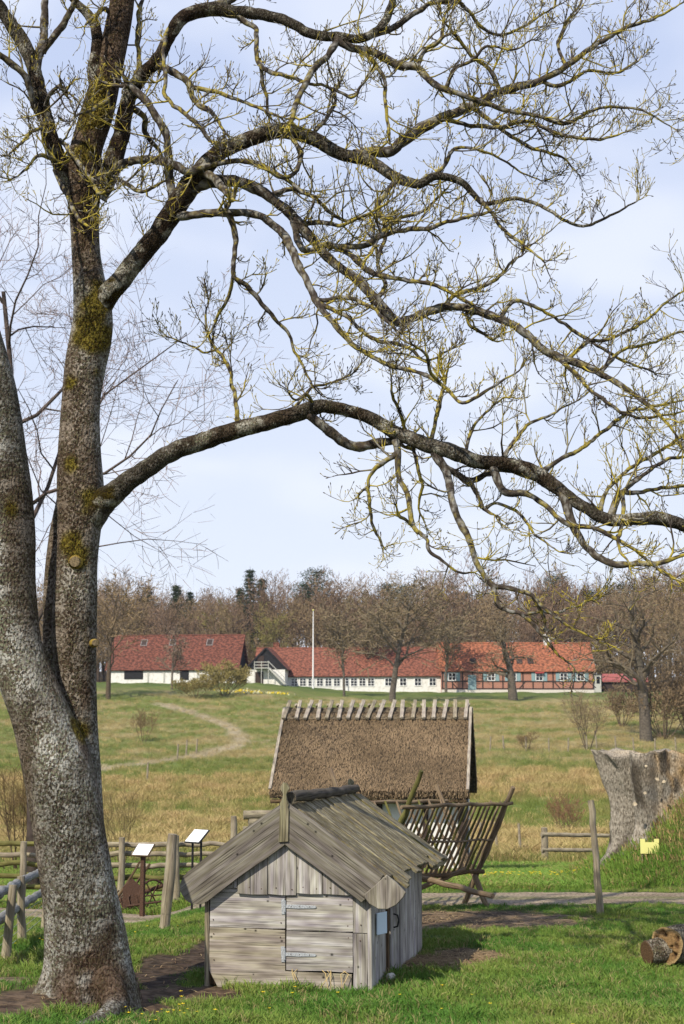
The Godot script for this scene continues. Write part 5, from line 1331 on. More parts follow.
	am.tube(PackedVector3Array([Vector3(0.70, 0.50, -0.79), Vector3(0.735, 0.49, -0.79), Vector3(0.745, 0.45, -0.79), Vector3(0.735, 0.40, -0.79), Vector3(0.70, 0.39, -0.79)]), PackedFloat32Array([0.007, 0.007, 0.008, 0.007, 0.007]), 7, PackedColorArray([Color.WHITE, Color.WHITE, Color.WHITE, Color.WHITE, Color.WHITE]))
	part(am.mesh(), "door_handle", M.black_iron, o)
	var bm := MB.new()
	bm.box(Vector3(0.012, 0.17, 0.15), Vector3(0.70, 0.48, -0.30), 0.003, Color.WHITE, Basis(Vector3.UP, -0.35))
	part(bm.mesh(), "metal_plate", M.blue_plate, o)
	# roof: boards run down the slope; ridge at 1.42 m, slope 35 degrees
	var sl := atan(0.70)
	for side in [1.0, -1.0]:
		var z := -0.02
		var j := 0
		while z > -2.50:
			var w: float = 0.085 + 0.09 * clampf(0.5 + 1.2 * n2.get_noise_2d(j * 190.0, side * 40.0), 0.0, 1.0)
			var len_: float = 1.00 + 0.15 * n2.get_noise_2d(j * 170.0 + 60.0, side * 90.0)
			var lapped := 0.004 * float(j % 2) + 0.016 * n2.get_noise_2d(j * 270.0, 9.0)
			var mid: float = len_ * 0.5
			var m: Material = M["roof_board_%d" % posmod(j * 7 + int(side), 4)]
			if side > 0.0 and j == 16: m = M.mossy_board
			var up := Vector3(-side * cos(sl), sin(sl), 0)
			var out := Vector3(side * sin(sl), cos(sl), 0)
			var at := Vector3(side * 0.02, 1.395, z - w * 0.5) - up * mid + out * (0.016 + lapped)
			part(board(w + 0.012, len_, 0.024, 60.0 + j + side * 30.0, 0.010), "roof_board", m, o, Transform3D(Basis(up.cross(out), up, out) * Basis.from_euler(Vector3(0, 0.10 * n2.get_noise_2d(j * 310.0, 70.0), 0.03 * n2.get_noise_2d(j * 410.0, 170.0))), at))
			z -= w + 0.003
			j += 1
	# wide bargeboards with rounded tails
	for side in [-1.0, 1.0]:
		var len_ := 1.13 if side < 0.0 else 0.97
		var wd := 0.275
		var pts := PackedVector2Array([Vector2(-wd, -0.192), Vector2(0.0, 0.0), Vector2(0.012, -len_ * 0.3), Vector2(0.008, -len_ * 0.7)])
		if side < 0.0:
			pts.append(Vector2(0.0, -len_ + 0.16))
			for q in 7:
				var an := lerpf(0.15, 1.0, q / 6.0) * PI
				pts.append(Vector2(-wd * 0.5 + cos(an) * wd * 0.52, -len_ + 0.16 - sin(an) * 0.15))
		else:
			pts.append(Vector2(0.0, -len_)); pts.append(Vector2(-wd * 0.5, -len_ - 0.012)); pts.append(Vector2(-wd, -len_ + 0.02))
		pts.append(Vector2(-wd + 0.004, -len_ * 0.6)); pts.append(Vector2(-wd - 0.004, -len_ * 0.25))
		var mb := MB.new()
		if side > 0.0:
			mb.slab(pts, 0.034, 0.005)
		else:
			mb.slab(pts, 0.034, 0.005)
		var up := Vector3(-side * cos(sl), sin(sl), 0)
		var out := Vector3(side * sin(sl), cos(sl), 0)
		# outline x runs outward from the roof plane, y up the slope
		var b := Basis(out, up, Vector3(0, 0, 1)) if side < 0.0 else Basis(out, up, Vector3(0, 0, 1))
		part(mb.mesh(), "bargeboard", M.barge_board, o, Transform3D(b, Vector3(0, 1.445, 0.075)))
	# separate rounded tail piece on the right
	var tm := MB.new()
	tm.slab(PackedVector2Array([Vector2(0.640, 0.735), Vector2(0.69, 0.672), Vector2(0.76, 0.635), Vector2(0.83, 0.635), Vector2(0.90, 0.668), Vector2(0.955, 0.725), Vector2(0.975, 0.765), Vector2(0.90, 0.84), Vector2(0.825, 0.895), Vector2(0.73, 0.81)]), 0.03, 0.005)
	part(tm.mesh(), "bargeboard_tail", M.tail_board, o, Transform3D(Basis(), Vector3(0, 0, 0.110)))
	# ridge pole and the carved finials
	pole("ridge_pole", Vector3(0.035, 1.475, 0.04), Vector3(0.03, 1.465, -2.40), 0.047, 0.040, M.dark_pole, o, 0.02)
	for q in [[0.098, 1.0], [-2.42, 0.85]]:
		var sm := MB.new()
		sm.slab(PackedVector2Array([Vector2(-0.045, -0.32), Vector2(0.045, -0.31), Vector2(0.042, -0.02), Vector2(0.034, 0.0), Vector2(0.042, 0.03), Vector2(0.022, 0.07), Vector2(0.014, 0.12), Vector2(0.046, 0.175), Vector2(0.012, 0.225), Vector2(0.0, 0.215), Vector2(-0.016, 0.228), Vector2(-0.046, 0.175), Vector2(-0.014, 0.12), Vector2(-0.024, 0.07), Vector2(-0.044, 0.03), Vector2(-0.034, 0.0), Vector2(-0.042, -0.02)]), 0.024, 0.003)
		part(sm.mesh(), "finial", M.lichen_board, o, Transform3D(Basis(Vector3(0, 0, 1), -0.02 if q[0] > 0 else 0.22).scaled(Vector3(q[1] * 0.85, q[1] * 0.85, 1)), Vector3(0.0, 1.40, q[0])))
	# an eaves log behind, seen end-on at the rear right
	pole("eaves_pole", Vector3(0.80, 0.80, -2.15), Vector3(0.80, 0.80, -2.75), 0.05, 0.05, M.fence_wood, o)
	# straw hanging out under the hatch
	var rs := RandomNumberGenerator.new()
	rs.seed = 5
	for j in 7:
		var x := [0.05, 0.09, 0.29, 0.33, 0.36, 0.46, 0.48][j] as float
		var p0 := Vector3(x, 0.15, 0.022)
		var p1 := p0 + Vector3(rs.randf_range(-0.05, 0.05), -0.02, 0.03)
		var p2 := p1 + Vector3(rs.randf_range(-0.09, 0.07), -0.12, 0.02)
		var m := MB.new()
		m.tube(PackedVector3Array([p0, p1, p2]), PackedFloat32Array([0.003, 0.004, 0.002]), 4, PackedColorArray([Color(0.5, 0.38, 0.18), Color(0.55, 0.42, 0.2), Color(0.45, 0.34, 0.16)]))
		var st := part(m.mesh(), "straw", M.straw, self)
		st.transform = o.transform
		tag(st, "pale straw stalk poking out under the hatch of the plank hut", "straw", "straws under the hatch")
	# a pale stone by the corner
	var sm2 := MB.new()
	sm2.box(Vector3(0.085, 0.07, 0.07), Vector3.ZERO, 0.02)
	var stone := part(sm2.mesh(), "pale_stone", M.stone_white, self, Transform3D(Basis.from_euler(Vector3(0.1, 0.5, 0.15)), Vector3(0.396, -0.007, -12.561) + Vector3(0, 0.025, 0)))
	tag(stone, "small pale stone lying at the corner of the plank hut", "stone")

# ---------------------------------------------------------------- the hay rack
func make_rack() -> void:
	var a := Vector3(0.36, 0, -17.0)
	var b := Vector3(1.57, 0, -18.1)
	var o := thing("hay_rack", "old V-shaped slatted wooden hay rack on crossed legs behind the plank hut", "hay rack", a)
	a.y = land(a.x, a.z); b.y = land(b.x, b.z)
	var ax := b - a
	var per := Vector3(-ax.z, 0, ax.x).normalized()
	var org := o.position
	var at := func(t: float, off: float, y: float) -> Vector3: return a + ax * t + per * off + Vector3(0, y, 0) - org
	var spread := 0.60
	var off_at := func(y: float) -> float: return spread * (y - 0.34) / 1.02
	for e in [[0.0, 1.58], [1.0, 1.37]]:
		for s in [1.0, -1.0]:
			var mossy: bool = e[0] == 0.0 and s > 0.0
			pole("end_post", at.call(e[0] + 0.012 * s, s * off_at.call(-0.02), -0.02), at.call(e[0] + 0.012 * s, s * off_at.call(e[1]), e[1]), 0.034, 0.026, M.mossy_pole if mossy else M.rack_wood, o, 0.02)
	for s in [1.0, -1.0]:
		pole("top_rail", at.call(-0.06, s * off_at.call(1.19) + 0.03 * s, 1.19), at.call(1.05, s * off_at.call(1.18) + 0.03 * s, 1.18), 0.024, 0.02, M.rack_wood, o, 0.02)
		pole("middle_rail", at.call(-0.03, s * off_at.call(0.78) + 0.02 * s, 0.78), at.call(1.03, s * off_at.call(0.76) + 0.02 * s, 0.76), 0.014, 0.012, M.rack_wood, o, 0.02)
		pole("bottom_rail", at.call(-0.05, s * 0.05, 0.385), at.call(1.05, s * 0.05, 0.38), 0.028, 0.026, M.dark_wood, o, 0.02)
		var n := 21 if s > 0.0 else 9
		for k in n:
			var t := (k + 0.5) / n
			var j := n2.get_noise_2d(k * 130.0, s * 50.0)
			var y1 := 1.20 + 0.02 * j
			pole("slat", at.call(t + 0.012 * j, s * off_at.call(0.40), 0.38), at.call(t - 0.012 * j + 0.01, s * off_at.call(y1) , y1), 0.018, 0.014, M.rack_wood if k % 3 else M.mossy_pole, o, 0.016)
	var br := pole("brace_log", Vector3(0.817, 0.394, -17.450) - org, Vector3(1.622, 0.263, -16.550) - org, 0.036, 0.030, M.rack_wood, o, 0.02)
	pole("brace", Vector3(0.720, 0.180, -17.600) - org, Vector3(1.436, 0.443, -17.800) - org, 0.03, 0.022, M.rack_wood, o, 0.02)

# ---------------------------------------------------------------- the thatched shed
func make_thatched() -> void:
	var front_mid := Vector3(0.861, 0.575, -34.600)
	var o := thing("thatched_shed", "low shed with a steep brown thatched roof and wooden sticks along the ridge", "shed", on(front_mid.x, -36.4), deg_to_rad(-7.5))
	var g := o.position.y
	var half := 2.27
	var run := 1.95
	var eave := 0.60 - g
	var ridge := 2.50 - g
	# walls
	var wall := MB.new()
	wall.box(Vector3(4.2, eave + 0.25, 0.2), Vector3(0, (eave + 0.25) * 0.5 - 0.1, 1.45), 0.01)
	wall.box(Vector3(4.2, eave + 0.25, 0.2), Vector3(0, (eave + 0.25) * 0.5 - 0.1, -1.45), 0.01)
	part(wall.mesh(), "wall", M.limewash, o)
	for x in [-2.05, -0.9, 0.2, 1.25, 2.05]:
		var pm := MB.new()
		pm.box(Vector3(0.13, eave + 0.2, 0.04), Vector3(x, eave * 0.5, 1.565), 0.005)
		part(pm.mesh(), "wall_post", M.frame_timber, o)
	var sl := (ridge - eave) / run
	for s in [-1.0, 1.0]:
		var gm := MB.new()
		gm.slab(PackedVector2Array([Vector2(-1.5, -0.1), Vector2(1.5, -0.1), Vector2(1.5, eave + 0.15), Vector2(0, eave + 0.15 + 1.5 * sl * 0.98), Vector2(-1.5, eave + 0.15)]), 0.12, 0.01, Transform3D(Basis(Vector3.UP, PI / 2), Vector3(s * 2.02, 0, 0)))
		part(gm.mesh(), "gable_wall", M.black_timber, o)
	# thatch: thick rounded slabs
	var ang := atan(sl)
	for s in [1.0, -1.0]:
		var up := Vector3(0, sin(ang), -s * cos(ang))
		var out := Vector3(0, cos(ang), s * sin(ang))
		var len_ := run / cos(ang)
		var tb := MB.new()
		var nu := 60
		var nv := 40
		for v in nv + 1:
			for u in nu + 1:
				var t := float(v) / nv
				var x := lerpf(-half, half, float(u) / nu)
				var th := 0.26 * (1.0 - 0.5 * ss(0.94, 1.0, t)) + 0.018 * n1.get_noise_2d(x * 60.0, t * 130.0 + s * 500.0)
				if v == 0: th = 0.02
				var p := Vector3(x, ridge, 0) - up * (len_ * (1.0 - t) + 0.03 * n1.get_noise_1d(x * 40.0) * float(v == 0)) + out * (th * (1.0 - 0.25 * pow(absf(x) / half, 12.0)) + 0.02 * n1.get_noise_2d(x * 14.0, t * 40.0))
				tb.v.append(p); tb.n.append(out); tb.c.append(Color.WHITE)
		for v in nv:
			for u in nu:
				var q := v * (nu + 1) + u
				var tri_ := [q, q + nu + 1, q + 1, q + 1, q + nu + 1, q + nu + 2] if s > 0.0 else [q, q + 1, q + nu + 1, q + 1, q + nu + 2, q + nu + 1]
				for w in tri_: tb.i.append(w)
		var e0 := Vector3(0, ridge, 0) - up * len_
		tb.poly(PackedVector3Array([e0 + Vector3(-half, 0, 0) + out * 0.02, e0 + Vector3(half, 0, 0) + out * 0.02, Vector3(half, ridge, 0), Vector3(-half, ridge, 0)]), -out)
		for x in [-half, half]:
			tb.poly(PackedVector3Array([e0 + Vector3(x, 0, 0) + out * 0.02, e0 + Vector3(x, 0, 0) + out * 0.19 + up * 0.06, Vector3(x, ridge, 0) + out * 0.10, Vector3(x, ridge - 0.02, 0)]), Vector3(signf(x), 0, 0))
		var roof := part(tb.mesh(), "thatch_slope", M.thatch, o)
		# reed ends lying on the slope
		var r := RandomNumberGenerator.new()
		r.seed = 61 + int(s)
		var rb := MB.new()
		for k in 16000:
			var t := r.randf_range(0.01, 0.93)
			var p := Vector3(r.randf_range(-half, half), ridge, 0) - up * (len_ * (1.0 - t)) + out * (0.262 * (1.0 - 0.5 * ss(0.94, 1.0, t)) + r.randf_range(-0.005, 0.02))
			var dir := (-up + Vector3(r.randfn() * 0.30, 0, 0) + out * r.randf_range(0.02, 0.22)).normalized()
			var tone := r.randf_range(0.75, 1.2)
			rb.ribbon(p, p + dir * r.randf_range(0.05, 0.11), 0.0045, 0.003, dir.cross(out).normalized(), Color(0.225, 0.16, 0.095) * tone * (1.0 + 0.5 * n1.get_noise_2d(p.x * 14.0 + 60.0, t * 60.0)))
		for k in 900:
			var x := r.randf_range(-half, half)
			var p := Vector3(x, ridge, 0) - up * (len_ * 0.995) + out * r.randf_range(0.0, 0.24)
			rb.ribbon(p, p - up * r.randf_range(0.03, 0.10) + Vector3(r.randfn() * 0.02, 0, 0), 0.008, 0.004, Vector3.RIGHT, Color(0.22, 0.16, 0.095) * r.randf_range(0.5, 1.3))
		var reeds := part(rb.mesh(), "reed_ends", M.straw, roof)
		reeds.set_meta("kind", "stuff")
		# paler ridge cap
		var cb := MB.new()
		for v in 9:
			for u in nu + 1:
				var t := float(v) / 8.0
				var x := lerpf(-half + 0.02, half - 0.02, float(u) / nu)
				var p := Vector3(x, ridge, 0) - up * (0.42 * (1.0 - t) + 0.03 * n1.get_noise_1d(x * 160.0)) + out * (0.29 * (1.0 - 0.45 * t * t) + 0.012 * n1.get_noise_2d(x * 150.0, t * 80.0))
				if v == 8: p = Vector3(x, ridge + 0.20 + 0.012 * n1.get_noise_1d(x * 90.0), 0)
				cb.v.append(p); cb.n.append(out); cb.c.append(Color.WHITE)
		for v in 8:
			for u in nu:
				var q := v * (nu + 1) + u
				var tri_ := [q, q + nu + 1, q + 1, q + 1, q + nu + 1, q + nu + 2] if s > 0.0 else [q, q + 1, q + nu + 1, q + 1, q + nu + 2, q + nu + 1]
				for w in tri_: cb.i.append(w)
		part(cb.mesh(), "ridge_cap", M.ridge_thatch, o)
		# boards along the verges
		for x in [-1.0, 1.0]:
			var vb := board(0.065, len_ - 0.05, 0.04, 7.0 + x + s, 0.006)
			part(vb, "verge_board", M.ridge_stick, o, Transform3D(Basis(Vector3.RIGHT, up, Vector3.RIGHT.cross(up)), Vector3(x * (half - 0.03), ridge, 0) - up * len_ * 0.5 + out * 0.29))
		# ridge sticks laid in pairs astride the ridge
		for k in 18:
			var x := lerpf(-half + 0.10, half - 0.12, k / 17.0) + 0.05 * n2.get_noise_2d(k * 90.0, s * 100.0)
			var lean := 0.22 * n2.get_noise_2d(k * 57.0 + 9.0, s * 77.0) + (0.03 if s > 0.0 else -0.03)
			var top := Vector3(x + lean * 0.5, ridge + (0.36 if s > 0.0 else 0.27), -s * 0.06)
			var low := Vector3(x - lean * 0.5, ridge, 0) - up * 0.46 + out * 0.345
			part(board(0.085, top.distance_to(low), 0.055, 300.0 + k, 0.008), "ridge_stick", M.ridge_stick if k % 4 else M.fence_wood, o, along(low, top).translated_local(Vector3(0, top.distance_to(low) * 0.5, 0)))
	pole("eaves_pole", Vector3(-2.25, eave - 0.06, 1.98), Vector3(2.2, eave - 0.04, 1.98), 0.045, 0.04, M.dark_wood, o, 0.03)
	# logs stacked by the left corner
	for q in [[0.0, 0.0], [0.0, 0.19], [0.02, 0.38], [0.0, 0.57], [-0.02, 0.76], [0.0, 0.95], [0.06, 1.13], [0.0, 1.30]]:
		var base := Vector3(-1.811, 0.308, -34.600)
		var gy := ground_y(base.x, base.z)
		var lg := thing("log", "short grey log stacked at the corner of the thatched shed", "log", Vector3(base.x - 0.42 + q[0] * 2.0, gy + 0.09 + q[1], base.z), 0.0, "logs stacked by the thatched shed")
		pole("log_body", Vector3.ZERO, Vector3(0.85 - absf(q[0]), 0.01, -0.15), 0.10, 0.095, M.fence_wood, lg, 0.01)

# ---------------------------------------------------------------- the farm
func gable_house(o: Node3D, w: float, dep: float, eave: float, ridge: float, wall_m: Material, roof_m: Material, gable_m: Material, over := 0.35) -> MeshInstance3D:
	# front towards local +z, walls from y = 0; returns the roof
	var wm := MB.new()
	wm.box(Vector3(w, eave + 0.6, 0.3), Vector3(0, (eave - 0.6) * 0.5, dep * 0.5 - 0.15), 0.01)
	wm.box(Vector3(w, eave + 0.6, 0.3), Vector3(0, (eave - 0.6) * 0.5, -dep * 0.5 + 0.15), 0.01)
	part(wm.mesh(), "wall", wall_m, o)
	var sl := (ridge - eave) / (dep * 0.5)
	for s in [-1.0, 1.0]:
		var gm := MB.new()
		gm.slab(PackedVector2Array([Vector2(-dep * 0.5 + 0.31, -0.6), Vector2(dep * 0.5 - 0.31, -0.6), Vector2(dep * 0.5 - 0.31, eave + 0.3 * sl), Vector2(0, ridge - 0.05), Vector2(-dep * 0.5 + 0.31, eave + 0.3 * sl)]), 0.3, 0.01, Transform3D(Basis(Vector3.UP, PI / 2), Vector3(s * (w * 0.5 - 0.15), 0, 0)))
		part(gm.mesh(), "gable_wall", gable_m, o)
	var ang := atan(sl)
	var roof: MeshInstance3D
	for s in [1.0, -1.0]:
		var up := Vector3(0, sin(ang), -s * cos(ang))
		var out := Vector3(0, cos(ang), s * sin(ang))
		var len_ := dep * 0.5 / cos(ang) + over
		var rb := MB.new()
		rb.box(Vector3(w + over * 2.0, len_, 0.16), Vector3.ZERO, 0.03)
		var q := part(rb.mesh(), "roof_slope", roof_m, o, Transform3D(Basis(Vector3.RIGHT * s, up, out), Vector3(0, ridge, 0) - up * (len_ * 0.5) + out * 0.10))
		if roof == null: roof = q
	var rc := MB.new()
	rc.tube(PackedVector3Array([Vector3(-w * 0.5 - over, ridge + 0.16, 0), Vector3(w * 0.5 + over, ridge + 0.16, 0)]), PackedFloat32Array([0.15, 0.15]), 8, PackedColorArray([Color.WHITE, Color.WHITE]))
	part(rc.mesh(), "ridge_tiles", roof_m, o)
	return roof

func window_on(o: Node3D, x: float, y: float, z: float, w: float, hgt: float, cols: int, rows: int, frame_m: Material) -> void:
	var fm := MB.new()
	var t := 0.09
	fm.box(Vector3(w, t, 0.1), Vector3(0, hgt * 0.5 - t * 0.5, 0), 0.01)
	fm.box(Vector3(w, t, 0.1), Vector3(0, -hgt * 0.5 + t * 0.5, 0), 0.01)
	for s in [-1.0, 1.0]:
		fm.box(Vector3(t, hgt - 2.0 * t, 0.1), Vector3(s * (w - t) * 0.5, 0, 0), 0.01)
	for k in range(1, cols):
		fm.box(Vector3(0.06, hgt - 2.0 * t, 0.08), Vector3(-w * 0.5 + w * k / cols, 0, 0), 0.01)
	for k in range(1, rows):
		fm.box(Vector3(w - 2.0 * t, 0.05, 0.06), Vector3(0, -hgt * 0.5 + hgt * k / rows, 0), 0.01)
	var f := part(fm.mesh(), "window", frame_m, o, Transform3D(Basis(), Vector3(x, y, z)))
	var pm := MB.new()
	pm.box(Vector3(w - 0.05, hgt - 0.05, 0.03), Vector3(0, 0, -0.02), 0.002)
	part(pm.mesh(), "pane", M.window_glass, f)

func slab_part(o: Node3D, called: String, size: Vector3, at: Vector3, m: Material, bs := Basis()) -> MeshInstance3D:
	var mb := MB.new()
	mb.box(size, Vector3.ZERO, 0.01)
	return part(mb.mesh(), called, m, o, Transform3D(bs, at))

func make_farm() -> void:
	var D := 205.0
	# white-walled barn with a long brown-red tiled roof
	var a := Vector3(-22.500, 9.639, -207.000)
	var o := thing("white_barn", "long white-walled barn under a brown-red tiled roof with skylights", "barn", a, deg_to_rad(-7.0))
	var roof := gable_house(o, 17.6, 8.0, 1.75, 6.35, M.limewash, M.brown_tiles, M.black_timber)
	for q in [[-4.6], [-0.6], [4.6]]:
		var mb := MB.new()
		mb.box(Vector3(0.9, 1.2, 0.12), Vector3.ZERO, 0.02)
		var sk := part(mb.mesh(), "skylight", M.grey_slate, roof, Transform3D(Basis(), Vector3(q[0], 1.9, 0.10)))
		var pm := MB.new()
		pm.box(Vector3(0.7, 1.0, 0.05), Vector3(0, 0, 0.05), 0.01)
		part(pm.mesh(), "skylight_glass", M.frame_timber, o, Transform3D(roof.transform.basis, roof.transform * Vector3(q[0], 1.9, 0.10)))
	for x in [-5.2, 1.8]:
		slab_part(o, "barn_door", Vector3(2.6 if x < 0 else 1.2, 1.1 if x < 0 else 1.4, 0.1), Vector3(x, 0.95, 4.02), M.black_timber)
	for x in [-8.6, -3.2, -1.0, 3.6, 6.2]:
		slab_part(o, "wall_post", Vector3(0.22, 1.75, 0.12), Vector3(x, 0.875, 4.02), M.grey_paint)
	slab_part(o, "verge_tiles", Vector3(0.28, 6.6, 0.3), Vector3(9.15, 4.0, 2.05), M.red_tiles, Basis(Vector3.RIGHT, -(PI / 2 - atan(4.6 / 4.0))))
	# white farmhouse with black-boarded gable wing and outside stair
	var b := Vector3(1.385, 8.640, -209.000)
	o = thing("white_farmhouse", "long low white farmhouse with red tiled roof and rows of white-framed windows", "house", b, deg_to_rad(-4.0))
	roof = gable_house(o, 26.0, 8.0, 1.95, 5.75, M.limewash, M.red_tiles, M.limewash)
	for k in 10:
		var x := -7.6 + k * 1.16
		window_on(o, x, 1.05, 4.03, 0.98, 1.15, 2, 3, M.white_paint)
	for k in 4:
		window_on(o, 5.2 + k * 2.0, 1.05, 4.03, 1.0, 1.1, 2, 2, M.white_paint)
	slab_part(o, "chimney", Vector3(0.8, 1.3, 0.8), Vector3(-10.6, 6.1, -0.4), M.red_tiles)
	# gable wing
	var c := Vector3(-10.225, 9.341, -203.000)
	o = thing("gable_wing", "small white house front with a black-boarded gable and outside stair", "house", c, deg_to_rad(-6.0))
	var wall := MB.new()
	wall.slab(PackedVector2Array([Vector2(-2.6, -0.5), Vector2(2.6, -0.5), Vector2(2.6, 2.1), Vector2(-2.6, 2.1)]), 0.3, 0.01, Transform3D(Basis(), Vector3(0, 0, 0)))
	wall.box(Vector3(0.3, 2.6, 5.0), Vector3(2.45, 0.8, -2.7), 0.01)
	wall.box(Vector3(0.3, 2.6, 5.0), Vector3(-2.45, 0.8, -2.7), 0.01)
	part(wall.mesh(), "wall", M.limewash, o)
	var gm := MB.new()
	gm.slab(PackedVector2Array([Vector2(-2.7, 2.0), Vector2(2.7, 2.0), Vector2(0.0, 4.75)]), 0.2, 0.01, Transform3D(Basis(), Vector3(0, 0, 0.12)))
	part(gm.mesh(), "gable_boards", M.black_timber, o)
	for s in [-1.0, 1.0]:
		var rb := MB.new()
		rb.box(Vector3(4.3, 0.16, 6.2), Vector3.ZERO, 0.02)
		part(rb.mesh(), "roof_slope", M.red_tiles, o, Transform3D(Basis(Vector3(0, 0, 1), -s * atan(2.75 / 2.7)), Vector3(s * 1.5, 3.42, -2.8)))
		slab_part(o, "bargeboard", Vector3(4.2, 0.22, 0.1), Vector3(s * 1.48, 3.34, 0.36), M.black_timber, Basis(Vector3(0, 0, 1), -s * atan(2.75 / 2.7)))
	slab_part(o, "door", Vector3(0.9, 1.7, 0.08), Vector3(-0.7, 2.95, 0.25), M.frame_timber)
	slab_part(o, "landing", Vector3(2.0, 0.12, 1.2), Vector3(-0.4, 2.1, 0.9), M.grey_paint)
	for y in [2.5, 2.9]:
		slab_part(o, "railing", Vector3(2.0, 0.09, 0.07), Vector3(-0.4, y, 1.45), M.grey_paint)
	for x in [-1.35, -0.4, 0.55]:
		slab_part(o, "railing_post", Vector3(0.08, 3.0, 0.08), Vector3(x, 1.5, 1.5), M.grey_paint)
	for s in [0.35, 1.4]:
		slab_part(o, "stair_stringer", Vector3(3.2, 0.2, 0.08), Vector3(1.62, 1.05, s), M.grey_paint, Basis(Vector3(0, 0, 1), -0.78))
	for k in 9:
		slab_part(o, "stair_tread", Vector3(0.26, 0.05, 1.0), Vector3(0.65 + k * 0.235, 1.95 - k * 0.232, 0.88), M.grey_paint)
	slab_part(o, "stair_rail", Vector3(3.2, 0.09, 0.07), Vector3(1.62, 1.9, 1.45), M.grey_paint, Basis(Vector3(0, 0, 1), -0.78))
	slab_part(o, "cellar_door", Vector3(1.1, 1.6, 0.06), Vector3(-0.9, 0.85, 0.19), M.frame_timber)
	# half-timbered house
	var d := Vector3(23.574, 8.389, -207.000)
	o = thing("half_timbered_house", "long half-timbered house of red brick infill with an orange tiled roof", "house", d, deg_to_rad(2.0))
	var W := 20.6
	roof = gable_house(o, W, 7.5, 2.75, 6.55, M.brick_infill, M.orange_tiles, M.brick_infill, 0.3)
	slab_part(o, "plinth", Vector3(W + 0.06, 0.45, 0.4), Vector3(0, 0.0, 3.62), M.stone_white)
	for y in [0.35, 1.35, 2.62]:
		slab_part(o, "timber_rail", Vector3(W, 0.17, 0.08), Vector3(0, y, 3.765), M.frame_timber)
	for k in 16:
		slab_part(o, "timber_post", Vector3(0.17, 2.4, 0.07), Vector3(-W * 0.5 + 0.1 + k * (W - 0.2) / 15.0, 1.5, 3.762), M.frame_timber)
	for q in [[-8.6, 0.6], [0.6, -0.6], [5.3, 0.6], [8.9, -0.6]]:
		slab_part(o, "timber_brace", Vector3(0.15, 1.5, 0.06), Vector3(q[0], 0.85, 3.758), M.frame_timber, Basis(Vector3(0, 0, 1), q[1] * 1.2))
	for x in [-8.9, -3.6, -0.7, 2.9, 6.2, 8.5]:
		window_on(o, x, 1.95, 3.80, 1.05, 1.1, 2, 2, M.white_paint)
		for s in [-1.0, 1.0]:
			slab_part(o, "shutter", Vector3(0.5, 1.15, 0.06), Vector3(x + s * 0.82, 1.95, 3.82), M.shutter_blue)
		if x == 2.9:
			slab_part(o, "awning", Vector3(1.2, 0.06, 0.5), Vector3(x, 2.55, 4.02), M.red_cloth, Basis(Vector3.RIGHT, 0.6))
	slab_part(o, "front_door", Vector3(1.1, 2.0, 0.08), Vector3(-6.2, 1.2, 3.82), M.shutter_blue)
	slab_part(o, "chimney", Vector3(0.75, 1.7, 0.75), Vector3(4.6, 7.1, 0.0), M.limewash)
	for x in [-5.9, 0.4, 1.9]:
		slab_part(roof, "skylight", Vector3(0.8, 1.0, 0.1), Vector3(x, -0.8, 0.1), M.frame_timber)
	# small shed and low red-roofed lean-to
	o = thing("grey_shed", "small pale grey shed with two dark door panes beside the half-timbered house", "shed", Vector3(34.257, 8.277, -204.500))
	slab_part(o, "wall", Vector3(1.5, 2.4, 1.5), Vector3(0, 1.2, 0), M.grey_paint)
	for s in [-1.0, 1.0]:
		slab_part(o, "door_pane", Vector3(0.45, 0.95, 0.05), Vector3(s * 0.34, 1.65, 0.76), M.window_glass)
	slab_part(o, "roof", Vector3(1.8, 0.12, 1.8), Vector3(0, 2.46, 0), M.frame_timber)
	o = thing("lean_to", "low dark lean-to with a faded red roof beyond the grey shed", "shed", Vector3(38.565, 8.431, -208.000))
	slab_part(o, "wall", Vector3(6.0, 1.6, 2.6), Vector3(0.3, 0.8, 0), M.frame_timber)
	slab_part(o, "roof", Vector3(6.4, 0.14, 3.4), Vector3(0.3, 1.95, 0), M.pink_roof, Basis(Vector3.RIGHT, 0.35))
	# flagpole
	o = thing("flagpole", "tall white flagpole standing on the lawn before the farmhouse", "flagpole", Vector3(-3.803, 8.583, -198.000))
	var fp := MB.new()
	fp.tube(PackedVector3Array([Vector3(0, -0.2, 0), Vector3(0, 5, 0), Vector3(0, 10.2, 0)]), PackedFloat32Array([0.11, 0.09, 0.05]), 10, PackedColorArray([Color.WHITE, Color.WHITE, Color.WHITE]))
	part(fp.mesh(), "mast", M.white_paint, o)
	var kb := SphereMesh.new()
	kb.radius = 0.12; kb.height = 0.24; kb.radial_segments = 12; kb.rings = 6
	part(kb, "finial", M.yellow_sign, o, Transform3D(Basis(), Vector3(0, 10.3, 0)))
	# drifts of daffodils
	var r := RandomNumberGenerator.new()
	r.seed = 8
	var xs := []
	var cs := PackedColorArray()
	var fm := tuft_mesh(9, 7, 0.12, 0.28, 0.045, 0.5)
	for q in [[-13.13, -180.28], [-12.34, -179.19], [-11.41, -179.46], [-10.48, -179.84], [-9.49, -179.08], [-8.50, -178.39], [-7.81, -178.82]]:
		for k in 14:
			var x: float = q[0] + r.randfn() * 1.6
			var z: float = q[1] + r.randfn() * 0.7
			xs.append(Transform3D(Basis(Vector3.UP, r.randf() * TAU), on(x, z)))
			cs.append(Color(0.80, 0.62, 0.05) if r.randf() < 0.6 else Color(0.75, 0.72, 0.45))
	scatter("daffodils", "drift of yellow and cream daffodils beside the willow bushes", "flowers", fm, M.flower, xs, cs)

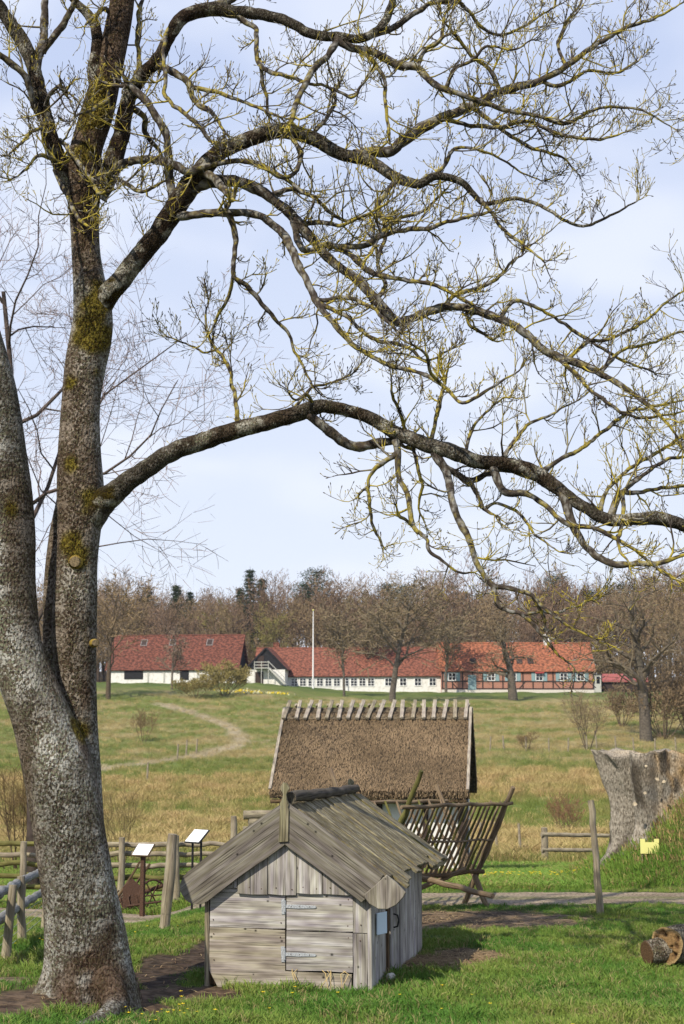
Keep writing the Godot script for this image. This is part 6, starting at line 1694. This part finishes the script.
# ---------------------------------------------------------------- fences, signs and odds and ends
func make_details() -> void:
	var r := RandomNumberGenerator.new()
	r.seed = 33
	# rail fence behind, left
	var o := thing("rail_fence", "rustic fence of split rails crossing behind the old tree", "fence", on(-3.2, -22.0))
	var org := o.position
	for q in [-6.3, -4.55, -3.15, -2.35, -1.55]:
		var p := on(q, -22.0)
		pole("post", p - org + Vector3(0, -0.1, 0.05), p - org + Vector3(r.randf_range(-0.04, 0.04), 1.0 + r.randf_range(-0.06, 0.1), 0.05), 0.055, 0.045, M.fence_wood, o)
	for y in [0.42, 0.29, 0.17, -0.02, -0.17]:
		for s in [[-6.6, -3.3], [-3.7, -1.3]]:
			pole("rail", Vector3(s[0], y + r.randf_range(-0.04, 0.03), -22.08) - org, Vector3(s[1], y + r.randf_range(-0.04, 0.03), -22.10 - r.randf() * 0.05) - org, 0.042, 0.032, M.fence_wood if r.randf() < 0.6 else M.mossy_pole, o, 0.03)
	# pole fence that runs back from the left edge
	o = thing("pole_fence", "two-rail fence of smooth blue-grey poles running back beside the old tree", "fence", on(-3.0, -13.6))
	org = o.position
	var fa := Vector3(-2.933, 0.617, -12.700)
	var fb := Vector3(-3.556, 0.413, -19.500)
	for y in [0.0, -0.235]:
		pole("rail", fa + Vector3(0, y, 0) - org, fb + Vector3(0, y, 0) - org, 0.045, 0.035, M.blue_grey_pole, o, 0.02)
	for q in [[0.13, 0.05], [0.32, -0.03], [0.62, 0.03], [0.95, 0.0]]:
		var p := fa.lerp(fb, q[0]) + Vector3(0.07, 0, 0.05)
		var g := ground_y(p.x, p.z)
		pole("post", Vector3(p.x, g - 0.1, p.z) - org, Vector3(p.x + q[1], p.y + 0.07, p.z) - org, 0.045, 0.038, M.fence_wood, o)
	for k in 4:
		var w := MB.new()
		var pp := PackedVector3Array()
		var rr := PackedFloat32Array()
		var cc := PackedColorArray()
		for j in 9:
			pp.append(fa.lerp(fb, j / 8.0) + Vector3(0.03, -0.30 - k * 0.07, 0.02) - org)
			rr.append(0.0022); cc.append(Color.WHITE)
		w.tube(pp, rr, 4, cc)
		part(w.mesh(), "wire", M.zinc, o)
	# leaning grey post
	o = thing("grey_post", "thick weathered grey post standing alone between the old tree and hut", "post", Vector3(-1.848, -0.019, -15.958))
	pole("shaft", Vector3(0, -0.15, 0), Vector3(0.09, 0.97, 0), 0.058, 0.052, M.fence_wood, o, 0.015)
	o = thing("thin_stake", "slender pale stake behind the thick grey post", "stake", Vector3(-2.437, -0.474, -22.634))
	pole("shaft", Vector3(0, -0.15, 0), Vector3(-0.05, 0.80, 0), 0.03, 0.022, M.fence_wood, o, 0.02)
	# stake in the grass at the path edge
	o = thing("leaning_stake", "tall thin leaning wooden stake in the grass before the gravel path", "stake", Vector3(2.872, 0.012, -17.117))
	pole("shaft", Vector3(0, -0.15, 0), Vector3(-0.085, 1.24, 0.02), 0.042, 0.034, M.fence_wood, o, 0.02)
	# lectern signs
	info_board(Vector3(-2.627, -0.379, -20.280), -0.45, Vector3(0, 0, 0), 1, "white slanted information board on a single rust-brown post")
	info_board(Vector3(-1.720, -0.071, -18.173), -0.75, Vector3(0, 0, 0), 2, "white slanted information board on two thin black legs")
	# old horse-drawn implement rusting in the grass
	o = thing("rusty_plough", "rusted old farm implement with an iron wheel lying in the grass", "farm implement", Vector3(-2.820, -0.408, -21.127))
	var wheel := MB.new()
	var ring := PackedVector3Array()
	var rr := PackedFloat32Array()
	var cc := PackedColorArray()
	for k in 21:
		var an := TAU * k / 20.0
		ring.append(Vector3(cos(an) * 0.21, sin(an) * 0.21 + 0.22, 0)); rr.append(0.016); cc.append(Color.WHITE)
	wheel.tube(ring, rr, 6, cc, false)
	var wn := part(wheel.mesh(), "wheel", M.rust, o, Transform3D(Basis(Vector3.UP, 0.7), Vector3(0.22, 0, 0)))
	for k in 6:
		var an := TAU * k / 6.0
		var sp := MB.new()
		sp.tube(PackedVector3Array([Vector3(0, 0.22, 0), Vector3(cos(an) * 0.2, sin(an) * 0.2 + 0.22, 0)]), PackedFloat32Array([0.011, 0.009]), 5, PackedColorArray([Color.WHITE, Color.WHITE]))
		part(sp.mesh(), "spoke", M.rust, wn)
	pole("beam", Vector3(-0.38, 0.10, 0.1), Vector3(0.34, 0.34, -0.1), 0.032, 0.028, M.rust, o)
	pole("handle", Vector3(-0.30, 0.12, 0.05), Vector3(0.02, 0.66, -0.15), 0.022, 0.016, M.dark_wood, o)
	pole("handle", Vector3(-0.22, 0.08, -0.12), Vector3(0.14, 0.62, -0.3), 0.022, 0.016, M.dark_wood, o)
	pole("draw_bar", Vector3(-0.1, 0.1, 0.2), Vector3(0.42, 0.16, 0.1), 0.016, 0.014, M.rust, o)
	var sh := MB.new()
	sh.slab(PackedVector2Array([Vector2(-0.16, 0.0), Vector2(0.10, 0.02), Vector2(0.16, 0.24), Vector2(0.02, 0.40), Vector2(-0.12, 0.30)]), 0.02, 0.004, Transform3D(Basis.from_euler(Vector3(-0.25, 0.3, 0.1)), Vector3(-0.02, 0.06, 0.06)))
	part(sh.mesh(), "mouldboard", M.rust, o)
	for k in 5:
		var tine := MB.new()
		var x := -0.25 + k * 0.11
		tine.tube(PackedVector3Array([Vector3(x, 0.28, -0.05), Vector3(x - 0.07, 0.2, 0.08), Vector3(x - 0.02, 0.02, 0.12)]), PackedFloat32Array([0.010, 0.010, 0.006]), 6, PackedColorArray([Color.WHITE, Color.WHITE, Color.WHITE]))
		part(tine.mesh(), "tine", M.rust, o)
	# the great stump on the bank
	make_stump()
	# yellow sign in front of it
	o = thing("yellow_sign", "small yellow plate on two short pegs in front of the great stump", "sign", Vector3(4.277, 0.300, -21.313) + Vector3(0, 0, 0.0))
	var ys := MB.new()
	ys.slab(PackedVector2Array([Vector2(-0.13, 0.0), Vector2(0.13, 0.0), Vector2(0.13, 0.20), Vector2(0.065, 0.20), Vector2(0.065, 0.155), Vector2(-0.065, 0.155), Vector2(-0.065, 0.20), Vector2(-0.13, 0.20)]), 0.012, 0.002, Transform3D(Basis(), Vector3(0, 0.06, 0)))
	part(ys.mesh(), "plate", M.yellow_sign, o)
	for s in [-0.1, 0.1]:
		pole("peg", Vector3(s, -0.08, -0.02), Vector3(s, 0.2, -0.02), 0.012, 0.010, M.fence_wood, o, 0.0)
	make_log()
	# fences in the meadow
	o = thing("meadow_fence", "short run of wooden rail fence in the dry meadow below the stump", "fence", Vector3(5.983, -1.693, -45.266))
	org = o.position
	var e := on(org.x + 2.6, org.z - 1.2)
	for q in [[org, 1.05, 0.11], [org.lerp(e, 0.97), 0.9, 0.09]]:
		pole("post", q[0] - org - Vector3(0, 0.1, 0), q[0] - org + Vector3(0, q[1], 0), q[2], q[2] * 0.9, M.fence_wood, o)
	for y in [0.86, 0.42]:
		pole("rail", Vector3(-0.1, y, 0.1), e - org + Vector3(0.1, y - 0.06, 0.1), 0.065, 0.055, M.fence_wood, o)
	for q in [[12.06, -123.72, 1.15, "wooden post of the far wire fence across the pasture", "posts of the far pasture fence"], [13.20, -123.72, 1.15, "wooden post of the far wire fence across the pasture", "posts of the far pasture fence"], [14.99, -123.72, 1.15, "wooden post of the far wire fence across the pasture", "posts of the far pasture fence"], [16.86, -123.72, 1.15, "wooden post of the far wire fence across the pasture", "posts of the far pasture fence"], [18.41, -123.72, 1.15, "wooden post of the far wire fence across the pasture", "posts of the far pasture fence"], [19.96, -123.72, 1.15, "wooden post of the far wire fence across the pasture", "posts of the far pasture fence"], [20.77, -123.72, 1.15, "wooden post of the far wire fence across the pasture", "posts of the far pasture fence"], [22.32, -123.72, 1.15, "wooden post of the far wire fence across the pasture", "posts of the far pasture fence"], [23.79, -123.72, 1.15, "wooden post of the far wire fence across the pasture", "posts of the far pasture fence"], [25.50, -123.72, 1.15, "wooden post of the far wire fence across the pasture", "posts of the far pasture fence"], [27.21, -123.72, 1.15, "wooden post of the far wire fence across the pasture", "posts of the far pasture fence"], [5.18, -50.98, 1.15, "thin grey post of the wire fence in the dry meadow", "posts of the meadow wire fence"], [5.72, -49.10, 1.15, "thin grey post of the wire fence in the dry meadow", "posts of the meadow wire fence"], [4.73, -51.90, 1.15, "thin grey post of the wire fence in the dry meadow", "posts of the meadow wire fence"], [-12.72, -99.40, 1.3, "thin post beside the dirt track below the barn", "posts beside the dirt track"], [-12.46, -114.82, 1.3, "thin post beside the dirt track below the barn", "posts beside the dirt track"], [-12.20, -118.89, 1.3, "thin post beside the dirt track below the barn", "posts beside the dirt track"], [-11.50, -119.70, 1.3, "thin post beside the dirt track below the barn", "posts beside the dirt track"]]:
		var p := thing("fence_post", q[3], "fence post", on(q[0], q[1]), 0.0, q[4])
		pole("shaft", Vector3(0, -0.2, 0), Vector3(r.randf_range(-0.1, 0.1), q[2], 0), 0.075 if q[1] < -60.0 else 0.05, 0.06 if q[1] < -60.0 else 0.042, M.fence_wood, p)

func info_board(at: Vector3, turn: float, _o: Vector3, legs: int, label: String) -> void:
	var o := thing("information_board", label, "sign", at, turn)
	var top := 0.82
	if legs == 1:
		var pm := MB.new()
		pm.box(Vector3(0.06, top + 0.1, 0.05), Vector3(0, top * 0.5 - 0.05, 0), 0.006)
		part(pm.mesh(), "post", M.rust, o)
	else:
		for s in [-0.075, 0.075]:
			var pm := MB.new()
			pm.box(Vector3(0.022, top + 0.1, 0.022), Vector3(s, top * 0.5 - 0.05, 0), 0.003)
			part(pm.mesh(), "leg", M.black_iron, o)
	var tilt := Basis(Vector3.RIGHT, -0.85)
	var fm := MB.new()
	fm.box(Vector3(0.265, 0.225, 0.018), Vector3.ZERO, 0.004)
	var f := part(fm.mesh(), "frame", M.black_iron if legs == 2 else M.dark_wood, o, Transform3D(tilt, Vector3(0, top + 0.04, 0)))
	var wm := MB.new()
	wm.box(Vector3(0.24, 0.20, 0.012), Vector3(0, 0, 0.008), 0.002)
	part(wm.mesh(), "panel", M.panel_white, f)

func make_stump() -> void:
	var at := Vector3(4.809, 0.491, -22.600)
	var g := land(at.x, at.z) - 0.5
	at.y = 0.30
	var o := thing("great_stump", "huge pale grey hollowed tree stump with torn wood on the grassy bank", "stump", at)
	var mb := MB.new()
	var rows := 70
	var sides := 120
	var top := 1.49
	for k in rows + 1:
		var t := float(k) / rows
		var y := lerpf(-0.7, top, t)
		var f := clampf(y / top, -0.5, 1.0)
		var rad := 0.66 + 0.22 * exp(-maxf(f + 0.1, 0.0) * 4.5) + 0.24 * pow(maxf(f, 0.0), 2.4)
		for j in sides:
			var an := TAU * j / sides
			var flute := 0.14 * sin(an * 6.0 + 1.5 * f + 0.9) - 0.16 * pow(absf(sin(an * 4.5 + 0.9 * f + 2.0)), 14.0) + 0.05 * sin(an * 13.0 - 2.0 * f + 1.0) + 0.16 * n1.get_noise_3d(cos(an) * 30.0, y * 26.0, sin(an) * 30.0) + 0.05 * n1.get_noise_3d(cos(an) * 120.0, y * 70.0, sin(an) * 120.0)
			flute += 0.13 * exp(-maxf(f + 0.1, 0.0) * 5.0) * maxf(0.0, sin(an * 5.0))
			# torn open on the right-hand front
			var torn := ss(0.35, 0.9, cos(an - 0.95)) * ss(0.15, 0.6, f)
			var r := rad * (1.0 + flute - 0.22 * torn)
			var yy := y - (0.10 * ss(0.7, 1.0, f) * (0.5 + n1.get_noise_2d(an * 60.0, 5.0)) if k > rows - 14 else 0.0)
			if cos(an) > 0.3: yy -= 0.18 * ss(0.75, 1.0, f) * ss(0.3, 0.6, cos(an))
			mb.v.append(Vector3(cos(an) * r - 0.10 * f, yy, sin(an) * r * 0.8))
			var w := n1.get_noise_3d(cos(an) * 50.0, y * 60.0, sin(an) * 50.0)
			var c := Color(0.38, 0.345, 0.29).lerp(Color(0.50, 0.35, 0.19), clampf(torn * (0.8 + 2.2 * w), 0, 1))
			c = c.lerp(Color(0.13, 0.11, 0.09), ss(0.15, 0.4, n1.get_noise_3d(cos(an) * 90.0, y * 30.0, sin(an) * 90.0)))
			mb.c.append(c)
	# the sawn top
	for k in range(1, 9):
		for j in sides:
			var an := TAU * j / sides
			var q := mb.v[rows * sides + j]
			var f := 1.0 - k / 8.0
			mb.v.append(Vector3(lerpf(-0.1, q.x, f), q.y - 0.02 + 0.04 * n1.get_noise_2d(q.x * f * 90.0, q.z * f * 90.0) - 0.10 * (1.0 - f), q.z * f))
			mb.c.append(Color(0.50, 0.43, 0.33))
	mb.n.resize(mb.v.size())
	var all := rows + 8
	for k in all + 1:
		for j in sides:
			var q := k * sides + j
			var du := mb.v[k * sides + (j + 1) % sides] - mb.v[k * sides + (j + sides - 1) % sides]
			var dv := mb.v[mini(k + 1, all) * sides + j] - mb.v[maxi(k - 1, 0) * sides + j]
			var nn := dv.cross(du)
			mb.n[q] = nn.normalized() if nn.length() > 1e-9 else Vector3.UP
	for k in all:
		for j in sides:
			var q0 := k * sides + j
			var q1 := k * sides + (j + 1) % sides
			mb.i.append(q0); mb.i.append(q1); mb.i.append(q1 + sides)
			mb.i.append(q0); mb.i.append(q1 + sides); mb.i.append(q0 + sides)
	part(mb.mesh(), "trunk", M.grey_stump, o)
	# bracket fungi and torn splinters of bright wood
	var r := RandomNumberGenerator.new()
	r.seed = 12
	for q in [[4.347, 1.552, -21.750, 0.022], [4.321, 1.173, -21.750, 0.022], [4.183, 1.017, -21.800, 0.030], [4.509, 1.368, -21.800, 0.025], [4.618, 1.324, -21.850, 0.030]]:
		var fm := MB.new()
		var pts := PackedVector2Array()
		for k in 9:
			var an := TAU * k / 9.0
			pts.append(Vector2(cos(an) * q[3] * r.randf_range(0.8, 1.2), sin(an) * q[3] * r.randf_range(0.6, 1.3)))
		fm.slab(pts, 0.03, 0.008)
		part(fm.mesh(), "wood_scar", M.pale_wood, o, Transform3D(Basis.from_euler(Vector3(r.randf_range(-0.2, 0.1), r.randf_range(-0.3, 0.3), 0)), Vector3(q[0], q[1], q[2]) - at))

func make_log() -> void:
	var c0 := Vector3(2.740, 0.211, -13.050)
	var o := thing("cut_log", "sawn tree trunk section with a rotten brown end lying in the grass", "log", Vector3(c0.x, ground_y(c0.x, c0.z), c0.z))
	var y := c0.y - o.position.y
	var ax := Vector3(0.72, -0.01, -0.69).normalized()
	var path := []
	for k in 30:
		var p := Vector3(0, y, 0) + ax * (k * 0.06)
		path.append(Vector4(p.x, p.y, p.z, 0.152 + 0.012 * sin(k * 0.6)))
	var mb := MB.new()
	fat_tube(mb, path, 40, 1.2)
	part(mb.mesh(), "bark", M.log_bark, o)
	# rotten end, rings of ragged wood
	var eb := MB.new()
	var a := ax.cross(Vector3.UP).normalized()
	var b := a.cross(ax).normalized()
	var rings := 12
	var sides := 40
	for k in rings + 1:
		var f := float(k) / rings
		for j in sides:
			var an := TAU * j / sides
			var rr := 0.154 * f * (1.0 + 0.06 * sin(an * 3.0) + 0.08 * n1.get_noise_2d(cos(an) * 60.0, sin(an) * 60.0))
			var hole := n1.get_noise_2d(cos(an) * f * 55.0 + 90.0, sin(an) * f * 55.0)
			var deep := ss(0.02, 0.35, hole) * (1.0 - ss(0.75, 0.92, f))
			eb.v.append(Vector3(0, y, 0) - ax * (0.012 - deep * 0.03 - 0.012 * f) + (a * cos(an) + b * sin(an)) * rr)
			eb.c.append(Color(0.25, 0.155, 0.07).lerp(Color(0.10, 0.055, 0.03), ss(0.1, 0.4, hole) * float(f < 0.85)).lerp(Color(0.38, 0.27, 0.13), ss(0.78, 0.95, f)))
	eb.n.resize(eb.v.size())
	for k in rings + 1:
		for j in sides:
			var du := eb.v[k * sides + (j + 1) % sides] - eb.v[k * sides + (j + sides - 1) % sides]
			var dv := eb.v[mini(k + 1, rings) * sides + j] - eb.v[maxi(k - 1, 0) * sides + j]
			var nn := dv.cross(du)
			if nn.dot(-ax) < 0.0: nn = -nn
			eb.n[k * sides + j] = nn.normalized() if nn.length() > 1e-10 else -ax
	for k in rings:
		for j in sides:
			var q0 := k * sides + j
			var q1 := k * sides + (j + 1) % sides
			eb.i.append(q0); eb.i.append(q1); eb.i.append(q1 + sides)
			eb.i.append(q0); eb.i.append(q1 + sides); eb.i.append(q0 + sides)
	part(eb.mesh(), "cut_end", M.cut_wood, o)
	# stub of a branch on the left
	var sb := MB.new()
	var s0 := Vector3(0.10, y - 0.03, -0.12)
	var s1 := Vector3(-0.165, y - 0.07, -0.03)
	var sp := []
	for k in 8:
		var p := s0.lerp(s1, k / 7.0)
		sp.append(Vector4(p.x, p.y, p.z, lerpf(0.125, 0.108, k / 7.0)))
	fat_tube(sb, sp, 24, 1.0)
	var stub := part(sb.mesh(), "branch_stub", M.log_bark, o)
	var cb := MB.new()
	var dir := (s1 - s0).normalized()
	cb.tube(PackedVector3Array([s1 - dir * 0.01, s1 + dir * 0.006]), PackedFloat32Array([0.104, 0.097]), 20, PackedColorArray([Color(0.2, 0.13, 0.07), Color(0.14, 0.085, 0.045)]))
	part(cb.mesh(), "stub_end", M.cut_wood, stub)

# ---------------------------------------------------------------- the scene
func make_sky() -> PanoramaSkyMaterial:
	var w := 1024
	var hgt := 512
	var data := PackedFloat32Array()
	data.resize(w * hgt * 3)
	var cn := noise(71, 1.0, FastNoiseLite.TYPE_SIMPLEX, 5)
	var k := 0
	for y in hgt:
		var el := PI * (0.5 - (y + 0.5) / hgt)
		for x in w:
			var az := TAU * (x + 0.5) / w
			var dir := Vector3(cos(az) * cos(el), sin(el), sin(az) * cos(el))
			var u := maxf(dir.y, 0.0)
			var c := Color(0.85, 0.91, 1.0).lerp(Color(0.19, 0.31, 0.68), pow(u, 0.85))
			# thin high veil of cloud, in long soft streaks
			var v := cn.get_noise_3d(dir.x * 2.4 / (u + 0.35), dir.y * 9.0, dir.z * 2.4 / (u + 0.35))
			var veil := ss(-0.25, 0.5, v)
			c = c.lerp(Color(0.86, 0.90, 1.0), veil * 0.6)
			if dir.y < 0.0:
				c = c.lerp(Color(0.16, 0.15, 0.11), ss(0.0, -0.06, dir.y))
			data[k] = c.r; data[k + 1] = c.g; data[k + 2] = c.b
			k += 3
	var im := Image.create_from_data(w, hgt, false, Image.FORMAT_RGBF, data.to_byte_array())
	var m := PanoramaSkyMaterial.new()
	m.panorama = ImageTexture.create_from_image(im)
	return m

func _ready() -> void:
	# camera: eye 1.92 m above the hut's ground, tilted up 8.6 degrees
	var cam := Camera3D.new()
	cam.name = "camera"
	cam.position = Vector3(0, 1.92, 0)
	cam.rotation.x = 0.15085
	cam.near = 0.1
	cam.far = 1500.0
	add_child(cam)
	var lens_ := CameraAttributesPhysical.new()
	lens_.frustum_focal_length = 35.1562
	lens_.frustum_focus_distance = 12.3
	lens_.exposure_aperture = 4.0
	cam.attributes = lens_
	cam.fov = 37.6930
	cam.current = true
	# sky, sun, exposure
	for q in [[n1, 1], [n2, 2], [n3, 3]]:
		q[0].seed = q[1]; q[0].frequency = 0.03; q[0].fractal_octaves = 3
	var env := Environment.new()
	env.background_mode = Environment.BG_SKY
	var sky := Sky.new()
	sky.sky_material = make_sky()
	env.sky = sky
	env.background_energy_multiplier = 1.0
	env.tonemap_mode = Environment.TONE_MAPPER_LINEAR
	env.tonemap_exposure = 1.1
	env.sdfgi_enabled = true
	env.ssao_enabled = true
	env.ssil_enabled = true
	env.fog_enabled = true
	env.fog_density = 0.00012
	env.fog_light_color = Color(0.80, 0.86, 0.95)
	var we := WorldEnvironment.new()
	we.name = "environment"
	we.environment = env
	add_child(we)
	var sun := DirectionalLight3D.new()
	sun.name = "sun"
	sun.light_energy = 1.6
	sun.light_color = Color(1.0, 0.96, 0.89)
	sun.light_angular_distance = 0.5
	sun.shadow_enabled = true
	sun.look_at_from_position(Vector3.ZERO, Vector3(0.60, -1.0, -0.90), Vector3.UP)
	add_child(sun)
	rng.seed = 1
	make_materials()
	tri(mat("lower_board", lin(0.44, 0.41, 0.355), 0.85), M.wood_tex, Vector3(1.25, 0.42, 1.25), M.wood_height, 0.08, false, Vector3(0.7, 0.4, 0.1))
	tri(mat("barge_board", lin(0.24, 0.228, 0.205), 0.9), M.wood_tex, Vector3(1.25, 0.42, 1.25), M.wood_height, 0.15, false, Vector3(0.3, 0.65, 0.1))
	tri(mat("tail_board", lin(0.34, 0.325, 0.285), 0.9), M.wood_tex, Vector3(1.25, 0.42, 1.25), M.wood_height, 0.12, false, Vector3(0.8, 0.15, 0.1))
	mat("grey_slate", lin(0.22, 0.20, 0.19), 0.7)
	tri(mat("lichen_board", lin(0.31, 0.295, 0.20), 0.95), M.wood_tex, Vector3(1.25, 0.42, 1.25), M.wood_height, 0.4, false, Vector3(0.1, 0.4, 0.5))
	make_ground()
	make_old_tree()
	make_hut()
	make_rack()
	make_thatched()
	make_farm()
	make_far_trees()
	make_details()
	make_grass()
